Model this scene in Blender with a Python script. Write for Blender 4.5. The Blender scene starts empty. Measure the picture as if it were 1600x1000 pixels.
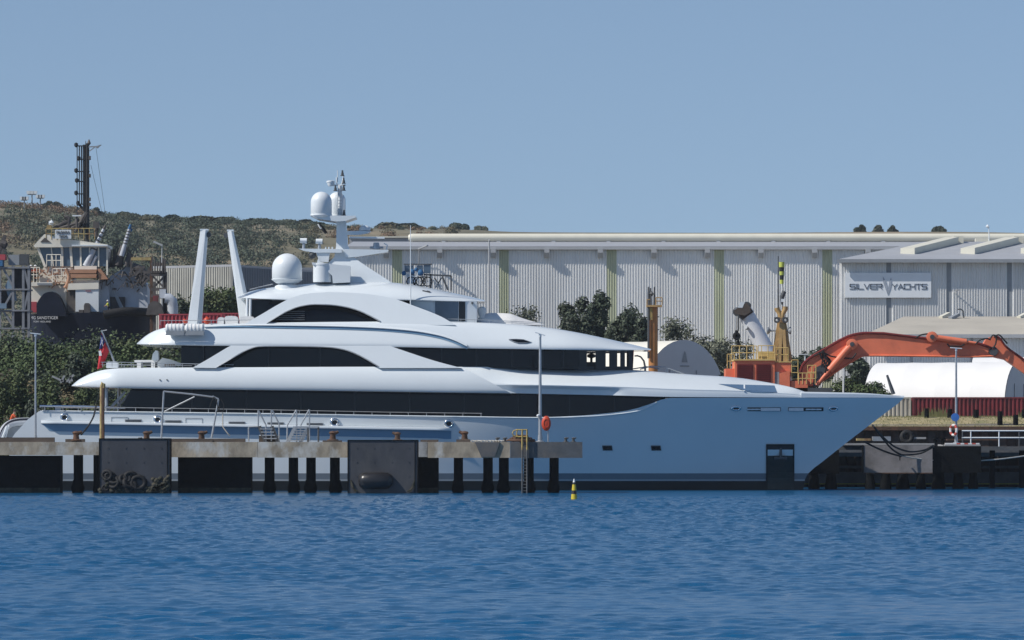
import bpy, bmesh, math, random
import numpy as np
from mathutils import Vector, Matrix, noise as mnoise
R = math.radians
random.seed(7)
scene = bpy.context.scene
col = scene.collection
# ---------------------------------------------------------------- camera, sky, sun
H = 3.8                      # eye height above the water
S = 0.00015625               # metres per photo pixel per metre of distance (telephoto, 0.25 wide)
YH = 690.0                   # row of the horizon
cam_d = bpy.data.cameras.new('camera')
cam = bpy.data.objects.new('camera', cam_d)
col.objects.link(cam)
cam.location = (0, 0, H)
cam.rotation_euler = (R(90), 0, 0)
cam_d.sensor_width = 36
cam_d.lens = 36 / (S * 1600)
cam_d.shift_y = (YH - 500) / 1600
cam_d.clip_start = 1
cam_d.clip_end = 20000
scene.camera = cam
SUN_EL, SUN_AZ = R(44), R(22)     # azimuth counted from the left (-X) towards the viewer (-Y)
sv = Vector((-math.cos(SUN_AZ) * math.cos(SUN_EL), -math.sin(SUN_AZ) * math.cos(SUN_EL), math.sin(SUN_EL)))
w = bpy.data.worlds.new('World')
scene.world = w
w.use_nodes = True
nt = w.node_tree
nt.nodes.clear()
sky = nt.nodes.new('ShaderNodeTexSky')
sky.sky_type = 'NISHITA'
sky.sun_disc = False
sky.sun_elevation = SUN_EL
sky.sun_rotation = math.atan2(sv.x, sv.y)
sky.altitude = 0
sky.air_density = 0.65
sky.dust_density = 0.0
sky.ozone_density = 1.1
bg = nt.nodes.new('ShaderNodeBackground')
bg.inputs[1].default_value = 0.097
wo = nt.nodes.new('ShaderNodeOutputWorld')
geo = nt.nodes.new('ShaderNodeTexCoord')          # the lowest, whitest degrees of the sky are spread out a little
vm = nt.nodes.new('ShaderNodeVectorMath'); vm.operation = 'MULTIPLY_ADD'
vm.inputs[1].default_value = (1, 1, .55); vm.inputs[2].default_value = (0, 0, .07)
nt.links.new(geo.outputs['Generated'], vm.inputs[0])
nt.links.new(vm.outputs[0], sky.inputs['Vector']) if 'Vector' in sky.inputs else None
nt.links.new(sky.outputs[0], bg.inputs[0])
nt.links.new(bg.outputs[0], wo.inputs[0])
sl = bpy.data.lights.new('sun', 'SUN')
sl.energy = 4.4
sl.angle = R(0.53)
sl.color = (1.0, 0.955, 0.885)
so = bpy.data.objects.new('sun', sl)
so.rotation_euler = (-sv).to_track_quat('-Z', 'Y').to_euler()
so.location = (-200, 0, 200)
col.objects.link(so)
scene.view_settings.view_transform = 'Standard'
scene.view_settings.look = 'None'
scene.view_settings.exposure = 0.0
scene.view_settings.gamma = 1.0
scene.view_settings.use_curve_mapping = False

# ---------------------------------------------------------------- helpers
def P(px, py, Y):
    return Vector(((px - 800) * S * Y, Y, H - (py - YH) * S * Y))
def px2m(n, Y): return n * S * Y

def tag(o, label=None, cat=None, group=None, kind=None):
    if label: o['label'] = label
    if cat: o['category'] = cat
    if group: o['group'] = group
    if kind: o['kind'] = kind
    return o
def empty(name, loc=(0, 0, 0), label=None, cat=None, group=None, rz=0):
    o = bpy.data.objects.new(name, None)
    o.empty_display_size = 0.2
    col.objects.link(o)
    o.location = loc
    o.rotation_euler = (0, 0, rz)
    return tag(o, label, cat, group)
def root_loc(o):
    v = Vector(o.location)
    while o.parent:
        o = o.parent
        v += Vector(o.location)
    return v

class MB:
    """collects shapes in world coordinates; build() makes ONE mesh object relative to its parent"""
    def __init__(self): self.v = []; self.f = []; self.m = []; self.cm = 0
    def add(self, vs, fs):
        n = len(self.v)
        self.v.extend(Vector(p) for p in vs)
        for f in fs:
            self.f.append(tuple(i + n for i in f)); self.m.append(self.cm)
        return self
    def box(self, a, b):
        x0, y0, z0 = (min(a[i], b[i]) for i in range(3)); x1, y1, z1 = (max(a[i], b[i]) for i in range(3))
        return self.add([(x0,y0,z0),(x1,y0,z0),(x1,y1,z0),(x0,y1,z0),(x0,y0,z1),(x1,y0,z1),(x1,y1,z1),(x0,y1,z1)],
                 [(0,3,2,1),(4,5,6,7),(0,1,5,4),(1,2,6,5),(2,3,7,6),(3,0,4,7)])
    def pbox(self, x0, y0, x1, y1, Y0, Y1):
        """box whose front face covers photo px rectangle at depth Y0, running back to Y1"""
        a = P(x0, y1, Y0); b = P(x1, y0, Y0)
        return self.box((a.x, Y0, a.z), (b.x, Y1, b.z))
    def beam(self, a, b, wd, ht=None, up=(0, 0, 1)):
        """rectangular bar from a to b"""
        a = Vector(a); b = Vector(b); ht = ht or wd
        d = (b - a).normalized(); up = Vector(up)
        if abs(d.dot(up)) > .98: up = Vector((0, 1, 0))
        s = d.cross(up).normalized() * wd / 2; u = s.cross(d).normalized() * ht / 2
        vs = [a - s - u, a + s - u, a + s + u, a - s + u, b - s - u, b + s - u, b + s + u, b - s + u]
        return self.add(vs, [(0,1,2,3),(7,6,5,4),(4,5,1,0),(5,6,2,1),(6,7,3,2),(7,4,0,3)])
    def cyl(self, a, b, r0, r1=None, n=12, cap=True):
        a = Vector(a); b = Vector(b); r1 = r0 if r1 is None else r1
        d = (b - a).normalized()
        up = Vector((0, 0, 1)) if abs(d.z) < .95 else Vector((0, 1, 0))
        s = d.cross(up).normalized(); u = s.cross(d)
        vs = []
        for c, r in ((a, r0), (b, r1)):
            for k in range(n):
                t = 2 * math.pi * k / n
                vs.append(c + (s * math.cos(t) + u * math.sin(t)) * r)
        fs = [(k, (k + 1) % n, n + (k + 1) % n, n + k) for k in range(n)]
        if cap: fs += [tuple(range(n - 1, -1, -1)), tuple(range(n, 2 * n))]
        return self.add(vs, fs)
    def tube(self, pts, r, n=8):
        pts = [Vector(p) for p in pts]
        m = len(pts); vs = []; ps = None
        for i, p in enumerate(pts):
            d = (pts[min(i + 1, m - 1)] - pts[max(i - 1, 0)]).normalized()
            if ps is None:
                up = Vector((0, 0, 1)) if abs(d.z) < .9 else Vector((0, 1, 0))
                s = d.cross(up).normalized()
            else:
                s = (ps - d * ps.dot(d)).normalized()
            ps = s; u = s.cross(d)
            rr = r[i] if isinstance(r, (list, tuple)) else r
            for k in range(n):
                t = 2 * math.pi * k / n
                vs.append(p + (s * math.cos(t) + u * math.sin(t)) * rr)
        fs = [(i*n+k, i*n+(k+1)%n, (i+1)*n+(k+1)%n, (i+1)*n+k) for i in range(m-1) for k in range(n)]
        fs += [tuple(range(n - 1, -1, -1)), tuple(range((m-1)*n, m*n))]
        return self.add(vs, fs)
    def lathe(self, c, prof, n=24, axis='z'):
        """prof = [(r, h)] from bottom to top"""
        c = Vector(c); vs = []
        for r, h in prof:
            for k in range(n):
                t = 2 * math.pi * k / n
                a, b = r * math.cos(t), r * math.sin(t)
                vs.append(c + (Vector((a, b, h)) if axis == 'z' else Vector((h, a, b)) if axis == 'x' else Vector((b, h, a))))
        m = len(prof)
        fs = [(i*n+k, i*n+(k+1)%n, (i+1)*n+(k+1)%n, (i+1)*n+k) for i in range(m-1) for k in range(n)]
        fs += [tuple(range(n - 1, -1, -1)), tuple(range((m-1)*n, m*n))]
        return self.add(vs, fs)
    def prism(self, poly, d):
        """planar polygon (3D points) extruded by vector d"""
        d = Vector(d); n = len(poly); a = [Vector(p) for p in poly]
        nv = Vector((0, 0, 0))
        for i in range(n): nv += a[i].cross(a[(i + 1) % n])
        if nv.dot(d) < 0: a = a[::-1]
        return self.add(a + [p + d for p in a],
            [tuple(range(n - 1, -1, -1)), tuple(range(n, 2 * n))] + [(i, (i + 1) % n, n + (i + 1) % n, n + i) for i in range(n)])
    def pprism(self, pts, Y0, Y1):
        """outline in photo pixels at depth Y0, real thickness to Y1"""
        return self.prism([P(x, y, Y0) for x, y in pts], (0, Y1 - Y0, 0))
    def grid(self, rows, flip=False):
        m, n = len(rows), len(rows[0])
        fs = [(i*n+j, i*n+j+1, (i+1)*n+j+1, (i+1)*n+j) for i in range(m-1) for j in range(n-1)]
        if flip: fs = [f[::-1] for f in fs]
        return self.add([p for r in rows for p in r], fs)
    def build(self, name, mats, parent=None, smooth=None, loc=None, label=None, **kw):
        o0 = Vector(loc) if loc is not None else (root_loc(parent) if parent else Vector((0, 0, 0)))
        me = bpy.data.meshes.new(name)
        me.from_pydata([tuple(v - o0) for v in self.v], [], self.f)
        for m in (mats if isinstance(mats, (list, tuple)) else [mats]): me.materials.append(m)
        if any(self.m): me.polygons.foreach_set('material_index', self.m)
        if smooth is not None:
            me.shade_smooth()
            me.set_sharp_from_angle(angle=R(smooth))
        me.update()
        o = bpy.data.objects.new(name, me)
        col.objects.link(o)
        if parent: o.parent = parent
        if loc is not None and not parent: o.location = o0
        return tag(o, label, **kw)

def copy_tree(o, parent=None):
    c = o.copy(); col.objects.link(c)
    if parent: c.parent = parent
    for ch in [x for x in o.children]: copy_tree(ch, c)
    return c

def pchip(xs, ys, x):
    n = len(xs)
    if x <= xs[0]: return ys[0]
    if x >= xs[-1]: return ys[-1]
    k = max(i for i in range(n - 1) if xs[i] <= x)
    h = [xs[i+1] - xs[i] for i in range(n - 1)]
    d = [(ys[i+1] - ys[i]) / h[i] if h[i] else 0 for i in range(n - 1)]
    def m(i):
        if i == 0: return d[0]
        if i == n - 1: return d[-1]
        if d[i-1] * d[i] <= 0: return 0
        w1, w2 = 2*h[i] + h[i-1], h[i] + 2*h[i-1]
        return (w1 + w2) / (w1 / d[i-1] + w2 / d[i])
    t = (x - xs[k]) / h[k]
    return ((1+2*t)*(1-t)**2*ys[k] + t*(1-t)**2*h[k]*m(k) + t*t*(3-2*t)*ys[k+1] + t*t*(t-1)*h[k]*m(k+1))
def smooth01(a, b, x):
    t = min(1, max(0, (x - a) / (b - a))); return t*t*(3-2*t)

# ---------------------------------------------------------------- materials
def mat(name, c, rough=.6, var=.12, scale=1.5, bump=0, bscale=None, metal=0, coat=0, stretch=(1,1,1), c2=None, f2=(.45,.65), sc2=.6, spec=.5, island=0, emit=None):
    m = bpy.data.materials.new(name); m.use_nodes = True
    n = m.node_tree.nodes; l = m.node_tree.links
    b = n['Principled BSDF']
    b.inputs['Roughness'].default_value = rough
    b.inputs['Metallic'].default_value = metal
    b.inputs['Coat Weight'].default_value = coat
    b.inputs['Coat Roughness'].default_value = .05
    b.inputs['Specular IOR Level'].default_value = spec
    tc = n.new('ShaderNodeTexCoord'); mp = n.new('ShaderNodeMapping')
    mp.inputs['Scale'].default_value = stretch
    l.new(tc.outputs['Object'], mp.inputs['Vector'])
    t = n.new('ShaderNodeTexNoise'); t.inputs['Scale'].default_value = scale; t.inputs['Detail'].default_value = 6; t.inputs['Roughness'].default_value = .6
    l.new(mp.outputs[0], t.inputs['Vector'])
    cr = n.new('ShaderNodeValToRGB')
    cr.color_ramp.elements[0].position = .3; cr.color_ramp.elements[1].position = .7
    cr.color_ramp.elements[0].color = (*[max(0, x * (1 - var)) for x in c], 1)
    cr.color_ramp.elements[1].color = (*[min(1, x * (1 + var)) for x in c], 1)
    l.new(t.outputs[0], cr.inputs[0])
    out = cr.outputs[0]
    if c2:
        t2 = n.new('ShaderNodeTexNoise'); t2.inputs['Scale'].default_value = sc2; t2.inputs['Detail'].default_value = 8; t2.inputs['Roughness'].default_value = .65
        l.new(mp.outputs[0], t2.inputs['Vector'])
        r2 = n.new('ShaderNodeValToRGB'); r2.color_ramp.elements[0].position, r2.color_ramp.elements[1].position = f2
        l.new(t2.outputs[0], r2.inputs[0])
        mx = n.new('ShaderNodeMix'); mx.data_type = 'RGBA'
        l.new(r2.outputs[0], mx.inputs[0]); l.new(out, mx.inputs[6]); mx.inputs[7].default_value = (*c2, 1)
        out = mx.outputs[2]
    if island:
        g = n.new('ShaderNodeNewGeometry'); oi = n.new('ShaderNodeObjectInfo')
        hv = n.new('ShaderNodeHueSaturation')
        mr = n.new('ShaderNodeMapRange'); mr.inputs[3].default_value = 1 - island; mr.inputs[4].default_value = 1 + island
        l.new(g.outputs['Random Per Island'], mr.inputs[0]); l.new(mr.outputs[0], hv.inputs['Value'])
        mh = n.new('ShaderNodeMapRange'); mh.inputs[3].default_value = .485; mh.inputs[4].default_value = .515
        l.new(oi.outputs['Random'], mh.inputs[0]); l.new(mh.outputs[0], hv.inputs['Hue'])
        l.new(out, hv.inputs['Color']); out = hv.outputs[0]
    l.new(out, b.inputs['Base Color'])
    if bump:
        t3 = n.new('ShaderNodeTexNoise'); t3.inputs['Scale'].default_value = bscale or scale * 4; t3.inputs['Detail'].default_value = 5
        l.new(mp.outputs[0], t3.inputs['Vector'])
        bp = n.new('ShaderNodeBump'); bp.inputs['Strength'].default_value = bump; bp.inputs['Distance'].default_value = .05
        l.new(t3.outputs[0], bp.inputs['Height']); l.new(bp.outputs[0], b.inputs['Normal'])
    return m
M = {}
M['gel'] = mat('white_gelcoat', (.71,.755,.775), .2, .02, .4, coat=.6)
M['gel2'] = mat('satin_white_paint', (.71,.745,.76), .4, .03, 1)
M['glass'] = mat('dark_glass', (.004,.006,.009), .06, .3, .4, spec=.3)
M['blueglass'] = mat('tinted_glass', (.08,.12,.17), .05, .2, .5)
M['boot'] = mat('black_antifouling', (.006,.008,.009), .45, .3, 1)
M['stripe'] = mat('grey_waterline_paint', (.16,.19,.22), .3, .08, .5)
M['plate'] = mat('bright_brushed_plate', (.8,.8,.79), .3, .05, 3, metal=.25)
M['chrome'] = mat('polished_steel', (.75,.76,.78), .12, .03, 3, metal=1)
M['steel'] = mat('galvanised_steel', (.42,.44,.46), .45, .12, 6, metal=.6)
M['grey'] = mat('grey_paint', (.28,.3,.32), .5, .1, 2)
M['dgrey'] = mat('dark_grey_metal', (.07,.075,.08), .55, .2, 3)
M['black'] = mat('black_rubber', (.007,.007,.008), .75, .3, 3, bump=.2)
M['tarp'] = mat('white_boat_cover', (.76,.75,.73), .7, .05, 2, bump=.3, bscale=3)
M['teak'] = mat('teak_deck', (.3,.2,.12), .6, .15, 4)
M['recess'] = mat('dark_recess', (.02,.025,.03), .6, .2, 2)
# ---------------------------------------------------------------- water
def water_mat():
    m = bpy.data.materials.new('harbour_water'); m.use_nodes = True
    n = m.node_tree.nodes; l = m.node_tree.links; b = n['Principled BSDF']
    b.inputs['Base Color'].default_value = (.001,.078,.19,1)
    b.inputs['Roughness'].default_value = .22
    b.inputs['IOR'].default_value = 1.333
    tc = n.new('ShaderNodeNewGeometry')
    def nz(scale, stretch, detail=3, rough=.5):
        mp = n.new('ShaderNodeMapping'); mp.inputs['Scale'].default_value = stretch
        l.new(tc.outputs['Position'], mp.inputs['Vector'])
        t = n.new('ShaderNodeTexNoise'); t.inputs['Scale'].default_value = scale; t.inputs['Detail'].default_value = detail; t.inputs['Roughness'].default_value = rough
        l.new(mp.outputs[0], t.inputs['Vector']); return t.outputs[0]
    def mth(op, a, b_=None):
        k = n.new('ShaderNodeMath'); k.operation = op
        for i, x in enumerate((a, b_)):
            if x is None: continue
            if isinstance(x, (int, float)): k.inputs[i].default_value = x
            else: l.new(x, k.inputs[i])
        return k.outputs[0]
    small = nz(3.2, (1, .5, 1), 4, .6)
    mid = nz(1.1, (1, .4, 1), 3, .55)
    big = nz(.045, (.7, 1, 1), 2, .5)
    h = mth('ADD', mth('MULTIPLY', small, .16), mth('MULTIPLY', mid, .55))
    h = mth('ADD', h, mth('MULTIPLY', big, .3))
    # gusts: patches of rougher and calmer water, and the calm lee along the jetty
    gust = nz(.018, (.5, 1.6, 1), 4, .6)
    mr = n.new('ShaderNodeMapRange'); mr.inputs[1].default_value = .36; mr.inputs[2].default_value = .62; mr.inputs[3].default_value = .55; mr.inputs[4].default_value = 1.0
    l.new(gust, mr.inputs[0])
    sp = n.new('ShaderNodeSeparateXYZ'); l.new(tc.outputs['Position'], sp.inputs[0])
    edge = nz(.08, (.6, 1, 1), 4)
    yy = mth('ADD', sp.outputs[1], mth('MULTIPLY', mth('SUBTRACT', edge, .5), 26))
    lee = n.new('ShaderNodeMapRange'); lee.interpolation_type = 'SMOOTHSTEP'
    lee.inputs[1].default_value = 281; lee.inputs[2].default_value = 291; lee.inputs[3].default_value = 1; lee.inputs[4].default_value = .2
    l.new(yy, lee.inputs[0])
    far = n.new('ShaderNodeMapRange'); far.inputs[1].default_value = 70; far.inputs[2].default_value = 270; far.inputs[3].default_value = .4; far.inputs[4].default_value = 1.2
    l.new(sp.outputs[1], far.inputs[0])
    st = mth('MULTIPLY', mth('MULTIPLY', mr.outputs[0], far.outputs[0]), lee.outputs[0])
    bp = n.new('ShaderNodeBump'); bp.inputs['Distance'].default_value = WATER_D
    l.new(mth('MULTIPLY', st, WATER_S), bp.inputs['Strength']); l.new(h, bp.inputs['Height'])
    l.new(bp.outputs[0], b.inputs['Normal'])
    return m
WATER_D, WATER_S = .5, .6
# one sheet to the horizon; the stretch of harbour in view carries real wind ripples
fy = [54.0]
while fy[-1] < 296: fy.append(fy[-1] + max(.12, .0021 * fy[-1]))
gy = np.concatenate([[-2500,-300,-50,0,40], fy, [310,330,420]])
tt = np.linspace(-1, 1, 541)
T_, Y = np.meshgrid(np.concatenate([[-4,-3,-2], tt, [2,3,4]]), gy)
hw = 20 + .125 * np.clip(Y, 54, 300)                      # finer ripples nearer by
X = np.where(np.abs(T_) <= 1, T_ * hw, np.sign(T_) * np.choose(np.clip(np.abs(T_).astype(int) - 2, 0, 2), [150, 600, 3000]))
gx = T_[0]
rs_ = np.random.RandomState(11); Z = np.zeros_like(X)
for _ in range(110):
    lam = .42 * (2.1 / .42) ** (rs_.rand() ** 1.15) if _ > 4 else 6 + 7 * rs_.rand()
    th = R(-90) + rs_.normal(0, .62); k = 2 * math.pi / lam
    amp = .0072 * min(lam, 2) ** .6 * (.6 + .8 * rs_.rand())
    ph = k * (X * math.cos(th) + Y * math.sin(th)) + rs_.rand() * 6.28
    grp = .65 + .35 * np.sin(X * rs_.uniform(.02,.07) + Y * rs_.uniform(.01,.05) + rs_.rand() * 6.28)
    Z += amp * grp * (np.sin(ph) + .25 * np.sin(2 * ph + .6))
def sm(a, b, x):
    t = np.clip((x - a) / (b - a), 0, 1); return t * t * (3 - 2 * t)
slick = np.sin(Y * .17 + X * .02 + 1.5 * np.sin(X * .06 + .4)) * np.sin(X * .05 + Y * .04 + 1)
patch = .85 + .15 * np.sin(X * .06 + Y * .03) + .22 * sm(90, 240, Y) - .3 * sm(150, 70, Y) - .3 * sm(150, 80, Y) * sm(-.1, .6, slick)
lee = 1 - .82 * sm(280, 286, Y + 2.2 * np.sin(X * .21) + 1.4 * np.sin(X * .53 + 1))
Z *= patch * lee * sm(1, .94, np.abs(T_)) * sm(54, 57, Y) * sm(296, 292, Y)
nx, ny = len(gx), len(gy)
co = np.stack([X, Y, Z], -1).reshape(-1, 3).astype(np.float32)
i = (np.arange(ny - 1)[:, None] * nx + np.arange(nx - 1)[None, :]).reshape(-1)
quad = np.stack([i, i + 1, i + nx + 1, i + nx], -1).astype(np.int32)
me = bpy.data.meshes.new('water'); me.vertices.add(len(co)); me.vertices.foreach_set('co', co.ravel())
me.loops.add(quad.size); me.loops.foreach_set('vertex_index', quad.ravel())
me.polygons.add(len(quad)); me.polygons.foreach_set('loop_start', np.arange(0, quad.size, 4, dtype=np.int32)); me.polygons.foreach_set('loop_total', np.full(len(quad), 4, dtype=np.int32))
me.materials.append(water_mat()); me.update(); me.validate(); me.shade_smooth()
wob = bpy.data.objects.new('water', me); col.objects.link(wob); tag(wob, kind='structure')

# ---------------------------------------------------------------- land
M['ground'] = mat('yard_ground', (.17,.15,.12), .95, .25, .15, bump=.5, bscale=3, c2=(.11,.1,.07), sc2=.05)
M['drygrass'] = mat('dry_grass', (.34,.28,.15), .95, .3, 1.2, bump=.6, bscale=8, c2=(.2,.19,.09), sc2=.8)
M['hill'] = mat('scrub_hill', (.15,.135,.085), .95, .35, .05, bump=.6, bscale=.3, c2=(.31,.245,.16), f2=(.49,.62), sc2=.016, stretch=(1,1,3))
def ground_z(x, y):
    bank = smooth01(-20, -34, x)
    right = 5.0 + .9 * smooth01(345, 352, y)
    left = -1.5 + 12.5 * smooth01(332, 372, y) + .5 * mnoise.noise(Vector((x * .1, y * .1, 3)))
    if y > 372: left = 11 - 5.1 * smooth01(380, 400, y)
    far = 5.9
    z = right * (1 - bank) + left * bank
    return z if y < 430 else far
mb = MB()
xs = [-4000,-900,-300,-160,-120] + [-110 + 3.5 * i for i in range(40)] + [40,60,80,120,200,400,900,4000]
ys = [344.6] + [346 + 3 * i for i in range(32)] + [450,500,600,800,1100,2000,6000]
mb.grid([[Vector((x, y, ground_z(x, y))) for x in xs] for y in ys])
tag(mb.build('ground', M['ground'], smooth=60), kind='structure')
# earth bank below the scrub, down to the water on the western side
mb = MB()
xs = [-400,-200] + [-120 + 4 * i for i in range(26)]
mb.grid([[Vector((x, y, -1.5 + (ground_z(x, 344.6) + 1.5) * k / 5)) for x in xs] for k, y in enumerate((331, 334, 337, 340, 342.5, 344.6))])
tag(mb.build('bank', M['ground'], smooth=60), kind='structure')
# hills: skyline read along the photograph, ground rising to it over several hundred metres
SKY = [(-500,318),(-200,322),(-60,327),(0,330),(60,331),(110,334),(160,342),(230,350),(300,354),(400,357),(480,360),(560,364),(640,365),(740,367),(800,370),(900,371),(1050,371.5),(1250,370.5),(1480,370),(1700,374),(2100,380)]
def hill_z(px, y):
    yr = pchip([a for a, _ in SKY], [b for _, b in SKY], px)
    zt = H + (YH - yr) * S * 1150
    t = smooth01(640, 1150, y)
    x = (px - 800) * S * 1150
    n_ = mnoise.noise(Vector((x * .006, y * .006, 1))) * 9 + mnoise.noise(Vector((x * .02, y * .02, 5))) * 3
    return 5.5 + (zt - 5.5) * t + n_ * t * (1 - .95 * t)
mb = MB()
pxs = [-500 + 25 * i for i in range(105)]; hys = [640 + 25 * i for i in range(21)] + [1200, 1300, 1600]
rows = []
for y in hys:
    rows.append([Vector(((p - 800) * S * 1150, y, hill_z(p, min(y, 1150)) - max(0, y - 1160) * .02)) for p in pxs])
mb.grid(rows)
tag(mb.build('hill', M['hill'], smooth=80), kind='structure')

# ---------------------------------------------------------------- foliage
M['leaf_dark'] = mat('dark_foliage', (.055,.07,.045), .6, .25, .5, island=.55, spec=.25)
M['leaf_mid'] = mat('green_foliage', (.075,.105,.042), .65, .25, .4, c2=(.1,.11,.05), f2=(.5,.62), sc2=.18, island=.32, spec=.25)
M['leaf_grey'] = mat('grey_green_foliage', (.13,.14,.1), .65, .25, .5, island=.4, spec=.25)
M['leaf_dry'] = mat('dry_scrub', (.16,.13,.075), .7, .25, .4, island=.4, spec=.2)
M['bark'] = mat('bark', (.1,.08,.06), .9, .3, 4, bump=.5)
def leaves(mb, c, rad, n, size, rng, fill=.55, flat=.35):
    for _ in range(n):
        while True:
            d = Vector((rng.uniform(-1,1), rng.uniform(-1,1), rng.uniform(-1,1)))
            if .05 < d.length < 1: break
        d = d.normalized() * (fill + (1 - fill) * rng.random())
        p = Vector(c) + Vector((d.x * rad[0], d.y * rad[1], d.z * rad[2]))
        nrm = (d + Vector((rng.uniform(-1,1), rng.uniform(-1,1), rng.uniform(-.6,1.2))) * .9).normalized()
        a = nrm.cross(Vector((rng.uniform(-1,1), rng.uniform(-1,1), rng.uniform(-1,1)))).normalized()
        b = nrm.cross(a)
        s = size * rng.uniform(.6, 1.35)
        a *= s; b *= s * rng.uniform(.4, .8)
        mb.add([p - a, p - b * .8, p + a, p + b], [(0, 1, 2, 3)])
CROWNS = {}
def crown_mesh(kind, seed, w, h, n, size, leafmat, clumps=9, airy=False):
    """crown in local coordinates, base of the tree at the origin; w, h in metres"""
    key = (kind, seed)
    if key in CROWNS: return CROWNS[key]
    rng = random.Random(seed * 31 + len(kind))
    cr = MB(); tr = MB()
    ends = []
    for k in range(clumps):
        a = rng.uniform(0, 6.28); q = rng.random()
        if kind == 'bush':
            rr = w * .5 * math.sqrt(rng.random()) * .75; z = h * (.2 + .62 * (k % 4 + rng.random()) / 4 * (1 - .8 * (rr / (w * .5)) ** 2))
            rad = (w * rng.uniform(.16,.25), w * rng.uniform(.16,.25), h * rng.uniform(.13,.22))
        elif kind == 'pine':
            rr = w * .5 * rng.uniform(.05,.72); z = h * (.3 + .6 * (k + .5) / clumps); rr *= 1.1 - .55 * (k + .5) / clumps
            rad = (w * rng.uniform(.09,.18), w * rng.uniform(.09,.18), h * rng.uniform(.05,.1))
        else:
            rr = w * .5 * rng.uniform(.1,.75); z = h * rng.uniform(.45,.88); rr *= 1.15 - .5 * (z / h)
            rad = (w * rng.uniform(.14,.22), w * rng.uniform(.14,.22), h * rng.uniform(.08,.15))
        c = Vector((rr * math.cos(a), rr * math.sin(a), z)); ends.append(c)
        leaves(cr, c, rad, max(4, n // clumps), size, rng, .35 if not airy else .1)
    r0 = max(.06, w * .028)
    if kind == 'bush': r0 = max(.04, w * .02)
    top = Vector((rng.uniform(-.05,.05) * w, rng.uniform(-.05,.05) * w, h * (.72 if kind != 'bush' else .4)))
    tr.tube([Vector((0,0,-.4)), top * .5 + Vector((.03 * w, 0, 0)), top], [r0, r0 * .75, r0 * .3], 7)
    for c in ends:
        t = rng.uniform(.25,.75)
        s = top * t
        tr.tube([s, (s + c) / 2 + Vector((0, 0, -.03 * h)), c], [r0 * .45, r0 * .3, r0 * .1], 5)
    CROWNS[key] = (cr, tr, leafmat); return CROWNS[key]
TREE_MESH = {}
def plant(name, kind, seed, base, w, h, n, size, leafmat, label, cat, group=None, clumps=9, airy=False, rz=None):
    key = (kind, seed)
    root = empty(name, base, label, cat, group, rz if rz is not None else random.uniform(0, 6.28))
    if key not in TREE_MESH:
        cr, tr, lm = crown_mesh(kind, seed, w, h, n, size, leafmat, clumps, airy)
        c = cr.build('crown', lm, None); t = tr.build('trunk', M['bark'], None, smooth=60)
        c.parent = root; t.parent = root
        TREE_MESH[key] = (c.data, t.data, w, h)
    else:
        cd, td, w0, h0 = TREE_MESH[key]
        for nm, d in (('crown', cd), ('trunk', td)):
            o = bpy.data.objects.new(nm, d); col.objects.link(o); o.parent = root
        root.scale = (w / w0, w / w0, h / h0)
    return root
def tree_px(name, kind, seed, px, pybase, pytop, wpx, Y, n, size, lm, label, cat, group=None, clumps=9, airy=False, zb=None):
    b = P(px, pybase, Y)
    if zb is not None: b.z = zb
    t = P(px, pytop, Y)
    return plant(name, kind, seed, b, px2m(wpx, Y), t.z - b.z, n, size, lm, label, cat, group, clumps, airy)

# the scrub on the hill and on the bank reads as one mass each
rng = random.Random(3)
mb = MB()
for i in range(1650):
    px = rng.uniform(-120, 720); y = 660 + 490 * rng.random() ** .8
    x = (px - 800) * S * 1150
    dens = mnoise.noise(Vector((x * .012, y * .008, 9)))
    if dens < rng.uniform(-.57,.05): continue
    if px > 560 and y < 1000: continue
    if px > 520 and rng.random() < .4: continue
    r = rng.uniform(1.2, 4.6) * (1.25 if dens > .2 else .9) * (1 - .45 * smooth01(430, 640, px)) * (1 - .55 * smooth01(980, 1090, y))
    z = hill_z(px, y)
    q_ = mnoise.noise(Vector((x * .02, y * .012, 4))) + rng.uniform(-.25,.25)
    mb.cm = 0 if q_ > -.2 else (1 if q_ > -.42 else 2)
    leaves(mb, (x, y, z + r * .35), (r * 1.5, r * 1.3, r * .8), 300, r * .065 + .11, rng, .4)
M['hill_a'] = mat('hill_scrub_green', (.08,.1,.07), .7, .2, .05, island=.25, spec=.15); M['hill_b'] = mat('hill_scrub_olive', (.15,.14,.085), .7, .2, .05, island=.25, spec=.15); M['hill_c'] = mat('hill_scrub_brown', (.21,.155,.1), .7, .2, .05, island=.22, spec=.15)
tag(mb.build('hill_undergrowth', [M['hill_a'], M['hill_b'], M['hill_c']]), 'dry grey green scrub covering the hillside behind the yard', kind='stuff')
mb = MB(); rng = random.Random(5)
for i in range(520):
    x = rng.uniform(-66, -24); y = 338 + 36 * rng.random()
    r = rng.uniform(.7, 1.7) * (1 + .55 * smooth01(356, 372, y)); z = ground_z(x, max(y, 345))
    if y < 345: z *= (y - 331) / 13.6
    if x > -31: r *= .7
    d = mnoise.noise(Vector((x * .13, y * .13, 2)))
    mb.cm = 0 if d > -.15 else (1 if d > -.38 else 2)
    leaves(mb, (x, y, z + r * .45), (r * 1.25, r * 1.2, r * .95), 230, .17, rng, .45)
tag(mb.build('bank_undergrowth', [M['leaf_mid'], M['leaf_dark'], M['leaf_dry']]), 'dense green scrub covering the bank behind the yacht stern', kind='stuff')
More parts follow.
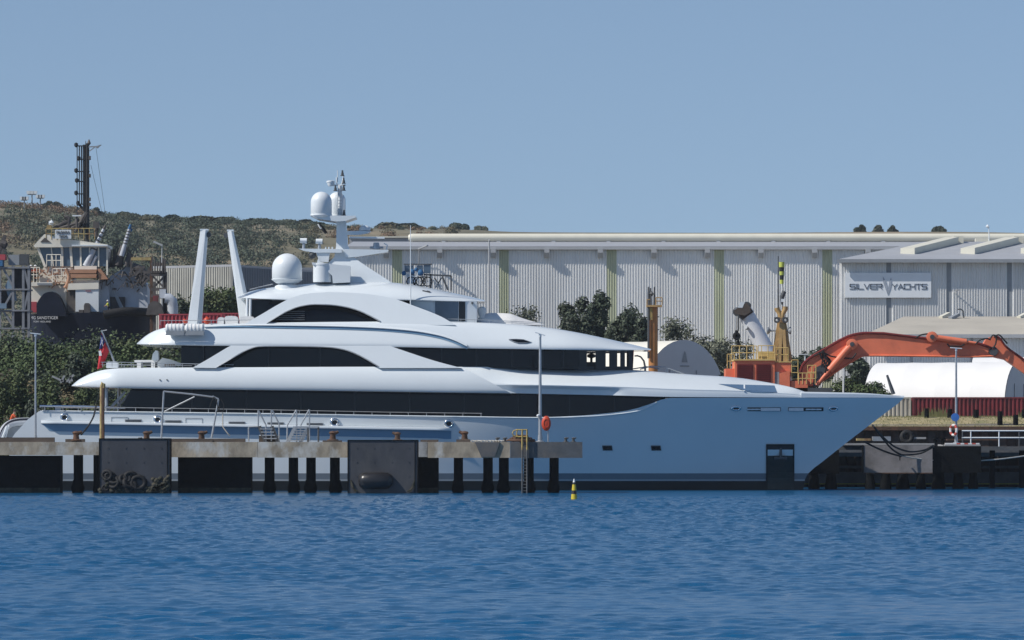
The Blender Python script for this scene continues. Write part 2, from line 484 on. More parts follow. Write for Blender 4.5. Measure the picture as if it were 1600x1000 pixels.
# ---------------------------------------------------------------- the yacht
YC = 322.0                                   # plane of the keel
yr = empty('motor_yacht', (-14, YC, 0), 'long white three deck motor yacht lying behind the concrete jetty', 'yacht')
def yp(px, py, hb, far=False):
    v = P(px, py, YC - hb)
    if far: v.y = YC + hb
    return v
def shell(mb, rows, sub=6, subv=1, closed=True, caps=True):
    """rows (top to bottom) of control points (px, py, half breadth); both sides, deck, bottom and ends"""
    nj = len(rows[0])
    arc = [0]
    for j in range(1, nj):
        arc.append(arc[-1] + max(1e-3, sum(math.hypot(r[j][0]-r[j-1][0], r[j][1]-r[j-1][1]) for r in rows) / len(rows)))
    ts = []
    for j in range(nj - 1): ts += [arc[j] + (arc[j+1]-arc[j]) * k / sub for k in range(sub)]
    ts.append(arc[-1])
    fine = [[tuple(pchip(arc, [q[c] for q in r], t) for c in range(3)) for t in ts] for r in rows]
    if subv > 1:
        n = len(fine); out = []
        for i in range(n - 1):
            for k in range(subv):
                out.append([tuple(pchip(range(n), [fine[q][j][c] for q in range(n)], i + k / subv) for c in range(3)) for j in range(len(ts))])
        out.append(fine[-1]); fine = out
    near = [[yp(*q) for q in r] for r in fine]
    far = [[Vector((v.x, 2 * YC - v.y, v.z)) for v in r] for r in near]
    m, n = len(near), len(ts)
    vs = [v for r in near for v in r] + [v for r in far for v in r]
    o = m * n; fs = []
    for i in range(m - 1):
        for j in range(n - 1):
            a, b, c, d = i*n+j, i*n+j+1, (i+1)*n+j+1, (i+1)*n+j
            fs.append((a, d, c, b)); fs.append((o+a, o+b, o+c, o+d))
    if closed:
        for j in range(n - 1):
            fs.append((j, j+1, o+j+1, o+j))
            q = (m-1)*n
            fs.append((q+j, o+q+j, o+q+j+1, q+j+1))
    if caps:
        for j in (0, n - 1):
            f = [i*n+j for i in range(m)] + [o+i*n+j for i in range(m-1, -1, -1)]
            fs.append(tuple(f if j == 0 else f[::-1]))
    return mb.add(vs, fs)
def strip(mb, top, bot, hb_t, hb_b, sub=1): ...
# --- hull
def tint(t, pts): return pchip([a for a, _ in pts], [b for _, b in pts], t)
STEM = [(600,1425),(621,1413),(650,1377),(690,1325),(720,1287),(741,1262),(752,1257),(766,1255),(800,1250)]
STERN = [(600,92),(636,70),(642,62),(653,46),(668,32),(682,20),(700,14),(730,17),(766,30),(800,50)]
TOPY = [(0,640.5),(170,643),(400,646),(700,650.5),(850,652.3),(925,650),(965,646.5),(1000,641),(1018,633),(1030,625.5),(1038,622),(1100,621.5),(1425,621.5)]
def hull_hb(u, w):
    if u < .5: fd = 5.95 - .45 * ((.5 - u) / .5) ** 2.2
    else: fd = 5.95 * (1 - ((u - .5) / .5) ** 2.6)
    if u < .38: fw = 5.7 - .6 * ((.38 - u) / .38) ** 2
    else: fw = 5.7 * (1 - ((u - .38) / .62) ** 1.55)
    k = max(0, w) ** 1.25 if w > 0 else w * .25
    return max(.03, fw + (fd - fw) * k)
def hull_pt(u, py, push=0):
    """py is the photo row; u runs 0 at the stern to 1 at the stem"""
    px = tint(py, STERN) + u * (tint(py, STEM) - tint(py, STERN))
    return (px, py, hull_hb(u, (766 - py) / 146) + push)
def hull_at(px, py, push=0):
    a = tint(py, STERN); b = tint(py, STEM)
    return yp(*hull_pt((px - a) / (b - a), py, push))
def hull_hb_at(px, py):
    a = tint(py, STERN); b = tint(py, STEM); return hull_hb(min(1, max(0, (px - a) / (b - a))), (766 - py) / 146)
US = [i / 120 for i in range(121)]
def hull_range(mb, fy0, fy1, nv, push=0, closed=False, u0=0, u1=1):
    near = []
    us = [u0 + (u1 - u0) * q for q in US]
    for k in range(nv + 1):
        row = []
        for u in us:
            y0 = fy0(u); y1 = fy1(u)
            row.append(yp(*hull_pt(u, y0 + (y1 - y0) * k / nv, push)))
        near.append(row)
    far = [[Vector((v.x, 2 * YC - v.y, v.z)) for v in r] for r in near]
    m, n = len(near), len(us); o = m * n; fs = []
    for i in range(m - 1):
        for j in range(n - 1):
            a, b, c, d = i*n+j, i*n+j+1, (i+1)*n+j+1, (i+1)*n+j
            fs.append((a, d, c, b)); fs.append((o+a, o+b, o+c, o+d))
        fs.append((i*n, o+i*n, o+(i+1)*n, (i+1)*n))           # transom
        fs.append((i*n+n-1, (i+1)*n+n-1, o+(i+1)*n+n-1, o+i*n+n-1))
    if closed:
        for j in range(n - 1): fs.append((j, j+1, o+j+1, o+j))
    mb.add([v for r in near for v in r] + [v for r in far for v in r], fs)
def topy_u(u):
    px = 66 + u * 1347
    return tint(px, TOPY)
mb = MB(); hull_range(mb, topy_u, lambda u: 739.5, 14)
hull = mb.build('hull', M['gel'], yr, smooth=30)
mb = MB(); hull_range(mb, lambda u: 739.5, lambda u: 749, 2); mb.build('waterline_stripe', M['stripe'], yr, smooth=30)
mb = MB(); hull_range(mb, lambda u: 749, lambda u: 751.5, 1); mb.build('boot_line', mat('pale_grey_line', (.36,.39,.41), .3, .05, .5), yr, smooth=30)
mb = MB(); hull_range(mb, lambda u: 751.5, lambda u: 792, 4); mb.build('hull_bottom', M['boot'], yr, smooth=30)
# main deck floor, just inside the bulwark
mb = MB()
px_s = [75 + i * 12 for i in range(82)]
rr = []
for sgn in (0, 1):
    rr.append([yp(p, 662, max(.1, hull_hb_at(p, 662) - .05), far=bool(sgn)) for p in px_s])
for r_ in rr:
    for v in r_: v.z = H - (662 - YH) * S * 317
mb.grid([rr[0], [Vector((v.x, v.y, v.z)) for v in rr[1]]])
mb.build('main_deck', M['teak'], yr)
# bulwark capping (polished light edge)
def edge_tube(mb, pxs, fy, push, r, side=0):
    pts = [hull_at(p, fy(p), push) for p in pxs]
    if side: pts = [Vector((v.x, 2*YC - v.y, v.z)) for v in pts]
    mb.tube(pts, r, 6)
for side in (0, 1):
    mb = MB(); edge_tube(mb, [66 + i * 8 for i in range(121)], lambda p: tint(p, TOPY) + .4, .02, .06, side); mb.build('bulwark_cap', M['gel'], yr, smooth=60)
# rubbing strake; the shade under it is painted as a blue band
mb = MB()
def strake(mb, side):
    rows = []
    xs_ = [64 + i * (706 - 64) / 60 for i in range(61)]
    for dy, pu in ((-2.2, 0.02), (-1.6, .3), (1.0, .36), (2.4, .34), (3.2, .02)):
        row = []
        for p in xs_:
            e = min(1, (p - 64) / 8 + .02, (706 - p) / 8 + .02)
            y = 659 + (p - 64) * 11.5 / 640 + dy
            v = hull_at(p, y, .01 + pu * e)
            if side: v.y = 2*YC - v.y
            row.append(v)
        rows.append(row)
    mb.grid(rows, flip=not side)
for side in (0, 1):
    mb = MB(); strake(mb, side); mb.build('rubbing_strake', M['gel'], hull, smooth=50)
M['shade_blue'] = mat('blue_grey_shade', (.17,.3,.43), .3, .05, .5)  # blue tone for shade painted under the strake and the moulding
mb = MB()
def strake_shade(mb):
    rows = []
    xs_ = [66 + i * (705 - 66) / 60 for i in range(61)]
    for k in range(3):
        row = []
        for p in xs_:
            y0 = 662 + (p - 64) * 11.5 / 640
            bot = y0 + min(11.5, max(.2, (p - 66) * 1.0)) if p < 690 else y0 + 12.5
            row.append(hull_at(p, y0 + (bot - y0) * k / 2, .025))
        rows.append(row)
    mb.grid(rows, flip=True)
strake_shade(mb); mb.build('strake_shade_band', M['shade_blue'], hull, smooth=50)
# hull openings and fittings, near side and far side alike
def on_hull(px, py, w, h, push=.02, skew=0, side=0):
    pts = [hull_at(px - w/2, py - h/2, push), hull_at(px + w/2 - skew, py - h/2, push), hull_at(px + w/2, py + h/2, push), hull_at(px - w/2 + skew, py + h/2, push)]
    if side: pts = [Vector((v.x, 2*YC - v.y, v.z)) for v in pts]
    return pts
def plate(mb, pts, t=.05):
    n = (pts[1] - pts[0]).cross(pts[3] - pts[0]).normalized()
    if n.y * (YC - pts[0].y) > 0: n = -n
    return mb.prism([p - n * .03 for p in pts], n * (t + .03))
def rot_oval(mb, c, n, rx, rz, tube_r, seg=20, sub=8):
    """oval ring lying on the hull at c with outward normal n"""
    n = Vector(n).normalized(); ax = Vector((0,0,1)).cross(n).normalized(); az = n.cross(ax)
    ring = [c + ax * rx * math.cos(t) + az * rz * math.sin(t) for t in [2*math.pi*k/seg for k in range(seg)]]
    vs = []
    for k, p in enumerate(ring):
        rad = (p - c).normalized()
        for q in range(sub):
            t = 2*math.pi*q/sub
            vs.append(p + (rad * math.cos(t) + n * math.sin(t)) * tube_r)
    fs = [(k*sub+q, ((k+1)%seg)*sub+q, ((k+1)%seg)*sub+(q+1)%sub, k*sub+(q+1)%sub) for k in range(seg) for q in range(sub)]
    mb.add(vs, fs)
def hull_normal(px, py):
    a = hull_at(px - 3, py); b = hull_at(px + 3, py); c = hull_at(px, py - 2); d = hull_at(px, py + 2)
    n = (b - a).cross(c - d).normalized()
    return n if n.y < 0 else -n
for (px, py, rx, rz) in ((101,652,.28,.24),(246.5,655.5,.28,.24),(523,660,.3,.25),(701.5,662,.3,.25),(1150,638,.33,.15),(1302,638.5,.33,.15)):
    c = hull_at(px, py, .03); n = hull_normal(px, py)
    mb = MB(); rot_oval(mb, c, n, rx, rz, .1); f = mb.build('fairlead', M['chrome'], yr, smooth=80)
    mb = MB(); ax = Vector((0,0,1)).cross(n).normalized(); az = n.cross(ax)
    mb.add([c + n*.01 + ax*rx*math.cos(t) + az*rz*math.sin(t) for t in [2*math.pi*k/16 for k in range(16)]], [tuple(range(15,-1,-1))])
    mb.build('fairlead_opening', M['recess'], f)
for px, py in ((208,657.5),(270.5,658.8),(370,661),(430.5,662),(492,663)):
    mb = MB(); plate(mb, on_hull(px, py, 26, 4.4), .03); v = mb.build('side_vent', M['grey'], yr)
    mb = MB()
    for k in range(3): plate(mb, on_hull(px, py - 1.4 + k*1.4, 24, .5, .05), .03)
    mb.build('vent_slat', M['dgrey'], v, kind='stuff')
for px, py in ((303,657.7),(187,656)):
    mb = MB()
    for dx, dy, w_, h_ in ((0,-4,26,.5),(0,4,26,.5),(-13,0,.5,8),(13,0,.5,8)): plate(mb, on_hull(px+dx, py+dy, w_, h_), .012)
    mb.build('hatch_outline', M['grey'], yr)
for px in (949, 1025):
    mb = MB(); plate(mb, on_hull(px, 700, 16.5, 7.5, .02, 1.2), .04); po = mb.build('porthole', M['dgrey'], yr)
    mb = MB(); plate(mb, on_hull(px, 700.2, 14, 5, .06, 1.2), .02); mb.build('pane', M['glass'], po)
for px, w_ in ((1194, 52), (1259, 55)):
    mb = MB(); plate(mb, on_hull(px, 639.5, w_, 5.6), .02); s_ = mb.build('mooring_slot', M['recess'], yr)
    for a, b in (((-.12,.5) if px < 1200 else (-.5,-.05)),) :
        mb = MB(); x0_, x1_ = px + w_*a + .8, px + w_*b - .8
        mb.add([hull_at(x0_,637.4,.05), hull_at(x1_,637.4,.05), hull_at(x1_,642,.34), hull_at(x0_,642,.34), hull_at(x0_,642.2,.04), hull_at(x1_,642.2,.04)], [(0,3,2,1),(3,4,5,2),(0,4,3),(1,2,5)]); mb.build('cover_plate', M['plate'], s_)
    mb = MB()
    for q in range(3):
        c = hull_at(px + w_ * ((-.42 + q*.12) if px < 1200 else (.08 + q*.15)), 639.7, .1); mb.cyl(c - Vector((.22,0,0)), c + Vector((.18,0,0)), .075, .05, 8)
    mb.build('roller', M['plate'], s_, smooth=60)
# anchor pocket
mb = MB()
def pocket(a, b, y0, y1, push, n=6):
    rows = []
    for k in range(n + 1):
        y = y0 + (y1 - y0) * k / n
        rows.append([hull_at(a + (b - a) * q / 4, y, push) for q in range(5)])
    return rows
mb.grid(pocket(1197.5, 1240.5, 695, 766, .02), flip=True)
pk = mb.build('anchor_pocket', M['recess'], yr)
mb = MB()
for a, b, y0, y1 in ((1197,1199.2,694,765),(1239,1241.2,694,755),(1197,1241,694,697)):
    mb.grid(pocket(a, b, y0, y1, .07), flip=True)
mb.build('pocket_frame', M['boot'], pk)
M['darkgreen'] = mat('dark_green_steel', (.012,.022,.021), .4, .3, .8, c2=(.03,.04,.036))
mb = MB(); mb.grid(pocket(1199.5, 1239, 712, 764, .045), flip=True); mb.build('wear_plate', M['darkgreen'], pk)
mb = MB(); mb.grid(pocket(1199.5, 1239, 702.5, 712, .05), flip=True); mb.build('stainless_plate', M['plate'], pk)
mb = MB(); c = hull_at(1220, 710, .2)
mb.cyl(c + Vector((0,0,.5)), c - Vector((0,0,.25)), .1, .1, 8); mb.cyl(c + Vector((-.5,0,-.3)), c + Vector((.5,0,-.3)), .12, .12, 8)
mb.build('anchor', M['dgrey'], pk, smooth=50)

# --- main deck house: dark glazed block set in from the bulwark
def hh(px): return min(4.75, hull_hb_at(px, 640) - .6)
mb = MB()
HT = [(206,606),(300,606.5),(500,608),(700,610),(850,612),(930,613),(985,614),(1022,615),(1042,616)]
HBm = [(174,664),(290,664),(500,664),(700,664),(850,664),(930,664),(975,664),(1005,664),(1022,664)]
shell(mb, [[(x, y, hh(x) - .15) for x, y in HT], [(x, y, hh(x)) for x, y in HBm]], 4)
mh = mb.build('deckhouse_glazing', M['glass'], yr, smooth=30)
M['mull'] = mat('black_mullion', (.01,.011,.013), .3, .1, 1)
for px in (300,385,470,555,640,725,810,890,960):
    mb = MB()
    mb.beam(yp(px, 607, hh(px) - .13), yp(px, 662, hh(px) + .02), .09, .05, up=(0,1,0)); mb.build('mullion', M['mull'], mh)
# aft deck posts and stairs
for px in (166.5,):
    for far in (False, True):
        a = yp(px, 605, 5.0, far); b = yp(px, 664, 5.0, far); mb = MB(); mb.cyl(a, b, .14, .14, 10); mb.build('deck_post', M['steel'], yr, smooth=60)
for k in range(2):
    mb = MB(); mb.beam(yp(148 + k*9, 664, 3.8 - k*1.2), yp(196 + k*9, 612, 3.8 - k*1.2), .12, .2); mb.build('stair_stringer', M['steel'], yr)
# sofa and table on the aft deck
mb = MB(); a = yp(95, 652, 2.5); b = yp(140, 664, -2.5); mb.box(a, b); mb.build('aft_sofa', M['tarp'], yr)

# --- upper deck band (aft bulwark of the upper deck)
def cols(xs_, *tbl): return [tuple([x] + [tint(x, t) for t in tbl]) for x in xs_]
UT = [(112,602.3),(122,594),(135,586.8),(150,581),(165,577.5),(185,575.6),(220,574.8),(400,573.8),(590,573),(722,573.2),(800,573.2),(860,573.6),(900,575),(927,575.4),(985,577.6),(1015,580),(1075,585),(1140,588.8),(1200,597.6),(1240,606),(1258,612.3)]
UB = [(112,603.5),(122,604.6),(135,605.2),(165,606),(220,607.3),(400,609.5),(590,612),(720,614),(800,615),(860,616.2),(900,617),(985,619),(1050,620.6),(1130,621),(1258,621.5)]
xs_ = [112,116,122,128,135,142,150,158,165,175,185,200,220,280,340,400,500,590,650,722]
def diag(k, x):            # the aft band ends on a slanting edge
    return x if x < 722 else 722 + k * 77
def aft_taper(x): return .5 + .5 * smooth01(108, 200, x) 
rows = []
for k, hb in ((0,5.5),(.14,5.72),(.45,6.0),(.75,6.12),(.93,6.1),(1.0,5.96)):
    r_ = []
    for x in xs_:
        xx = diag(k, x); y0 = tint(xx, UT); y1 = tint(xx, UB)
        r_.append((xx, y0 + (y1 - y0) * k, hb - 1.3 * (1 - smooth01(105, 190, x))))
    rows.append(r_)
rows.append([(r[0], r[1] + .2, r[2] - .7) for r in rows[-1]])
mb = MB(); shell(mb, rows, 2, 2); ub = mb.build('upper_deck_bulwark', M['gel'], yr, smooth=32)
for px in (250, 261):
    mb = MB(); c = yp(px, 593.5, 6.06); mb.cyl(c, c + Vector((0,-.08,0)), .055, .055, 8); mb.build('drain', M['dgrey'], ub)
# --- forward part of that band: set back, rounded shoulder, undercut, running out into the bow cap
xs2 = [700,724,750,775,800,830,860,900,940,955,975,1000,1050,1100,1130,1160,1190,1218,1240,1258]
rows = []
def deck_hb(x): return hull_hb_at(x, 622)
def fw(k, x):
    y0, y1 = tint(x, UT), tint(x, UB)
    full = deck_hb(x)
    cut = 1 - smooth01(930, 985, x)                 # undercut fades out forward
    sw = smooth01(745, 850, x)                       # the shoulder sweeps out of the scoop
    cr_ = smooth01(740, 850, x)
    if k == 0: hb = full - 1.25 - .5*sw - .9*cr_; f = 0
    elif k == 1: hb = full - .95 - .15*sw - .75*cr_; f = .16
    elif k == 2: hb = full - .62 + .32*sw - .42*cr_; f = .45
    elif k == 3: hb = full - .5 + .47*sw; f = .66
    elif k == 4: hb = full - .5 + .47*sw - .02*cut; f = .70
    elif k == 5: hb = full - .5*cut + .02*(1-cut); f = .8
    elif k == 6: hb = full - .52*cut + .05*(1-cut); f = .985
    else: hb = full - .8; f = 1.0
    if k in (0,1,2): 
        ease = smooth01(1150, 1258, x)
        hb = hb + (full - .45 + .16*k - hb) * ease
    return (x, y0 + (y1 - y0) * f, max(.1, hb))
for k in range(8): rows.append([fw(k, x) for x in xs2])
mb = MB(); shell(mb, rows, 4, 2); mb.build('foredeck_bulwark', M['gel'], yr, smooth=40)
# mooring-deck opening in the foredeck side, its shade painted as a patch; bow capping
mb = MB()
pts = [(1122,599.8),(1150,600.4),(1190,601.4),(1210,602.2),(1214,612.7),(1174,612.4),(1148,606.5)]
def fw_hb(x, y):
    y0, y1 = tint(x, UT), tint(x, UB); q = [fw(k, x) for k in range(7)]
    return pchip([p[1] for p in q], [p[2] for p in q], y)
rows_ = []
for q_ in range(5):
    r_ = []
    for t_ in [i / 12 for i in range(13)]:
        tx, ty = 1122 + 88 * t_, 599.8 + 2.4 * t_
        bx, by = (1122 + 104 * t_, 599.8 + 25.2 * t_) if t_ < .5 else (1174 + 80 * (t_ - .5), 612.4 + .6 * (t_ - .5))
        x_, y_ = tx + (bx - tx) * q_ / 4, ty + (by - ty) * q_ / 4
        r_.append(yp(x_, y_, fw_hb(x_, y_) + .04))
    rows_.append(r_)
mb.grid(rows_, flip=True)
wd = mb.build('opening_shade_patch', mat('opening_shade_blue', (.1,.17,.27), .2, .1, .5), yr)
mb = MB()
for x in (1163,): mb.beam(yp(x, 601.5, fw_hb(x, 601.5) + .07), yp(x, 611.5, fw_hb(x, 611.5) + .07), .12, .06, up=(0,1,0))
mb.build('recess_frame', M['gel2'], wd)
xs3 = [1252,1262,1275,1300,1330,1360,1385,1400,1413]
rows = []
for k in range(4):
    r_ = []
    for x in xs3:
        yt = 612 + (x - 1252) * .02 + 3.0 * smooth01(1340, 1413, x); yb = 621.6
        full = deck_hb(min(x, 1411))
        f = (0, .25, .95, 1)[k]; hb = full + (-.3, 0, .05, -.12)[k]
        r_.append((x, yt + (yb - yt) * f, max(.03, hb)))
    rows.append(r_)
mb = MB(); shell(mb, rows, 3); mb.build('bow_cap', M['gel'], yr, smooth=35)
# jackstaff and rails on the foredeck
mb = MB(); mb.cyl(yp(1396, 616, 0), yp(1386, 586, 0), .17, .09, 8); mb.build('jackstaff', M['dgrey'], yr, smooth=60)
mb = MB(); mb.tube([yp(1000,577,2.2), yp(1018,572,2.2), yp(1040,574,2.2), yp(1066,583,2.2), yp(1078,588,2.2)], .05, 6)
mb.tube([yp(1042,575,2.2), yp(1042,583,2.2)], .04, 6); mb.tube([yp(985,577,1.4), yp(1010,573,1.4), yp(1030,576,1.4)], .05, 6)
mb.build('foredeck_rail', M['steel'], yr, smooth=60)

# --- upper deck house and wheelhouse
mb = MB()
shell(mb, [[(283,538,4.1),(345,538,4.3),(600,540,4.5),(700,542,4.5),(905,545,4.4)], [(283,575,4.2),(345,575,4.4),(600,575,4.6),(700,575,4.6),(905,577,4.45)]], 4)
uh = mb.build('upper_house_glazing', M['glass'], yr, smooth=30)
for px in (318,420,500,690,745,800,848,880):
    mb = MB(); mb.beam(yp(px, 540, 4.52), yp(px, 575, 4.62), .1, .05, up=(0,1,0)); mb.build('mullion', M['mull'], uh)
# open wheelhouse front: posts, sill and header with panes between
whx = [905, 917, 930.5, 946.5, 951.8, 964.5, 969, 976.5, 982.5, 989]
def wh_hb(x): return 4.42 - 1.5 * smooth01(900, 1000, x)
mb = MB()
for i in range(0, 10, 2):
    a, b = whx[i], whx[i+1]
    for far in (False, True):
        if far and i in (2, 4, 6): continue
        q = [yp(a, 544, wh_hb(a), far), yp(b, 544, wh_hb(b), far), yp(b, 577, wh_hb(b) + .05, far), yp(a, 577, wh_hb(a) + .05, far)]
        mb = MB(); mb.prism(q, (0, .12 if not far else -.12, 0)); mb.build('window_post', M['mull'], yr)
mb = MB()
for y0, y1 in ((544, 549), (572.5, 578)):
    for far in (False, True):
        q = [yp(905, y0, wh_hb(905), far), yp(989, y0, wh_hb(989), far), yp(989, y1, wh_hb(989), far), yp(905, y1, wh_hb(905), far)]
        mb.prism(q, (0, .1 if not far else -.1, 0))
mb.build('wheelhouse_frame', M['mull'], yr, kind='stuff')
for (a, b, y0, y1) in ((930.5,946.5,549,553),(930.5,946.5,563.5,573),(951.8,964.5,549,549.8),(951.8,964.5,564.5,573)):
    mb = MB(); mb.prism([yp(a,y0,wh_hb(a)+.0), yp(b,y0,wh_hb(b)), yp(b,y1,wh_hb(b)), yp(a,y1,wh_hb(a))], (0,.08,0)); mb.build('blind_panel', M['mull'], yr)
mb = MB(); c = yp(922, 573, 1.0); mb.box(c + Vector((-1.6,-1.2,0)), c + Vector((.5,1.2,.35))); mb.cyl(c + Vector((.1,0,.3)), c + Vector((.1,0,.75)), .1, .1, 8); mb.lathe(c + Vector((.1,0,.85)), [(.05,-.2),(.33,-.1),(.33,.1),(.05,.2)], 12)
mb.build('helm_chair', M['mull'], yr, smooth=40)
mb = MB(); mb.beam(yp(989.5, 546, 2.9), yp(988, 577, 2.95), .1, .1); mb.build('red_side_strip', mat('red_paint', (.4,.03,.03), .4), yr)
# arched side screens of the upper deck
def screen(name, outer, inner, hb0, hb1, y0, y1, th, matl):
    """outline in photo rows, leaning from half breadth hb1 at the foot (row y1) to hb0 at the top (row y0)"""
    poly = outer + inner
    outs = []
    for far in (False, True):
        mb = MB(); pts = []
        for x, y in poly:
            h_ = hb0 + (hb1 - hb0) * (y - y0) / (y1 - y0)
            pts.append(yp(x, y, h_, far))
        mb.prism(pts, (0, th if not far else -th, 0))
        outs.append(mb.build(name, matl, yr, smooth=25))
    return outs
def curve(pts, n=5):
    """densify a polyline with PCHIP over arc length"""
    arc = [0]
    for a, b in zip(pts, pts[1:]): arc.append(arc[-1] + math.hypot(b[0]-a[0], b[1]-a[1]))
    out = []
    for j in range(len(pts) - 1):
        for k in range(n):
            t = arc[j] + (arc[j+1] - arc[j]) * k / n
            out.append((pchip(arc, [p[0] for p in pts], t), pchip(arc, [p[1] for p in pts], t)))
    return out + [pts[-1]]
screen('upper_deck_arch',
    curve([(301,574.5),(325,561),(345,549),(360,540.5),(372,536.5)]) + curve([(372,536),(480,537),(600,538),(612,541)], 2) + curve([(612,541.4),(640,551),(680,564),(721,575)]),
    curve([(593,575),(588,570.5),(574,563),(556,553.5),(538,547),(515,543.3),(480,542),(430,541.5),(404,542),(388,546.5),(370,556),(353,566),(338,575)], 3), 5.3, 5.85, 539, 575, .3, M['gel'])
mb = MB()
mb.tube([yp(x, y, 5.28 + .55*(y-539)/36) for x, y in curve([(338,574),(353,565.4),(370,555.3),(388,545.9),(404,541.4),(430,540.9),(480,541.4),(515,542.6),(538,546.3),(556,552.8),(574,562.2),(592,573)], 3)], .05, 6)
mb.build('arch_trim', M['steel'], yr, smooth=60)

# --- sun deck band
UT3 = [(214,536.3),(226,526),(240,517.6),(255,512.6),(272,509.8),(320,507.2),(440,504),(600,502.5),(730,503.5),(800,506.5),(840,510),(880,515.5),(920,523),(950,529.5),(985,537.5),(1017,545.2)]
UB3 = [(214,537.6),(226,538.4),(272,539.2),(320,540),(440,541),(600,542),(730,544.3),(800,545.2),(880,546.4),(950,547.2),(1017,547)]
xs4 = [214,219,226,233,240,248,256,264,272,290,320,380,440,520,600,665,730,765,800,840,880,920,950,985,1005,1017]
rows = []
for k, (f, hb) in enumerate(((0,4.35),(.1,4.6),(.4,4.9),(.75,5.2),(.92,5.32),(1,5.3),(1.0,4.5))):
    r_ = []
    for x in xs4:
        y0, y1 = tint(x, UT3), tint(x, UB3)
        aft = 1.2 * (1 - smooth01(205, 285, x))
        fwd = smooth01(640, 900, x) * (1.1, .8, .3, 0, 0, 0, 0)[k]
        nose = 2.6 * smooth01(850, 1040, x) ** 1.3 
        r_.append((x, y0 + (y1 - y0) * f + (.3 if k == 6 else 0), max(.2, hb - aft - fwd - nose)))
    rows.append(r_)
mb = MB(); shell(mb, rows, 2, 2); sd = mb.build('sun_deck_bulwark', M['gel'], yr, smooth=32)
SDROWS = rows
def sd_hb(px, py):
    y0, y1 = tint(px, UT3), tint(px, UB3); f = (py - y0) / (y1 - y0)
    fs_ = (0,.1,.4,.75,.92,1)
    hbx = [tint(px, [(r[j][0], r[j][2]) for j in range(len(r))]) for r in rows[:6]]
    return pchip(fs_, hbx, f)
# the raised moulding that sweeps down along the bulwark (overhangs the panel below it)
GR = curve([(318,510),(400,508.5),(500,509.5),(580,512),(640,516.5),(685,524),(710,532),(730,541.5)], 4)
mb = MB(); R_ = []
for dy, pu in ((-3.2,.0),(-1.8,.17),(-.2,.2),(1.2,.0)):
    R_.append([yp(x, y + dy, sd_hb(x, min(y + dy, tint(x, UB3) - .5)) + pu * min(1, i / 4)) for i, (x, y) in enumerate(GR)])
mb.grid(R_, flip=True); mb.build('moulding', M['gel'], sd, smooth=50)
mb = MB(); R_ = []
for dy, pu in ((.6,.04),(4.2,.05)):
    R_.append([yp(x, y + dy * min(1, i / 6), sd_hb(x, min(y + dy, tint(x, UB3) - .5)) + pu) for i, (x, y) in enumerate(GR)])
mb.grid(R_, flip=True); mb.build('moulding_shade', M['shade_blue'], sd, smooth=50)  # shade below the moulding, painted as a blue strip
mb = MB(); q = [(795,530.2),(806,529.8),(818,530.6),(830,534.6),(822,536),(810,536),(803,534)]
mb.add([yp(x, y, sd_hb(x, y) + .03) for x, y in q], [tuple(range(len(q)))]); mb.build('side_window', M['glass'], sd)
mb = MB(); mb.tube([yp(x, y, sd_hb(x, y) + .05) for x, y in q + q[:1]], .035, 5); mb.build('window_trim', M['steel'], sd)

# --- sun deck: arch, houses and hardtop
screen('sun_deck_arch',
    curve([(380,508),(392,500.5),(412,489),(435,475.5),(455,465.5),(478,459),(510,456.5)]) + curve([(510,456),(560,458),(605,464),(650,479),(690,495),(712,508)], 4),
    curve([(600,508),(594,502.4),(580,495),(562,486.5),(540,480),(515,476.6),(492,476),(470,478.8),(450,486),(432,496),(420,503),(414,508)], 3), 3.55, 4.6, 456, 508, .3, M['gel'])
mb = MB(); mb.tube([yp(x, y, 3.57 + 1.05*(y-456)/52) for x, y in curve([(420,503),(432,495.6),(450,485.6),(470,478.4),(492,475.6),(515,476.2),(540,479.6),(562,486),(580,494.4),(594,502)], 3)], .05, 6); mb.build('arch_trim', M['steel'], yr, smooth=60)
mb = MB(); shell(mb, [[(420,470,3.2),(500,468,3.3),(640,468,3.3)], [(412,508,3.9),(500,508,4.1),(640,508,4.1)]], 2); sg = mb.build('sun_deck_glazing', M['glass'], yr)
for k in range(5):
    mb = MB(); mb.beam(yp(432 + k*3, 499.5 - k*3.2, 3.95 - .05*k), yp(476, 499.5 - k*3.2, 4.0 - .05*k), .05, .07); mb.build('louvre', M['dgrey'], sg)
mb = MB(); mb.prism([yp(388,468,2.9), yp(425,468,2.9), yp(425,508,3.0), yp(388,508,3.0)], (0,.1,0)); mb.build('aft_screen', M['glass'], yr)
for px in (386.5, 391.5):
    mb = MB(); mb.cyl(yp(px, 466, 3.0), yp(px - 1, 508, 3.2), .11, .11, 8); mb.build('hardtop_post', M['gel2'], yr, smooth=60)
mb = MB(); shell(mb, [[(600,468,3.0),(650,468,3.1),(745,470,2.6)], [(600,508,3.0),(650,508,3.1),(745,508,2.6)]], 2); fh = mb.build('forward_house', M['gel2'], yr, smooth=30)
def fh_hb(x): return pchip([600,650,745],[3.0,3.1,2.6],x)
mb = MB(); mb.prism([yp(680-.0,470.5,fh_hb(680)+.03), yp(716,471,fh_hb(716)+.03), yp(716,502,fh_hb(716)+.03), yp(680,502,fh_hb(680)+.03)], (0,.1,0)); wn = mb.build('forward_window', M['blueglass'], fh)
mb = MB(); mb.prism([yp(717,471,fh_hb(717)+.05), yp(727,471.5,fh_hb(727)+.05), yp(727,502,fh_hb(727)+.05), yp(717,502,fh_hb(717)+.05)], (0,.1,0)); mb.build('window_post', M['mull'], fh)
mb = MB(); mb.box(yp(736.5,472,2.85), yp(739.5,475,2.6)); mb.build('camera_dome', M['dgrey'], fh)
TT = [(371,463.5),(378,460),(388,456.3),(402,452.6),(425,449),(460,445.5),(520,441.5),(600,440.8),(640,444.5),(670,449.5),(700,456),(730,462.5),(757,468.8)]
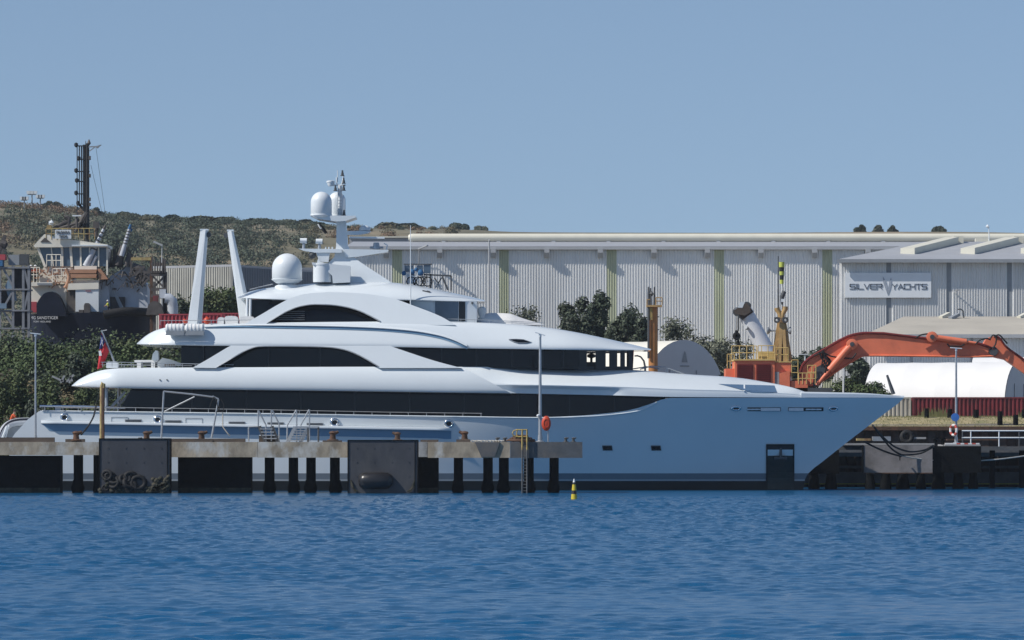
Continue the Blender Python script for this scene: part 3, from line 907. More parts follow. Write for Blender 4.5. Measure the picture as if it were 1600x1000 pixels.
TB = [(371,465),(388,466.2),(425,468),(460,469),(520,469),(600,469),(640,469.3),(700,470.8),(757,471)]
xs5 = [371,374,378,383,388,395,402,412,425,442,460,490,520,560,600,620,640,655,670,685,700,715,730,744,757]
rows = []
for k, (f, hb) in enumerate(((0,1.6),(.2,2.6),(.5,3.3),(.82,3.68),(.95,3.76),(1,3.7),(1,2.9))):
    r_ = []
    for x in xs5:
        y0, y1 = tint(x, TT), tint(x, TB)
        r_.append((x, y0 + (y1-y0)*f + (.25 if k == 6 else 0), max(.2, hb - 1.0*(1 - smooth01(360, 430, x)) - 1.6*smooth01(620, 790, x)**1.3)))
    rows.append(r_)
mb = MB(); shell(mb, rows, 2, 2); ht = mb.build('hardtop', M['gel'], yr, smooth=35)
mb = MB(); c = yp(666.5, 456, 2.75); mb.cyl(c, yp(672,457.3,2.75), .12, .12, 8); mb.cyl(yp(660,454.4,2.8), yp(668,456.2,2.8), .07, .07, 8); mb.build('deck_light', M['dgrey'], ht)
mb = MB(); mb.cyl(yp(390,452.5,1.5), yp(426,444,1.5), .05, .05, 6); mb.build('roof_rail', M['grey'], ht)
# ---------------------------------------------------------------- yacht: mast, domes, deck gear
def dome(px, ytop, ybase, wpx, hb, base_drop=0):
    c = yp(px, ybase, hb); Yd = YC - hb
    r = px2m(wpx, Yd) / 2; h = px2m(ybase - ytop, Yd)
    mb = MB(); prof = [(r*.96, 0), (r, .03*h), (r, h - r)]
    prof += [(r * math.cos(t), h - r + r * math.sin(t)) for t in [R(a) for a in (12,24,36,48,60,70,80)]] + [(.02, h)]
    mb.lathe(c, prof, 32)
    return mb, c, r
mb, c, r = dome(448.5, 396, 436, 47, 1.6); d = mb.build('satellite_dome', M['gel2'], yr, smooth=50)
mb = MB(); mb.lathe(c, [(r*.5,-.55),(r*.45,-.42),(r*.75,-.3),(r*1.03,-.06),(r*1.03,.0)], 32); mb.build('dome_base', M['gel2'], d, smooth=40)
mb = MB(); mb.lathe(yp(448.5,450,1.6), [(r*.85,-.2),(r*.8,.15),(r*.55,.3)], 24); mb.build('dome_pedestal', M['gel2'], d, smooth=40)
for px, yt, yb, wd, hb in ((502, 299.5, 335, 33, 1.0), (526.5, 300, 336, 27, -1.2)):
    mb, c, r = dome(px, yt, yb, wd, hb); d = mb.build('satellite_dome', M['gel2'], yr, smooth=50)
    mb = MB(); mb.lathe(c, [(r*.5,-.35),(r*.95,-.2),(r*1.04,-.08),(r*1.02,.02)], 28); mb.build('dome_base', M['gel2'], d, smooth=40)
Ym = YC
mb = MB()
mb.pprism([(486,336.5),(556,337),(556,339.5),(540,345),(524,346),(496,341.5)], Ym - 1.6, Ym + 1.6); pf = mb.build('mast_platform', M['gel'], yr)
def taper(mb, secs):
    """rectangular sections (px0, px1, py, half depth) from top to bottom"""
    rows = []
    for a, b, y, hd in secs:
        q = [P(a, y, Ym), P(b, y, Ym)]
        rows.append([Vector((q[0].x, Ym-hd, q[0].z)), Vector((q[1].x, Ym-hd, q[1].z)), Vector((q[1].x, Ym+hd, q[0].z)), Vector((q[0].x, Ym+hd, q[0].z)), Vector((q[0].x, Ym-hd, q[0].z))])
    mb.grid(rows, flip=True)
    return mb
mb = MB()
taper(mb, [(526,541,344,.3),(526,542,360,.36),(525.5,544,385,.5),(523,552,402,.7),(508,575,418,1.0),(505,600,434,1.3),(504,616,445,1.4)])
mast = mb.build('radar_mast', M['gel'], yr, smooth=20)
# crosstree with its two arms
mb = MB(); mb.pprism([(466,388.4),(534,389.2),(534,394.8),(492,394.8),(474,391.6)], Ym - 1.1, Ym - .2); arm1 = mb.build('mast_wing', M['gel'], yr)
mb = MB(); mb.pprism([(536,389),(607,390.5),(605,394),(560,401),(540,402.5)], Ym - .9, Ym + .5); mb.build('mast_wing', M['gel'], yr)
mb = MB(); mb.pprism([(494,394.8),(515,395.4),(513,409.5),(499,409)], Ym - 1.0, Ym - .3); mb.build('wing_bracket', M['gel2'], yr)
mb = MB(); mb.pprism([(494,414),(497,404),(500,409.5),(506,410.5),(506,414)], Ym - 1.5, Ym - 1.2); mb.build('horn', M['gel2'], yr)
# equipment housing at the mast foot
mb = MB(); mb.lathe(P(504, 441, Ym - 2.0), [(.74,0),(.75,.2),(.74,1.3),(.78,1.34),(.78,1.44),(.1,1.5)], 24); mb.build('equipment_drum', M['gel2'], yr, smooth=40)
mb = MB(); mb.pprism([(487,409.8),(547,415.5),(547,441),(520,442.5),(519,431),(506,418),(488,413)], Ym - 2.6, Ym - 1.6); mb.build('equipment_housing', M['gel2'], yr)
# searchlights
for px, yy in ((474.5, 376), (499, 377)):
    c = P(px, yy, Ym - .9)
    mb = MB(); mb.cyl(c + Vector((-.28,0,0)), c + Vector((.25,0,-.02)), .2, .22, 14); s_ = mb.build('searchlight', M['gel2'], yr, smooth=50)
    mb = MB(); mb.cyl(c + Vector((.25,0,-.02)), c + Vector((.29,0,-.02)), .19, .19, 14); mb.build('lens', M['recess'], s_)
    mb = MB(); mb.cyl(c + Vector((0,0,-.2)), P(px, 389, Ym - .9), .1, .13, 8); mb.build('pedestal', M['steel'], s_, smooth=60)
for px in (509, 514, 519.5):
    c = P(px, 389, Ym - .9); mb = MB(); mb.cyl(c, c + Vector((0,0,.16)), .06, .06, 8); mb.build('deck_lamp', M['gel2'], yr)
mb = MB(); c = P(488, 398.5, Ym - .8); mb.lathe(c, [(.05,-.32),(.26,-.2),(.3,0),(.22,.2),(.05,.28)], 14, axis='y'); mb.build('loudhailer', M['dgrey'], yr, smooth=50)
# radar scanner on the forward arm, open array on a gearbox
mb = MB(); mb.pprism([(541,361),(562,360.5),(580,361.5),(574,364.5),(560,367),(541,367)], Ym - .4, Ym + .4); mb.build('radar_bracket', M['gel'], yr)
mb = MB(); c = P(570, 357, Ym); mb.lathe(c, [(.42,-.18),(.45,-.05),(.38,.12),(.2,.22),(.02,.25)], 18); mb.build('radar_dome', M['gel2'], yr, smooth=50)
mb = MB(); a = P(546, 371, Ym - .6); b = P(601, 371.6, Ym - .6); mb.beam(a, b, .18, .14); rs = mb.build('radar_scanner', M['gel2'], yr)
mb = MB(); c = P(588, 389, Ym - .3); mb.cyl(c, c + Vector((0,0,.5)), .3, .22, 12); mb.cyl(c + Vector((-.5,0,.12)), c + Vector((.55,0,.12)), .09, .09, 8); mb.build('gearbox', M['steel'], yr, smooth=50)
mb = MB(); mb.tube([P(604,390,Ym-.3), P(605,383,Ym-.3), P(600,380,Ym-.3)], .05, 6); mb.build('lamp_bracket', M['gel2'], yr)
# top of the mast
mb = MB(); mb.cyl(P(531, 338, Ym), P(531, 290, Ym), .2, .15, 10); tm = mb.build('topmast', M['gel2'], yr, smooth=60)
mb = MB()
for k in range(8): 
    y = 333 - k * 5; mb.beam(P(528,y,Ym-.25), P(534,y,Ym-.25), .04)
for x in (528, 534): mb.beam(P(x,336,Ym-.25), P(x,292,Ym-.25), .04)
mb.build('mast_rungs', M['steel'], tm, kind='stuff')
mb = MB()
mb.tube([P(531,293,Ym), P(526,286,Ym), P(526,277,Ym)], .06, 6); mb.tube([P(531,293,Ym), P(535,286,Ym), P(537,275,Ym)], .07, 6)
mb.tube([P(527.5,284,Ym), P(527.5,266,Ym)], .035, 6); mb.beam(P(517,289.5,Ym), P(540,289.5,Ym), .12)
mb.build('mast_head', M['gel2'], tm, smooth=60)
mb = MB(); c = P(517, 286, Ym); mb.lathe(c, [(.2,-.25),(.28,-.1),(.3,.05),(.15,.12)], 14); mb.lathe(c + Vector((-.02,0,.1)), [(.33,-.06),(.33,.06),(.2,.1)], 14); mb.build('mast_lantern', M['gel2'], tm, smooth=50)
for px, py in ((524,297.5),(537,297),(537,286),(537.5,336),(535,274)):
    c = P(px, py, Ym - .25); mb = MB(); mb.cyl(c, c + Vector((0,0,.22)), .12, .1, 10); mb.cyl(c + Vector((0,0,.22)), c + Vector((0,0,.4)), .07, .07, 8); mb.cyl(c + Vector((0,0,-.05)), c, .17, .17, 10); mb.build('navigation_light', M['dgrey'], tm, smooth=50)
mb = MB(); mb.tube([P(537.5,334,Ym-.2), P(538,310,Ym-.2)], .035, 5); mb.build('mast_whip', M['gel2'], tm)
# courtesy flag
M['flagblack'] = mat('black_flag', (.015,.015,.017), .8, .1, 2)
M['flagwhite'] = mat('white_flag', (.7,.7,.7), .8, .05, 2)
def cloth(mb, pts4, nu, nv, amp, ph=0):
    a, b, c, d = [Vector(p) for p in pts4]    # a-b top edge, d-c bottom edge
    rows = []
    for i in range(nv + 1):
        r_ = []
        for j in range(nu + 1):
            s, t = j / nu, i / nv
            p = a*(1-s)*(1-t) + b*s*(1-t) + c*s*t + d*(1-s)*t
            r_.append(p + Vector((0, amp * math.sin(s * 7 + t * 3 + ph), 0)))
        rows.append(r_)
    mb.grid(rows); mb.grid([[p + Vector((0,.012,0)) for p in r_] for r_ in rows], flip=True)
fl = MB(); cloth(fl, [P(495,350,Ym-.3), P(500,348,Ym-.3), P(512,363,Ym-.3), P(508,366,Ym-.3)], 6, 6, .06)
f_ = tag(fl.build('courtesy_flag', M['flagblack'], None, loc=P(500,350,Ym-.3)), 'small black and white flag fluttering under the mast platform', 'flag')
mb = MB(); cloth(mb, [P(495.5,350.5,Ym-.34), P(498,349.5,Ym-.34), P(503,357,Ym-.34), P(500.5,358,Ym-.34)], 4, 4, .05); mb.build('white_canton', M['flagwhite'], f_)
# whip aerials
for px, y0, y1, hb in ((641.5, 352, 509, 3.9),):
    mb = MB(); mb.cyl(yp(px, y0, hb), yp(px, y1, hb), .025, .05, 6); wa = mb.build('whip_aerial', M['gel2'], yr, smooth=60)
    mb = MB(); c = yp(px, 509, hb); mb.cyl(c + Vector((0,0,-.1)), c + Vector((0,0,.35)), .18, .07, 8); mb.add([c + Vector((.0,-.05,-.1)), c + Vector((.55,-.05,.2)), c + Vector((.55,.05,.2)), c + Vector((0,.05,-.1))], [(0,1,2,3)]); mb.build('aerial_foot', M['gel2'], wa)
# tall raked crane arms standing on the sun deck aft
for (x0, x1, yb, x2, x3, yt, hb) in ((293.5,314.5,509,313.5,325,360,3.6), (376,396,509,355.5,364.5,361,-2.6)):
    d0, d1 = .5, .28
    Yk = YC - hb
    lo = [P(x0,yb,Yk), P(x1,yb,Yk)]; hi = [P(x2,yt,Yk), P(x3,yt,Yk)]
    mid = .42
    mb = MB()
    def sec(a, b, d): 
        c_ = (a + b) / 2; m_ = a.lerp(b, .72)
        return [Vector((a.x, a.y - d, a.z)), Vector((m_.x, a.y - d - .12, a.z)), Vector((b.x, a.y - d*.2, b.z)), Vector((b.x, a.y + d, b.z)), Vector((a.x, a.y + d, a.z)), Vector((a.x, a.y - d, a.z))]
    rows = [sec(hi[0], hi[1], d1), sec(lo[0], lo[1], d0)]
    mb.grid(rows, flip=True)
    mb.add(rows[0][:5], [(4,3,2,1,0)])
    ca = mb.build('crane_arm', M['gel2'], yr, label='tapered white deck crane arm raised near upright')
    mb = MB(); t = hi[1] if x2 > x0 else hi[0]
    mb.cyl(t + Vector((.05 if x2 > x0 else -.1,-.2,-.35)), t + Vector((.05 if x2 > x0 else -.1,.2,-.35)), .2, .2, 12); mb.build('sheave', M['dgrey'], ca, smooth=50)
    mb = MB(); mb.box(Vector((hi[0].x-.03, Yk-.33, hi[0].z-.02)), Vector((hi[1].x+.03, Yk+.33, hi[0].z+.1))); mb.build('arm_cap', M['gel'], ca)
# liferaft canisters
for px in (273.5, 304.5):
    Yk = YC - 5.2; c = P(px, 513.5, Yk); L = px2m(29, Yk) / 2; r = px2m(7.4, Yk)
    mb = MB(); mb.lathe(c, [(.05,-L),(r*.8,-L),(r*.97,-L+.06),(r,-L+.12),(r,L-.12),(r*.97,L-.06),(r*.8,L),(.05,L)], 20, axis='x'); lr = mb.build('liferaft_canister', M['tarp'], yr, smooth=40)
    for k in range(5):
        mb = MB(); x = -L + L*2*(k+.5)/5; mb.lathe(c + Vector((x,0,0)), [(r*1.0,-.05),(r*1.09,-.035),(r*1.09,.035),(r*1.0,.05)], 20, axis='x'); mb.build('canister_band', M['gel2'], lr, smooth=30)
    mb = MB(); b0 = P(px - 14, 517, Yk - .45); b1 = P(px + 15, 523.5, Yk + .3); mb.box((b0.x, Yk-.42, b0.z), (b1.x, Yk-.36, b1.z)); mb.beam((b0.x-.05, Yk-.5, b1.z), (b1.x, Yk-.5, b1.z), .08); mb.beam((b0.x, Yk-.4, b1.z), (b0.x+.12, Yk, b0.z+.2), .07); mb.beam((b1.x, Yk-.4, b1.z), (b1.x-.12, Yk, b0.z+.2), .07); mb.build('cradle', M['grey'], lr)
# rails
def rail(mb, pts, hb, posts, r=.03, base=None, far=False, drop=7):
    P_ = [yp(x, y, hb, far) for x, y in pts]; mb.tube(P_, r, 6)
    for x in posts:
        y = tint(x, pts); mb.cyl(yp(x, y, hb, far), yp(x, y + drop, hb, far), r*.8, r*.8, 5)
for far in (False, True):
    mb = MB(); pts = [(62,635),(80,635.3),(170,636.5),(400,640),(600,644),(753,646)]
    rail(mb, pts, 5.62, [70+28.4*k for k in range(25)], .035, far=far); mb.build('side_rail', M['steel'], yr, smooth=60)
    mb = MB(); rail(mb, [(158,566),(185,566),(300,568.5),(365,570)], 5.0, [160,175,190,205,222,240,262,285,305,330,352], .03, far=far); rail(mb, [(158,570),(300,571.5)], 5.0, [], .018, far=far); mb.build('upper_deck_rail', M['steel'], yr, smooth=60)
    mb = MB(); rail(mb, [(250,501),(330,500.5),(395,500)], 4.4, [250,268,286,330,350,372,392], .028, far=far); mb.build('sun_deck_rail', M['steel'], yr, smooth=60)
    mb = MB(); rail(mb, [(680,497.5),(760,500),(850,504.5)], 2.9, [682,700,720,742,765,800,846], .025, far=far, drop=8); mb.build('forward_rail', M['steel'], yr, smooth=60)
mb = MB(); mb.tube([yp(62,634.6,5.55), yp(130,635,5.55), yp(196,637.5,5.55)], .085, 8); mb.build('stern_handrail', M['chrome'], yr, smooth=60)
mb = MB(); a = yp(86,636,5.4); mb.box(a, a + Vector((.45,.2,-.35))); mb.build('rail_locker', M['steel'], yr)
# furniture on the upper deck aft
def furn(name, label, cat, boxes, hb, m, bev=None):
    root = None
    mb = MB()
    for (x0,y0,x1,y1,dep) in boxes:
        a = yp(x0,y0,hb); b = yp(x1,y1,hb); mb.box((a.x,a.y,a.z),(b.x,a.y+dep,b.z))
    c = yp(boxes[0][0], 574.5, hb)
    return tag(mb.build(name, m, None, loc=c), label, cat)
furn('deck_locker', 'low white locker by the stern rail of the upper deck', 'locker', [(166,567,184,575,1.0),(168,565,182,567,.8)], 3.5, M['gel2'])
furn('lounge_table', 'long flat white table on the upper deck aft', 'table', [(210,562.5,246,565.5,2.2),(214,565.5,220,575,1.8),(236,565.5,242,575,1.8)], 3.0, M['tarp'])
t = empty('sun_lounger', yp(262,574.5,2.6), 'white sun lounger with raised back on the upper deck', 'sun lounger')
mb = MB(); mb.pprism([(246,575),(246,566),(254,559),(266,561.5),(283,567.5),(283,571),(275,571),(273,574.5),(256,574.5)], YC-2.9, YC-2.1); mb.build('base', M['tarp'], t)
mb = MB(); c = yp(243, 556, 2.9)
mb.pprism([(237,562),(238.5,553),(243,547.3),(246.5,548),(247.5,553),(247.5,563.5)], YC-3.0, YC-1.9); mb.build('backrest', M['gel2'], t, smooth=30)
mb = MB()
for k in range(5): mb.pbox(257 + k*3.4, 569, 259.4 + k*3.4, 572.5, YC-2.94, YC-2.9)
mb.build('slat', M['teak'], t, kind='stuff')
# sun deck furniture under covers, fenders, tender cover
for i, (x0,x1,yt,lab) in enumerate(((339,352,495.5,'small covered chair on the sun deck behind the white crane arm'),(350,372,493.5,'large white covered sofa on the sun deck between the crane arms'),(374,398,494,'white covered table on the sun deck below the hardtop tip'))):
    mb = MB(); mb.pprism(curve([(x0,508),(x0+.6,yt+4),(x0+3,yt+.6),((x0+x1)/2,yt),(x1-3,yt+.8),(x1-.6,yt+4),(x1,508)], 3), YC-3.6, YC-2.2)
    tag(mb.build('covered_furniture', M['tarp'], None, smooth=40, loc=yp((x0+x1)/2,508,3)), lab, 'deck furniture')
M['orange'] = mat('orange_plastic', (.55,.06,.02), .45, .08, 2)
for px, py, rp, lab in ((323.5,501,5.6,'round orange fender buoy on the sun deck beside the crane arm'),(288.5,502,3.6,'small orange fender buoy half hidden behind the crane arm')):
    c = yp(px, py, 2.2); r = px2m(rp, YC-2.2)
    mb = MB(); mb.lathe(c, [(.02,-r)]+[(r*math.cos(R(a)), r*math.sin(R(a))) for a in range(-75,76,15)]+[(.05,r),(.05,r*1.25)], 18)
    tag(mb.build('fender_buoy', M['orange'], None, smooth=60, loc=c), lab, 'buoy')
t = empty('covered_tender', yp(800,507,1.5), 'boat under a pointed white cover on the foredeck roof', 'tender')
TTc = [(742,507),(746,499),(750,494.5),(757,490.5),(768,489),(784,489.3),(796,490),(808,494),(822,499),(836,503),(850,506.5)]
rows = []
for f, hb in ((0,.15),(.25,1.0),(.6,1.5),(1,1.65)):
    rows.append([(x, y + (508 - y) * f, hb * (1 - .6*smooth01(790,860,x)) * (.5 + .5*smooth01(740,758,x))) for x, y in TTc])
mb = MB(); shell(mb, rows, 3, 2); mb.build('cover', M['tarp'], t, smooth=50)
mb = MB(); mb.lathe(yp(753,488,1.0), [(.12,-.8),(.2,-.4),(.32,.0),(.34,.25),(.2,.42),(.02,.46)], 16); mb.build('engine_hood', M['tarp'], t, smooth=50)
mb = MB(); rail(mb, [(748,502.5),(790,503.5),(852,507)], 2.2, [748,765,790,820,850], .02, drop=5); mb.build('lashing_rail', M['steel'], t)
# gym rack and bicycles standing on the hardtop
def pp(x, y, dy=0): return P(x, y, YC + 1.5 + dy)
t = empty('equipment_rack', pp(668,452), 'dark rack frame with exercise gear on the roof of the yacht', 'rack')
for a, b in (((673,428),(673,450)),((705,431),(705,454)),((662,429),(705,431))):
    mb = MB(); mb.beam(pp(*a), pp(*b), .13); mb.build('rack_bar', M['dgrey'], t)
mb = MB(); mb.beam(pp(691,432), pp(700,453), .16); mb.beam(pp(679,434,.6), pp(690,452,.6), .09); mb.beam(pp(690,434,.6), pp(680,450,.6), .09); mb.build('rack_brace', M['dgrey'], t)
mb = MB(); 
for k in range(5): mb.beam(pp(677+k*3,437+k*2,.3), pp(681+k*3,450+k,.3), .07)
mb.build('rack_gear', M['steel'], t, kind='stuff')
M['bluecloth'] = mat('blue_canvas', (.035,.13,.27), .8, .2, 3, bump=.4, bscale=4)
t = empty('blue_covered_console', pp(648,446), 'console with blue covers and dark screens on the yacht roof', 'console')
for (x0,y0,x1,y1) in ((632,414.5,646,425),(651.5,414.5,661,425),(662,413,673,427)):
    mb = MB(); a = pp(x0,y0); b = pp(x1,y1); mb.box((a.x,a.y,a.z),(b.x,a.y+.4,b.z)); mb.build('screen', M['blueglass'], t)
mb = MB(); mb.beam(pp(631,413), pp(675,413), .1); mb.build('top_bar', M['dgrey'], t)
for (x,y,rp) in ((631,427,3.6),(644,425,4.5),(657,426,5),(650,421,3)):
    mb = MB(); r = px2m(rp, 324); mb.lathe(pp(x,y,-.2), [(.05,-r),(r*.8,-r*.7),(r,0),(r*.7,r*.7),(.05,r)], 10); mb.build('blue_cover', M['bluecloth'], t, smooth=50)
mb = MB(); a = pp(635,428); b = pp(648,443); mb.box((a.x,a.y,a.z),(b.x,a.y+.6,b.z)); mb.build('console_body', M['tarp'], t)
for i, (x, lab) in enumerate(((647,'bicycle with white frame parked on the roof by the blue console'),(662,'dark bicycle parked on the roof against the rack'))):
    t = empty('bicycle', pp(x, 447), lab, 'bicycle')
    for dx in (-4.5, 6):
        mb = MB(); c = pp(x+dx, 440, -.3); rot_oval(mb, c, (0,-1,0), .36, .36, .045, 18, 6); wh = mb.build('wheel', M['black'], t)
        mb = MB()
        for k in range(4): mb.beam(c + Vector((.33*math.cos(k*.785),0,.33*math.sin(k*.785))), c - Vector((.33*math.cos(k*.785),0,.33*math.sin(k*.785))), .015)
        mb.build('spokes', M['steel'], wh, kind='stuff')
    mb = MB(); a, b, c_, d_ = pp(x-4.5,440,-.3), pp(x+1,440,-.3), pp(x+4.5,432,-.3), pp(x-2,432,-.3)
    for q in ((a,b),(b,c_),(c_,d_),(d_,a),(d_,b),(c_,pp(x+6,440,-.3)),(c_,pp(x+5,429,-.3)),(d_,pp(x-2.4,429,-.3))): mb.cyl(q[0], q[1], .035, .035, 6)
    mb.build('frame', M['gel2'] if i == 0 else M['dgrey'], t)
    mb = MB(); mb.box(pp(x-4,428.8,-.35), pp(x-1,429.8,-.15)); mb.build('saddle', M['black'], t)
# ensign
t = empty('ensign_staff', yp(180,572,0), 'grey raked staff at the stern of the yacht', 'flagpole')
mb = MB(); mb.cyl(yp(180.5,570,0), yp(158.5,516,0), .09, .06, 8); mb.build('pole', M['steel'], t, smooth=60)
mb = MB(); mb.cyl(yp(160,517,0), yp(167,515.5,0), .03, .03, 6); mb.build('cap_arm', M['steel'], t)
M['flagred'] = mat('red_flag', (.45,.02,.03), .8, .15, 2)
M['flagblue'] = mat('blue_flag', (.02,.035,.16), .8, .1, 2)
e = MB(); cloth(e, [yp(158.5,520,.1), yp(170,549,.1), yp(160,574,.25), yp(152,577,.2)], 8, 10, .16)
en = tag(e.build('ensign', M['flagred'], None, smooth=80, loc=yp(158,520,.1)), 'red ensign with blue canton hanging from the staff', 'flag')
mb = MB(); cloth(mb, [yp(158.2,521,.13), yp(164.2,536,.15), yp(159,545,.22), yp(155,546,.2)], 5, 5, .1); mb.build('canton', M['flagblue'], en, smooth=80)
mb = MB(); mb.beam(yp(157.5,527,.35), yp(161,541,.35), .1, .03); mb.beam(yp(160.8,531,.35), yp(157,539,.35), .1, .03); mb.beam(yp(156,548,.35), yp(157,556,.35), .2, .03); mb.build('white_cross', M['flagwhite'], en)
# ---------------------------------------------------------------- concrete jetty in front of the yacht
def stain_mat(name, c, c2, c3):
    m = mat(name, c, .9, .22, .8, bump=.35, bscale=6, c2=c2, f2=(.48,.62), sc2=.55, stretch=(1,1,.5))
    return m
M['conc'] = mat('stained_concrete', (.36,.3,.22), .9, .45, .9, bump=.35, bscale=6, c2=(.55,.54,.5), f2=(.53,.64), sc2=.34, stretch=(1,1,.6))
M['conc_new'] = mat('patched_concrete', (.5,.51,.51), .9, .15, 1, bump=.3, bscale=6, c2=(.2,.19,.17), sc2=.5)
M['conc_dark'] = mat('dark_weathered_concrete', (.085,.092,.098), .85, .2, 1.2, bump=.3, bscale=5, c2=(.13,.12,.11), sc2=.7)
M['fender'] = mat('fender_panel_plastic', (.05,.05,.056), .55, .25, .5, bump=.12, bscale=1.5, c2=(.1,.095,.09), f2=(.5,.75), sc2=.35, stretch=(1,1,.4))
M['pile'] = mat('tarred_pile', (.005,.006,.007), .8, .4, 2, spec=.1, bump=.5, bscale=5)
M['growth'] = mat('marine_growth', (.03,.032,.022), .95, .5, 3, bump=1, bscale=8, c2=(.075,.065,.045), sc2=2)
M['rust'] = mat('rusty_steel', (.11,.055,.032), .85, .35, 3, bump=.4, bscale=10, c2=(.07,.045,.03), sc2=2)
M['timber'] = mat('old_timber', (.095,.075,.062), .9, .25, 2, bump=.4, bscale=8, stretch=(.3,1,1))
M['yellow'] = mat('yellow_paint', (.43,.31,.09), .65, .2, 3, c2=(.25,.17,.08), sc2=2)
M['rope'] = mat('pale_rope', (.5,.48,.43), .9, .15, 8)
M['drope'] = mat('dark_rope', (.02,.02,.02), .9, .2, 8)
JY = 302.0
jt = empty('concrete_jetty', (P(400, 690, JY).x, JY + 3.5, 0), 'long concrete jetty on black piles with two fender panels, in front of the yacht', 'jetty')
def jb(name, m, x0, y0, x1, y1, Y0, Y1, parent=None, **k):
    mb = MB(); mb.pbox(x0, y0, x1, y1, Y0, Y1); return mb.build(name, m, parent or jt, **k)
for (a, b, y1, m, lab, bk) in ((-420,-190,711.5,'conc',None,JY+7),(-189.6,-20,711,'conc',None,JY+7),(-19.6,159,711,'conc',None,JY+7),(159.4,402,714.4,'conc',None,JY+7),(402.4,545,715,'conc',None,JY+7),(545.4,668,714,'conc_new','pale patched length of jetty beam',JY+7),(668.4,797,715.3,'conc',None,JY+7),(797.4,910,715.5,'conc_dark','dark end length of jetty beam',JY+7)):
    mb = MB(); mb.pbox(a, 690.6, b, y1, JY, bk)
    o = mb.build('deck_beam', M[m], jt, label=lab)
mb = MB(); mb.prism([P(742,690.9,JY), P(781,690.9,JY), P(773,714,JY), P(752,714,JY)], (0,-.12,0)); mb.build('shadow_plate', M['conc_dark'], jt, label='dark plate painting a cast shadow on the beam face')  # dark trapezoid stands in for a shadow cast on the beam
# dark skirt walls and piles standing back under the deck
for a, b in ((-420,-240),(-60,94.5),(278,392.5),(652.5,685)):
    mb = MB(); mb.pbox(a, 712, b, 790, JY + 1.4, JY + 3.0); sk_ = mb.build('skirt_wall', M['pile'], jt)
    mb = MB(); p_, q_ = P(a, 0, JY + 1.4), P(b, 0, JY + 1.4); mb.box((p_.x + .02, JY + 1.3, -.5), (q_.x - .02, JY + 1.42, .38)); mb.build('weed_band', M['growth'], sk_)
for a, b in ((-215,-200),(-160,-145),(-110,-95),(115,130),(146,156),(413.5,429),(451,466),(478.5,493.5),(515.5,531),(709,723.5),(755,770),(779.5,795),(818.5,834),(858.5,873)):
    c = (a + b) / 2; r = px2m(b - a, JY + 2.2) / 2
    top = P(c, 713, JY + 2.2); mb = MB(); mb.cyl((top.x, top.y, 3.0), (top.x, top.y, -2.5), r, r, 16)
    o = mb.build('pile', M['pile'], jt, smooth=50)
    rg = random.Random(int(a)); mb = MB(); prof = [(r*1.0,.95),(r*1.12,.7),(r*(1.3+rg.random()*.15),.4),(r*(1.35+rg.random()*.1),.2),(r*1.15,.02),(r*1.05,-.6)]
    mb.lathe((top.x + rg.uniform(-.06,.06), top.y, 0), prof[::-1], 14); mb.build('growth_collar', M['pile'], o, smooth=60)
# the rear row of piles, seen dark between the front ones
for a in (105, 440, 500, 740, 805, 865):
    top = P(a, 713, JY + 5.5); mb = MB(); mb.cyl((top.x, top.y, 3.0), (top.x, top.y, -2.5), .3, .3, 12)
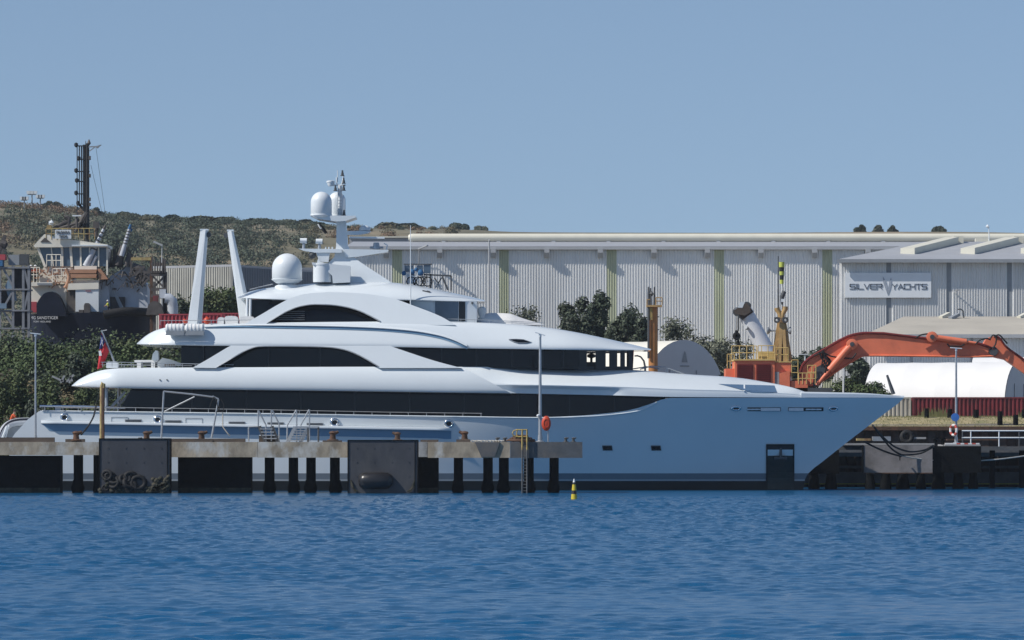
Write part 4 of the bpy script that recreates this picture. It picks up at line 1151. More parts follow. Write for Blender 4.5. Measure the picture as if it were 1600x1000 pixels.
    # the rear row stands exactly behind the front row where the photograph shows open gaps
# fender panels
for (a, b, y0, lab) in ((155,266,685.5,'dark fender panel with mussel growth at its foot'),(543.5,653,688,'black fender panel with a bulging rubber fender low on its face')):
    mb = MB(); A = P(a, y0, JY - 1.5); B = P(b, 772, JY - 1.5); Yf = JY - 1.5
    mb.prism([(A.x, Yf, A.z), (B.x, Yf, A.z), (B.x, Yf, -.6), (A.x, Yf, -.6)], (0, .9, 0))
    fp = mb.build('fender_panel', M['fender'], jt, label=lab)
    mb = MB()
    for x, y0_, x1, y1_ in ((a-.6, y0-.6, a+1.2, 770),(b-5.2,y0-.6,b-4.2,770),(b-1,y0-.6,b+.6,770),(a+1.2,y0-.7,b-1,y0+1)):
        p, q = P(x, y0_, Yf - .05), P(x1, y1_, Yf - .05); mb.box((p.x, Yf-.05, p.z), (q.x, Yf + .88, q.z))
    mb.build('panel_edge', M['pile'], fp, kind='stuff')
    # bolt rows
    mb = MB()
    for i in range(4):
        for y in (700, 722, 744):
            c = P(a + 14 + i*(b-a-28)/3, y, Yf); mb.cyl(c + Vector((0,.02,0)), c + Vector((0,-.03,0)), .06, .06, 6)
    mb.build('bolt', M['fender'], fp, kind='stuff')
    mb = MB(); mb.pbox(a + 8, 716, b - 8, 760, Yf + .9, JY + 1.2); mb.build('fender_buffer', M['pile'], fp)
    rg = random.Random(int(a))
    if a < 200:
        for k in range(16):
            mb = MB(); c = P(rg.uniform(163, 232), rg.uniform(742, 765), Yf - .12); r = rg.uniform(.22,.5)
            rot_oval(mb, c, (rg.uniform(-.6,.6), -1, rg.uniform(-.2,.7)), r, r*rg.uniform(.6,1), r*.36, 14, 7)
            mb.build('old_tyre', M['black'], fp, smooth=60)
        mb = MB()
        for k in range(60):
            x = rg.uniform(156, 264); y = 769 - 26 * rg.random()**2 * (1 if x < 172 or x > 236 else .35)
            c = P(x, y, Yf - .05); mb.lathe(c, [(.02,-.16),(.16,-.06),(.17,.08),(.02,.18)], 6)
        for k in range(40):
            x = rg.uniform(237, 262); c = P(x, rg.uniform(751,768), Yf - .06); mb.lathe(c, [(.02,-.2),(.2,-.06),(.2,.08),(.02,.2)], 6)
        mb.build('mussel_growth', M['growth'], fp, kind='stuff', smooth=60)
    else:
        mb = MB(); c = P(587, 751, Yf - .1)
        mb.lathe(c, [(.02,-1.28),(.4,-1.2),(.6,-.85),(.62,0),(.6,.85),(.4,1.2),(.02,1.28)], 20, axis='x')
        mb.build('rubber_fender', mat('wet_rubber', (.018,.017,.018), .32, .2, 1), fp, smooth=60)
        mb = MB()
        for x, s_ in ((548,1),(648,-1)):
            for k in range(4): mb.tube([P(x, 750+k*2, Yf-.06), P(x+s_*3, 757+k*2, Yf-.1), P(x+s_*(6+k*2), 768, Yf-.08)], .045, 5)
        mb.build('chain', M['growth'], fp, kind='stuff')
# kerbs, bollards and fittings on the deck
for (a, b, y0, Y0) in ((-180,-60,683.5,JY+.6),(-58,84.5,683.5,JY+.6),(102,132,686,JY+1.2),(268,383,685.3,JY+.9),(657,685,687,JY+.6),(504,534,688,JY+.9),(713,735,686.7,JY+.9),(303,332,690-2.6,JY+.5)):
    mb = MB(); p = P(a, y0, Y0); q = P(b, y0, Y0); mb.box((p.x, Y0, 3.77), (q.x, Y0 + .5, p.z)); mb.build('kerb_beam', M['timber'], jt)
zdk = P(0, 690.6, JY).z
def bollard(px, size=1.0, m='rust', flip=1):
    c = P(px, 690, JY + 1.4); c.z = zdk + (.1 if size > .8 else 0)
    mb = MB(); s = size
    mb.lathe(c, [(.42*s,0),(.42*s,.08*s),(.24*s,.12*s),(.2*s,.4*s),(.24*s,.5*s),(.3*s,.58*s),(.22*s,.68*s),(.02,.72*s)], 14)
    mb.cyl(c + Vector((0,0,.5*s)), c + Vector((.42*s*flip,0,.66*s)), .17*s, .1*s, 10)
    return mb.build('bollard', M[m], jt, smooth=50)
for px, fl in ((119,1),(229,1),(315,1),(520,1),(621,-1),(726,-1)): bollard(px, 1.0 if px not in (621,) else .9, 'rust', fl)
for px in (218, 777, 788.5, 884, 896): bollard(px, .48, 'dgrey')
# rope heap under the yellow ladder hoops, scattered rope ends
mb = MB(); rg = random.Random(4)
for k in range(26):
    c = P(814, 690, JY + 1.2); rr_ = rg.uniform(.3, 1.05); z0 = zdk + .08 + (1.05 - rr_) * .85 * rg.random()
    a0 = rg.uniform(0, 6.28)
    mb.tube([(c.x + rr_*math.cos(a0+t*.6), c.y + rr_*.7*math.sin(a0+t*.6), z0 + .05*math.sin(t)) for t in range(7)], .06, 6)
tag(mb.build('rope_heap', [M['rust']], None, smooth=60, loc=(P(814,690,JY+1.2).x, JY+1.2, zdk)), 'brown heap of coiled mooring rope beside the yellow ladder', 'rope', kind='stuff')
mb = MB()
for k in range(8):
    x = 735 + k * 6 + rg.uniform(-2,2); c = P(x, 690, JY + .8); c.z = zdk + .05
    mb.tube([c, c + Vector((.12,.1,.06)), c + Vector((.26,.05,.02)), c + Vector((.4,.12,.05))], .05, 5)
tag(mb.build('rope_ends', M['rope'], None, loc=(P(757,690,JY+.8).x, JY+.8, zdk)), 'loose pale rope ends lying along the jetty edge', 'rope', kind='stuff')
for x in (868-20, 858, 866):
    pass
# yellow ladder with hoops at its head
la = MB(); Yl = JY - .25
lx0, lx1 = 816, 823.5
for x in (lx0, lx1):
    la.cyl(P(x, 671, Yl), P(x, 703, Yl), .065, .065, 8)
ld = la.build('jetty_ladder', M['yellow'], jt, smooth=60, label='yellow ladder with hoops at the dark end of the jetty')
mb = MB()
for x in (lx0, lx1): mb.cyl(P(x, 703, Yl), P(x, 772, Yl), .06, .06, 8)
mb.build('ladder_stile', M['conc_dark'], ld, smooth=60)
mb = MB()
for k in range(15): mb.cyl(P(lx0, 697 + k*5, Yl), P(lx1, 697 + k*5, Yl), .035, .035, 6)
mb.build('ladder_rung', M['conc_dark'], ld, kind='stuff')
for y in (671.5, 682.5):
    mb = MB(); mb.tube([P(lx1,y,Yl), P(808,y,Yl), P(802.5,y+1.5,Yl), P(800.6,y+5.5,Yl)] if y < 680 else [P(lx1,y,Yl), P(808,y,Yl), P(802.5,y-1.5,Yl), P(800.6,y-5.5,Yl)], .05, 6); mb.build('ladder_hoop', M['yellow'], ld, smooth=60)
mb = MB(); mb.tube([P(808.5,671.5,Yl), P(807,677,Yl), P(808.5,682.5,Yl)], .045, 6); mb.build('ladder_hoop', M['yellow'], ld, smooth=60)
# lamp posts
def lamp_post(px, ytop, ybase, Y, label, zb, head=1.0, thick=.085, tilt=0):
    b = P(px, ybase, Y); b.z = zb; t = P(px, ytop, Y)
    t_ = empty('lamp_post', b, label, 'lamp post', 'lamp posts along the waterfront')
    mb = MB(); mb.cyl(b, t, thick, thick*.6, 10); mb.build('post', M['steel'], t_, smooth=60)
    mb = MB(); mb.lathe(b, [(thick*2.4,0),(thick*2.4,.05),(thick*1.3,.1),(thick*1.2,.5)], 10); mb.build('foot', M['steel'], t_, smooth=40)
    L = px2m(10.5, Y) * head
    mb = MB(); mb.beam(t + Vector((-L*.75,0,.10+tilt)), t + Vector((L*.75,0,.02-tilt)), .26, .07); mb.cyl(t - Vector((0,0,.15)), t + Vector((0,0,.06)), .1, .1, 8); mb.build('lamp_head', M['gel2'], t_)
    return t_
lamp_post(55.5, 522.5, 684, JY + 3, 'thin lamp post near the sea end of the jetty by the yacht stern', zdk)
lp = lamp_post(844, 523, 690, JY + 3, 'lamp post on the dark jetty end beside the orange lifebuoy case', zdk, 1.0, .14, .08)
mb = MB(); c = P(841, 649.5, JY + 2.8); mb.lathe(c, [(.02,-.12),(.12,-.05),(.12,.06),(.02,.12)], 10); mb.build('post_fitting', M['gel2'], lp, smooth=50)
# orange lifebuoy case on its own post
Yb = JY + 1.5
t = empty('lifebuoy_case', (P(857,690,Yb).x, Yb, zdk), 'orange lifebuoy case on a thin post beside the lamp post', 'lifebuoy')
mb = MB(); mb.cyl(P(856.5,690.5,Yb), P(856.5,650,Yb), .05, .05, 8); mb.build('post', M['steel'], t, smooth=60)
mb = MB(); c = P(853.5, 661.5, Yb - .15); rx, rz = px2m(7.4, Yb), px2m(11.8, Yb)
rows = []
for i in range(9):
    a = R(-90 + i * 22.5); rows.append([c + Vector((rx*math.cos(a)**.7*math.cos(2*math.pi*k/20) if math.cos(a) > 0 else 0, .17*math.sin(a), rz*(math.cos(a)**.7 if math.cos(a) > 0 else 0)*math.sin(2*math.pi*k/20))) for k in range(21)])
mb.grid(rows); mb.build('case', M['orange'], t, smooth=50)
mb = MB(); rot_oval(mb, c - Vector((0,.17,0)), (0,-1,0), rx*.55, rz*.55, .025, 18, 6); mb.build('case_rim', M['orange'], t, smooth=60)
# pipe portal for the shore hoses
Yp = JY + 4
t = empty('hose_portal', (P(300,690,Yp).x, Yp, zdk), 'tall thin steel pipe frame carrying hoses on the jetty', 'pipe frame')
for a, b in (((252,684.5),(256,611.5)),((330.5,684.5),(341.5,624))):
    mb = MB(); mb.cyl(P(*a,Yp), P(*b,Yp), .07, .07, 8); mb.build('pipe_leg', M['steel'], t, smooth=60)
mb = MB(); mb.tube([P(255.5,611.5,Yp), P(300,616,Yp), P(334,620.5,Yp), P(341.5,623.5,Yp)], .065, 8); mb.build('top_pipe', M['steel'], t, smooth=60)
mb = MB(); mb.cyl(P(257,643,Yp), P(304,620,Yp), .055, .055, 8); mb.build('brace', M['steel'], t, smooth=60)
mb = MB(); mb.cyl(P(341.5,624,Yp), P(332,618.5,Yp), .05, .05, 8); mb.build('brace', M['steel'], t, smooth=60)
for pts in ([(334,620),(330,629),(328,636)],[(335,620),(339,630),(340.5,641),(337,644)],[(345,623),(350,634),(348,643),(342,642),(343,634)]):
    mb = MB(); mb.tube([P(x,y,Yp-.1) for x, y in curve(pts,4)], .03, 5); mb.build('hose', M['drope'], t, smooth=60)
mb = MB(); mb.tube([P(x,y,Yp+.5) for x, y in curve([(348,645),(348,665),(352,672),(359,681)],5)], .045, 6); tag(mb.build('shore_hose', M['rope'], None, smooth=60, loc=P(350,684,Yp+.5)), 'pale hose hanging from the yacht side towards the jetty', 'hose')
# boarding steps: two sets of steel stairs with handrails
def steps(label, mirror, X0, X1, bottom, post0):
    Yq = JY + 3.2
    t = empty('boarding_steps', (P((X0+X1)/2,690,Yq).x, Yq, zdk), label, 'boarding steps', 'boarding steps on the jetty')
    return t, Yq
t, Yq = steps('dark boarding steps with a box landing on the jetty, nearer the portal', 0, 402, 437, 0, 0)
for (a, b) in (((403.5,641),(403.5,666)),((424,640),(424,689))):
    mb = MB(); mb.cyl(P(*a,Yq), P(*b,Yq), .055, .055, 8); mb.build('rail_post', M['steel'], t, smooth=60)
for (a, b) in (((404,641.5),(415.5,664)),((425.5,641),(436,662))):
    mb = MB(); mb.cyl(P(*a,Yq), P(*b,Yq), .055, .055, 8); mb.build('handrail', M['steel'], t, smooth=60)
for x, y0 in ((388.5,667),(415.5,664),(436,661)):
    mb = MB(); mb.cyl(P(x,y0,Yq), P(x,690,Yq), .055, .055, 8); mb.build('rail_post', M['steel'], t, smooth=60)
mb = MB(); mb.cyl(P(388.5,667,Yq), P(404,666,Yq), .045, .045, 6); mb.build('handrail', M['steel'], t)
for x0 in (405, 424.5):
    mb = MB(); mb.beam(P(x0,666,Yq), P(x0+10.5,692,Yq), .1, .28); mb.build('stringer', M['dgrey'], t)
for k in range(4):
    mb = MB(); y = 670 + k*5; x = 406 + k*2.1; a, b = P(x,y,Yq), P(x+20,y,Yq); mb.box((a.x,Yq-.1,a.z-.05),(b.x,Yq+.2,a.z+.03)); mb.build('tread', M['steel'], t)
mb = MB(); mb.pbox(404.5, 681, 436, 692, Yq + .25, Yq + 1.1); mb.build('base_box', M['timber'], t)
mb = MB(); mb.pbox(405, 679.5, 423, 681, Yq + .1, Yq + 1.0); mb.build('base_top', M['gel2'], t)
t, Yq = steps('pale aluminium boarding steps on the jetty, nearer the black fender panel', 1, 447, 500, 0, 0)
for (a, b) in (((463.5,640.5),(463.5,691)),((483.5,640),(483.5,690))):
    mb = MB(); mb.cyl(P(*a,Yq), P(*b,Yq), .055, .055, 8); mb.build('rail_post', M['steel'], t, smooth=60)
for pts in ([(463,640.5),(449,664),(448.5,690)],[(483,640),(470,664),(469,690)]):
    mb = MB(); mb.tube([P(x,y,Yq) for x,y in pts], .055, 8); mb.build('handrail', M['steel'], t, smooth=40)
for x0 in (449, 469):
    mb = MB(); mb.beam(P(x0+12.5,667,Yq), P(x0,692,Yq), .1, .28); mb.build('stringer', M['steel'], t)
for k in range(6):
    mb = MB(); y = 669 + k*3.8; x = 460.5 - k*1.9; a, b = P(x,y,Yq), P(x+20,y,Yq); mb.box((a.x,Yq-.1,a.z-.04),(b.x,Yq+.25,a.z+.03)); mb.build('tread', M['steel'], t)
mb = MB(); mb.pbox(461, 666, 498, 668, Yq - .1, Yq + 1.0); mb.build('landing', M['steel'], t)
for x in (481, 497.5):
    mb = MB(); mb.cyl(P(x,667,Yq), P(x,690.5,Yq), .07, .07, 8); mb.build('landing_leg', M['dgrey'], t, smooth=60)
# weathered yellow timber mast lashed with rope, and the stern line
Yw = JY + 1.0
t = empty('wooden_mooring_post', (P(160,690,Yw).x, Yw, zdk), 'tall weathered yellow post with a hooked top and rope by the fender panel', 'post')
M['oldyellow'] = mat('weathered_yellow_paint', (.42,.33,.14), .8, .2, 2, c2=(.2,.1,.05), sc2=1.2)
mb = MB(); mb.tube([P(158,690,Yw), P(158.5,640,Yw), P(158.7,603,Yw), P(160.2,598,Yw), P(162.2,600,Yw), P(162.4,606,Yw)], .12, 8); mb.build('post', M['oldyellow'], t, smooth=60)
mb = MB(); mb.tube([P(161.3,606,Yw-.1), P(161,640,Yw-.1), P(161.5,690,Yw-.1)], .1, 6); mb.build('lashed_rope', M['rust'], t, smooth=60)
for pts, lab, m in (([(150,634),(147,648),(139,664),(127,679)],'dark stern mooring line from the yacht rail to the jetty bollard','drope'),):
    mb = MB(); mb.tube([P(x,y,JY+8 - 6*i/12) for i,(x,y) in enumerate(curve(pts,4))], .07, 6); tag(mb.build('mooring_line', M[m], None, smooth=60, loc=P(139,664,JY+5)), lab, 'rope')
mb = MB(); mb.tube([P(x,y,JY+6) for x,y in curve([(150,632),(154,620),(157,612)],3)], .04, 5); tag(mb.build('mooring_line', M['drope'], None, loc=P(154,620,JY+6)), 'thin dark line running up from the stern rail to the yellow post', 'rope')
# buoy
Yo = 268
c = P(897, 781, Yo); c.z = 0
t = empty('channel_buoy', c, 'slim yellow and black banded buoy floating before the jetty end', 'buoy')
M['byellow'] = mat('buoy_yellow', (.62,.48,.03), .45, .08, 3); M['bblack'] = mat('buoy_black', (.02,.02,.02), .5, .1, 3)
def px_r(n): return px2m(n, Yo)
segs = [(786,5.4,772,4.3,'byellow'),(772,4.2,766.2,3.6,'bblack'),(766.2,3.6,757,2.7,'byellow'),(757,2.7,753.5,2.2,'bblack'),(753.5,2.1,748,.5,'white')]
M['white'] = M['gel2']
for (y0,r0,y1,r1,m) in segs:
    mb = MB(); z0, z1 = P(0,y0,Yo).z, P(0,y1,Yo).z; mb.cyl((c.x,c.y,z0),(c.x,c.y,z1), px_r(r0), px_r(r1), 18); mb.build('buoy_band' if m != 'white' else 'buoy_top', M[m], t, smooth=50)

# ---------------------------------------------------------------- quay on the eastern side
M['sheet'] = mat('dark_sheet_piling', (.05,.042,.04), .85, .35, 1, bump=.3, bscale=5, c2=(.11,.055,.035), f2=(.45,.7), sc2=.5)
M['quaycon'] = mat('wet_concrete', (.1,.105,.11), .85, .3, .8, bump=.3, bscale=5, c2=(.17,.16,.15), f2=(.5,.7), sc2=.6)
M['cap'] = mat('concrete_cap', (.34,.34,.34), .9, .15, 1.5, bump=.3, bscale=6)
M['paleconc'] = mat('pale_fender_panel', (.27,.25,.245), .75, .12, .5, bump=.15, bscale=3, c2=(.15,.14,.135), sc2=.5)
qw = empty('quay_wall', (30, 344, 0), 'dark rusty sheet piled quay wall behind the yacht bow', 'quay wall')
mb = MB(); pts = []
xq = -22.0; k = 0
while xq < 140:
    d = 0 if k % 4 < 2 else .35
    pts.append((xq, 344.2 + d)); xq += (.55, .2, .55, .2)[k % 4]; k += 1
mb.grid([[Vector((x, y, -1.5)) for x, y in pts], [Vector((x, y, 4.9)) for x, y in pts]], flip=True); mb.build('sheet_piling', M['sheet'], qw)
mb = MB(); mb.box((-22.5,343.7,4.75),(140,345.1,5.08)); mb.build('capping_beam', M['rust'], qw)
for z0, z1, m, d in ((2.55,2.9,'cap',.5),(1.55,1.78,'quaycon',.7),(.2,1.25,'quaycon',1.0)):
    mb = MB(); mb.box((18,344.1-d,z0),(140,344.3,z1)); mb.build('waling_beam', M[m], qw)
mb = MB(); mb.box((18,343.0,.22),(140,343.12,.31)); mb.build('tide_line', mat('yellow_weed', (.28,.29,.07), .9, .2, 2), qw)
# clutter along the foot of that wall
for (a,b,y0,y1,m,nm,lab) in ((1339,1361,685,688.5,'oldyellow','steel_beam','rusty yellow beam lying on the quay ledge behind the bow'),(1480,1560,686,688,'rust','steel_beam','long rusty beam lying on the quay ledge behind the railing'),(1364,1392,682,689,'steel','pipe_rack','grey metal rack on the quay ledge behind the bow lines'),(1425,1447,683,686,'cap','plank','pale plank lying on the quay ledge by the dark tyre')):
    mb = MB(); mb.pbox(a, y0, b, y1, 340, 341); c = P((a+b)/2, y1, 340.5); tag(mb.build(nm, M[m], None, loc=c), lab, 'debris')
mb = MB(); c = P(1417, 683, 340); rot_oval(mb, c, (0,-1,.2), .42, .42, .2, 20, 8); tag(mb.build('tyre', M['black'], None, smooth=60, loc=c), 'black tyre leaning on the quay ledge behind the bow lines', 'tyre')
mb = MB(); mb.box((20,338.5,2.9),(140,343.9,3.12)); tag(mb.build('quay_ledge', M['quaycon'], qw))
# mooring dolphin with its pale panel
DY = 328.0
dl = empty('mooring_dolphin', (P(1400,693,DY).x, DY + 2.5, 0), 'mooring dolphin with pale square panel on black piles beyond the bow', 'mooring dolphin')
def db(name, m, x0, y0, x1, y1, Y0, Y1, **k):
    mb = MB(); mb.pbox(x0, y0, x1, y1, Y0, Y1); return mb.build(name, M[m], dl, **k)
db('deck_slab', 'cap', 1316, 692.6, 1460, 695.6, DY, DY + 6)
db('deck_edge', 'quaycon', 1310, 696, 1352, 703, DY + .4, DY + 5)
db('panel', 'paleconc', 1349.5, 696, 1457, 738.5, DY - .8, DY - .2)
db('panel_frame', 'pile', 1347.8, 695.4, 1349.4, 739.5, DY - .85, DY - .1)
db('panel_lip', 'rust', 1349.5, 738.6, 1457, 740, DY - .85, DY - .1)
db('pile_cap', 'pile', 1457.3, 697, 1533, 739, DY - .5, DY + 4)
db('pile_cap', 'pile', 1265, 703, 1311, 740.5, DY + .2, DY + 4)
db('deck_slab', 'cap', 1476, 694.4, 1532, 697, DY - .3, DY + 5)
for a, b in ((1265,1279),(1291,1306),(1353,1366),(1376.5,1391),(1402,1419),(1432.5,1445),(1457.5,1475),(1490,1504),(1514.5,1527)):
    c = P((a+b)/2, 740, DY + 1.2); r = px2m(b-a, DY + 1.2)/2
    mb = MB(); mb.cyl((c.x,c.y,2.0),(c.x,c.y,-2), r, r, 14); o = mb.build('pile', M['pile'], dl, smooth=50)
    mb = MB(); mb.lathe((c.x,c.y,0), [(r*1.05,-.5),(r*1.3,.1),(r*1.25,.35),(r*1.02,.9)], 12); mb.build('growth_collar', M['pile'], o, smooth=60)
zq = P(0, 692.6, DY).z
for px in (1461, 1473): 
    mb = MB(); c = P(px, 695, DY + .5); mb.cyl(c, P(px, 684.5, DY + .5), .12, .12, 10); mb.cyl(P(px,686,DY+.5), P(px,684,DY+.5), .24, .24, 10); mb.cyl(P(px-3,689,DY+.5), P(px+3,689,DY+.5), .06, .06, 6); mb.build('bitt', M['pile'], dl, smooth=50)
M['kerbred'] = mat('red_kerb_paint', (.45,.07,.05), .7, .15, 3); M['kerbwhite'] = mat('white_kerb_paint', (.66,.66,.66), .7, .1, 3)
for k in range(9):
    a = 1477 + k*6; mb = MB(); mb.pbox(a, 692.2, a + 5.6, 694.3, DY, DY + .4); mb.build('kerb_block', M['kerbwhite' if k % 2 == 0 or k < 3 else 'kerbred'], dl)
# walkway and its railing
wk = empty('quay_walkway', (P(1560,700,335).x, 335, 0), 'grey walkway with white tubular railing along the quay', 'walkway')
mb = MB(); mb.box((P(1490,697,334).x,334,P(0,697.6,334).z-.32),(95,336.2,P(0,697.6,334).z)); mb.build('walkway_deck', M['conc_dark'], wk)
for y in (673.2, 684):
    mb = MB(); a = P(1503,y,334.2); mb.cyl(a, (95,334.2,a.z), .06, .06, 8); mb.build('handrail', M['gel2'], wk, smooth=60)
for x in [1504,1517,1561,1592.5,1624,1655,1690]:
    mb = MB(); mb.cyl(P(x,673,334.2), P(x,698,334.2), .055, .055, 8); mb.build('rail_post', M['gel2'] if x not in (1504,1592.5) else M['dgrey'], wk, smooth=60)
for x in (1548, 1594, 1640):
    mb = MB(); a = P(x-2,700,336); mb.box((a.x,335.5,-1),(a.x+.4,336,3.3)); mb.build('walkway_leg', M['pile'], wk)
lp = lamp_post(1494, 545, 693, DY + 3, 'tall lamp post on the dolphin beside the white railing, carrying a lifebuoy', zq, 1.15, .115)
mb = MB(); c = P(1492.5,652,DY+2.8); mb.lathe(c, [(.02,-.06),(.33,-.05),(.33,.05),(.02,.06)], 16, axis='y'); mb.build('blue_sign', mat('blue_sign_paint', (.05,.17,.5), .4, .05, 3), lp)
lb = MB(); c = P(1490,672,DY+2.6); rot_oval(lb, c, (-.75,-.66,0), .34, .4, .1, 24, 8)
lbo = tag(lb.build('lifebuoy', M['kerbwhite'], None, smooth=60, loc=c), 'red and white lifebuoy hung on the lamp post by the railing', 'lifebuoy')
for k in range(4):
    mb = MB(); n = Vector((-.75,-.66,0)).normalized(); ax = Vector((0,0,1)).cross(n).normalized()
    a0 = k*1.5708 + .4; mb.tube([c + ax*.34*math.cos(a0+q*.14) + Vector((0,0,1))*.4*math.sin(a0+q*.14) for q in range(6)], .108, 8); mb.build('red_band', M['kerbred'], lbo, smooth=60)
# bow lines
def line(pts, Y0, Y1, r, m, lab, nm='mooring_line'):
    q = curve(pts, 6); n = len(q) - 1
    mb = MB(); mb.tube([P(x, y, Y0 + (Y1-Y0)*i/n) for i, (x, y) in enumerate(q)], r, 6)
    tag(mb.build(nm, M[m], None, smooth=60, loc=P(*q[n//2], (Y0+Y1)/2)), lab, 'rope')
line([(1363,664),(1385,688),(1402,700),(1425,706),(1445,703),(1458,696)], 320.5, 327.2, .075, 'drope', 'upper dark bow line sagging across the pale panel')
line([(1365,666),(1380,686),(1398,705),(1412,711),(1435,709),(1459,698)], 320.2, 327.1, .075, 'drope', 'lower dark bow line crossing the pale panel')
line([(1350,690),(1370,700),(1390,708),(1408,713)], 321, 326.8, .075, 'drope', 'short dark line running from the dolphin deck down the pale panel')
line([(1405,711),(1430,716),(1465,719.5),(1510,720.5),(1550,718.5),(1600,712.5),(1700,694)], 326.5, 330, .06, 'rope', 'long pale rope sagging in front of the black dolphin')
mb = MB(); mb.cyl(P(1406,712,326.5), P(1406,719.5,326.5), .05, .05, 6); tag(mb.build('rope_tail', M['drope'], None, loc=P(1406,712,326.5)), 'short dark rope tail hanging on the pale panel', 'rope')
# dry grass strip and posts
mb = MB(); xs = [20 + 4*i for i in range(31)]; ys = [345.2 + 1.6*k for k in range(8)]
mb.grid([[Vector((x, y, ground_z(x, y) + .02 + .06*mnoise.noise(Vector((x,y,0))))) for x in xs] for y in ys]); tag(mb.build('dry_grass', M['drygrass'], smooth=80), 'strip of dry yellow grass behind the quay wall', kind='stuff')
mb = MB(); rg = random.Random(8)
for k in range(2600):
    x = rg.uniform(30, 62); y = rg.uniform(345.3, 356); z = ground_z(x, y); h_ = rg.uniform(.06,.22); d = rg.uniform(-.08,.08)
    mb.add([(x-.04,y,z),(x+.04,y,z),(x+d,y+.02,z+h_)], [(0,1,2)])
for k in range(380):
    x = rg.choice((rg.uniform(35.5,38), rg.uniform(44,50), rg.uniform(52,56))); y = rg.uniform(354,357.4); z = ground_z(x, y); h_ = rg.uniform(.3,.95); d = rg.uniform(-.2,.2)
    mb.add([(x-.09,y,z),(x+.09,y,z),(x+d,y-.05,z+h_)], [(0,1,2)])
tag(mb.build('grass_tufts', mat('dry_tufts', (.2,.19,.08), .95, .3, .5, c2=(.09,.11,.04), sc2=.3)), 'tufts of dry and green grass below the red container', kind='stuff')
for (px, y0, y1, w_, Y) in ((1448,638,655,7.5,351),(1484,639,655,8,351),(1525,640,656,9,351),(1562.5,642.5,664,8.5,347),(1587,648,663.5,8.5,347),(1600,640,656,8,351)):
    c0 = P(px, y1, Y); c1 = P(px, y0, Y); r = px2m(w_, Y)/2; c0.z = ground_z(c0.x, Y) - .1
    mb = MB(); mb.cyl(c0, c1, r, r*.92, 10)
    lab = {1448:'short dark post in the grass at the cream and red container joint',1484:'dark timber post just beside the lifebuoy lamp post',1525:'wide dark post amid weeds in front of the red container',1562.5:'tall dark timber post at the quay edge above the railing',1587:'dark timber post at the quay edge, shorter than its neighbour',1600:'dark post at the frame edge before the red container'}[px]
    o = tag(mb.build('timber_post', M['pile'], None, smooth=50, loc=c0), lab, 'post', 'timber posts along the quay edge')
# shipping containers
M['cred'] = mat('red_container_paint', (.2,.03,.035), .6, .2, .5, c2=(.11,.03,.03), sc2=.8)
M['ccream'] = mat('cream_container_paint', (.5,.46,.38), .6, .1, .6, c2=(.3,.24,.18), f2=(.55,.75), sc2=.8)
M['cpink'] = mat('faded_red_container_paint', (.42,.06,.075), .6, .12, .5)
def container(name_label, c, L, Wd, Hh, m, rz=0, group='shipping containers'):
    t = empty('shipping_container', c, name_label, 'container', group, rz)
    def loc(mb, nm): 
        o = mb.build(nm, m, t, loc=(0,0,0)); o.location = (0,0,0); return o
    def corr(n, L_, h0, h1, f):
        pts = []; x = 0; p = L_ / n
        for i in range(n):
            for q, d in ((0,0),(.32,0),(.5,.11),(.82,.11)): pts.append((x + q*p, d))
            x += p
        pts.append((L_, 0)); return [[f(a, d, h0) for a, d in pts], [f(a, d, h1) for a, d in pts]]
    for s in (-1, 1):
        mb = MB(); mb.grid(corr(int(L/.36), L-.3, .15, Hh-.12, lambda a, d, z: Vector((-L/2+.15+a, s*(Wd/2-.02-d), z))), flip=s < 0 and False); loc(mb, 'side_panel')
        mb = MB(); mb.grid(corr(int(Wd/.36), Wd-.3, .15, Hh-.12, lambda a, d, z: Vector((s*(L/2-.02-d), -Wd/2+.15+a, z)))); loc(mb, 'end_panel')
        for y in (-1, 1):
            mb = MB(); mb.box((s*L/2, y*Wd/2, 0), (s*(L/2-.16), y*(Wd/2-.16), Hh)); loc(mb, 'corner_post')
        for z0, z1 in ((0.0,.16),(Hh-.13,Hh)):
            mb = MB(); mb.box((-L/2+.16, s*Wd/2, z0), (L/2-.16, s*(Wd/2-.1), z1)); loc(mb, 'rail')
    mb = MB(); mb.box((-L/2+.1,-Wd/2+.1,Hh-.09),(L/2-.1,Wd/2-.1,Hh-.03)); loc(mb, 'roof')
    return t
CY = 359.5; g = 5.75
xr = P(1424.5, 640, CY-1.2).x
ztop = P(0, 620.5, CY-1.2).z
container('cream shipping container behind the yacht bow tip', (xr - 6.15, CY, ztop - 2.6), 12.19, 2.44, 2.6, M['ccream'])
container('dark red shipping container next to the cream one', (xr + 6.15, CY, ztop - 2.6), 12.19, 2.44, 2.6, M['cred'])
container('dark red shipping container last in the row at the frame edge', (xr + 18.5, CY, ztop - 2.6), 12.19, 2.44, 2.6, M['cred'])
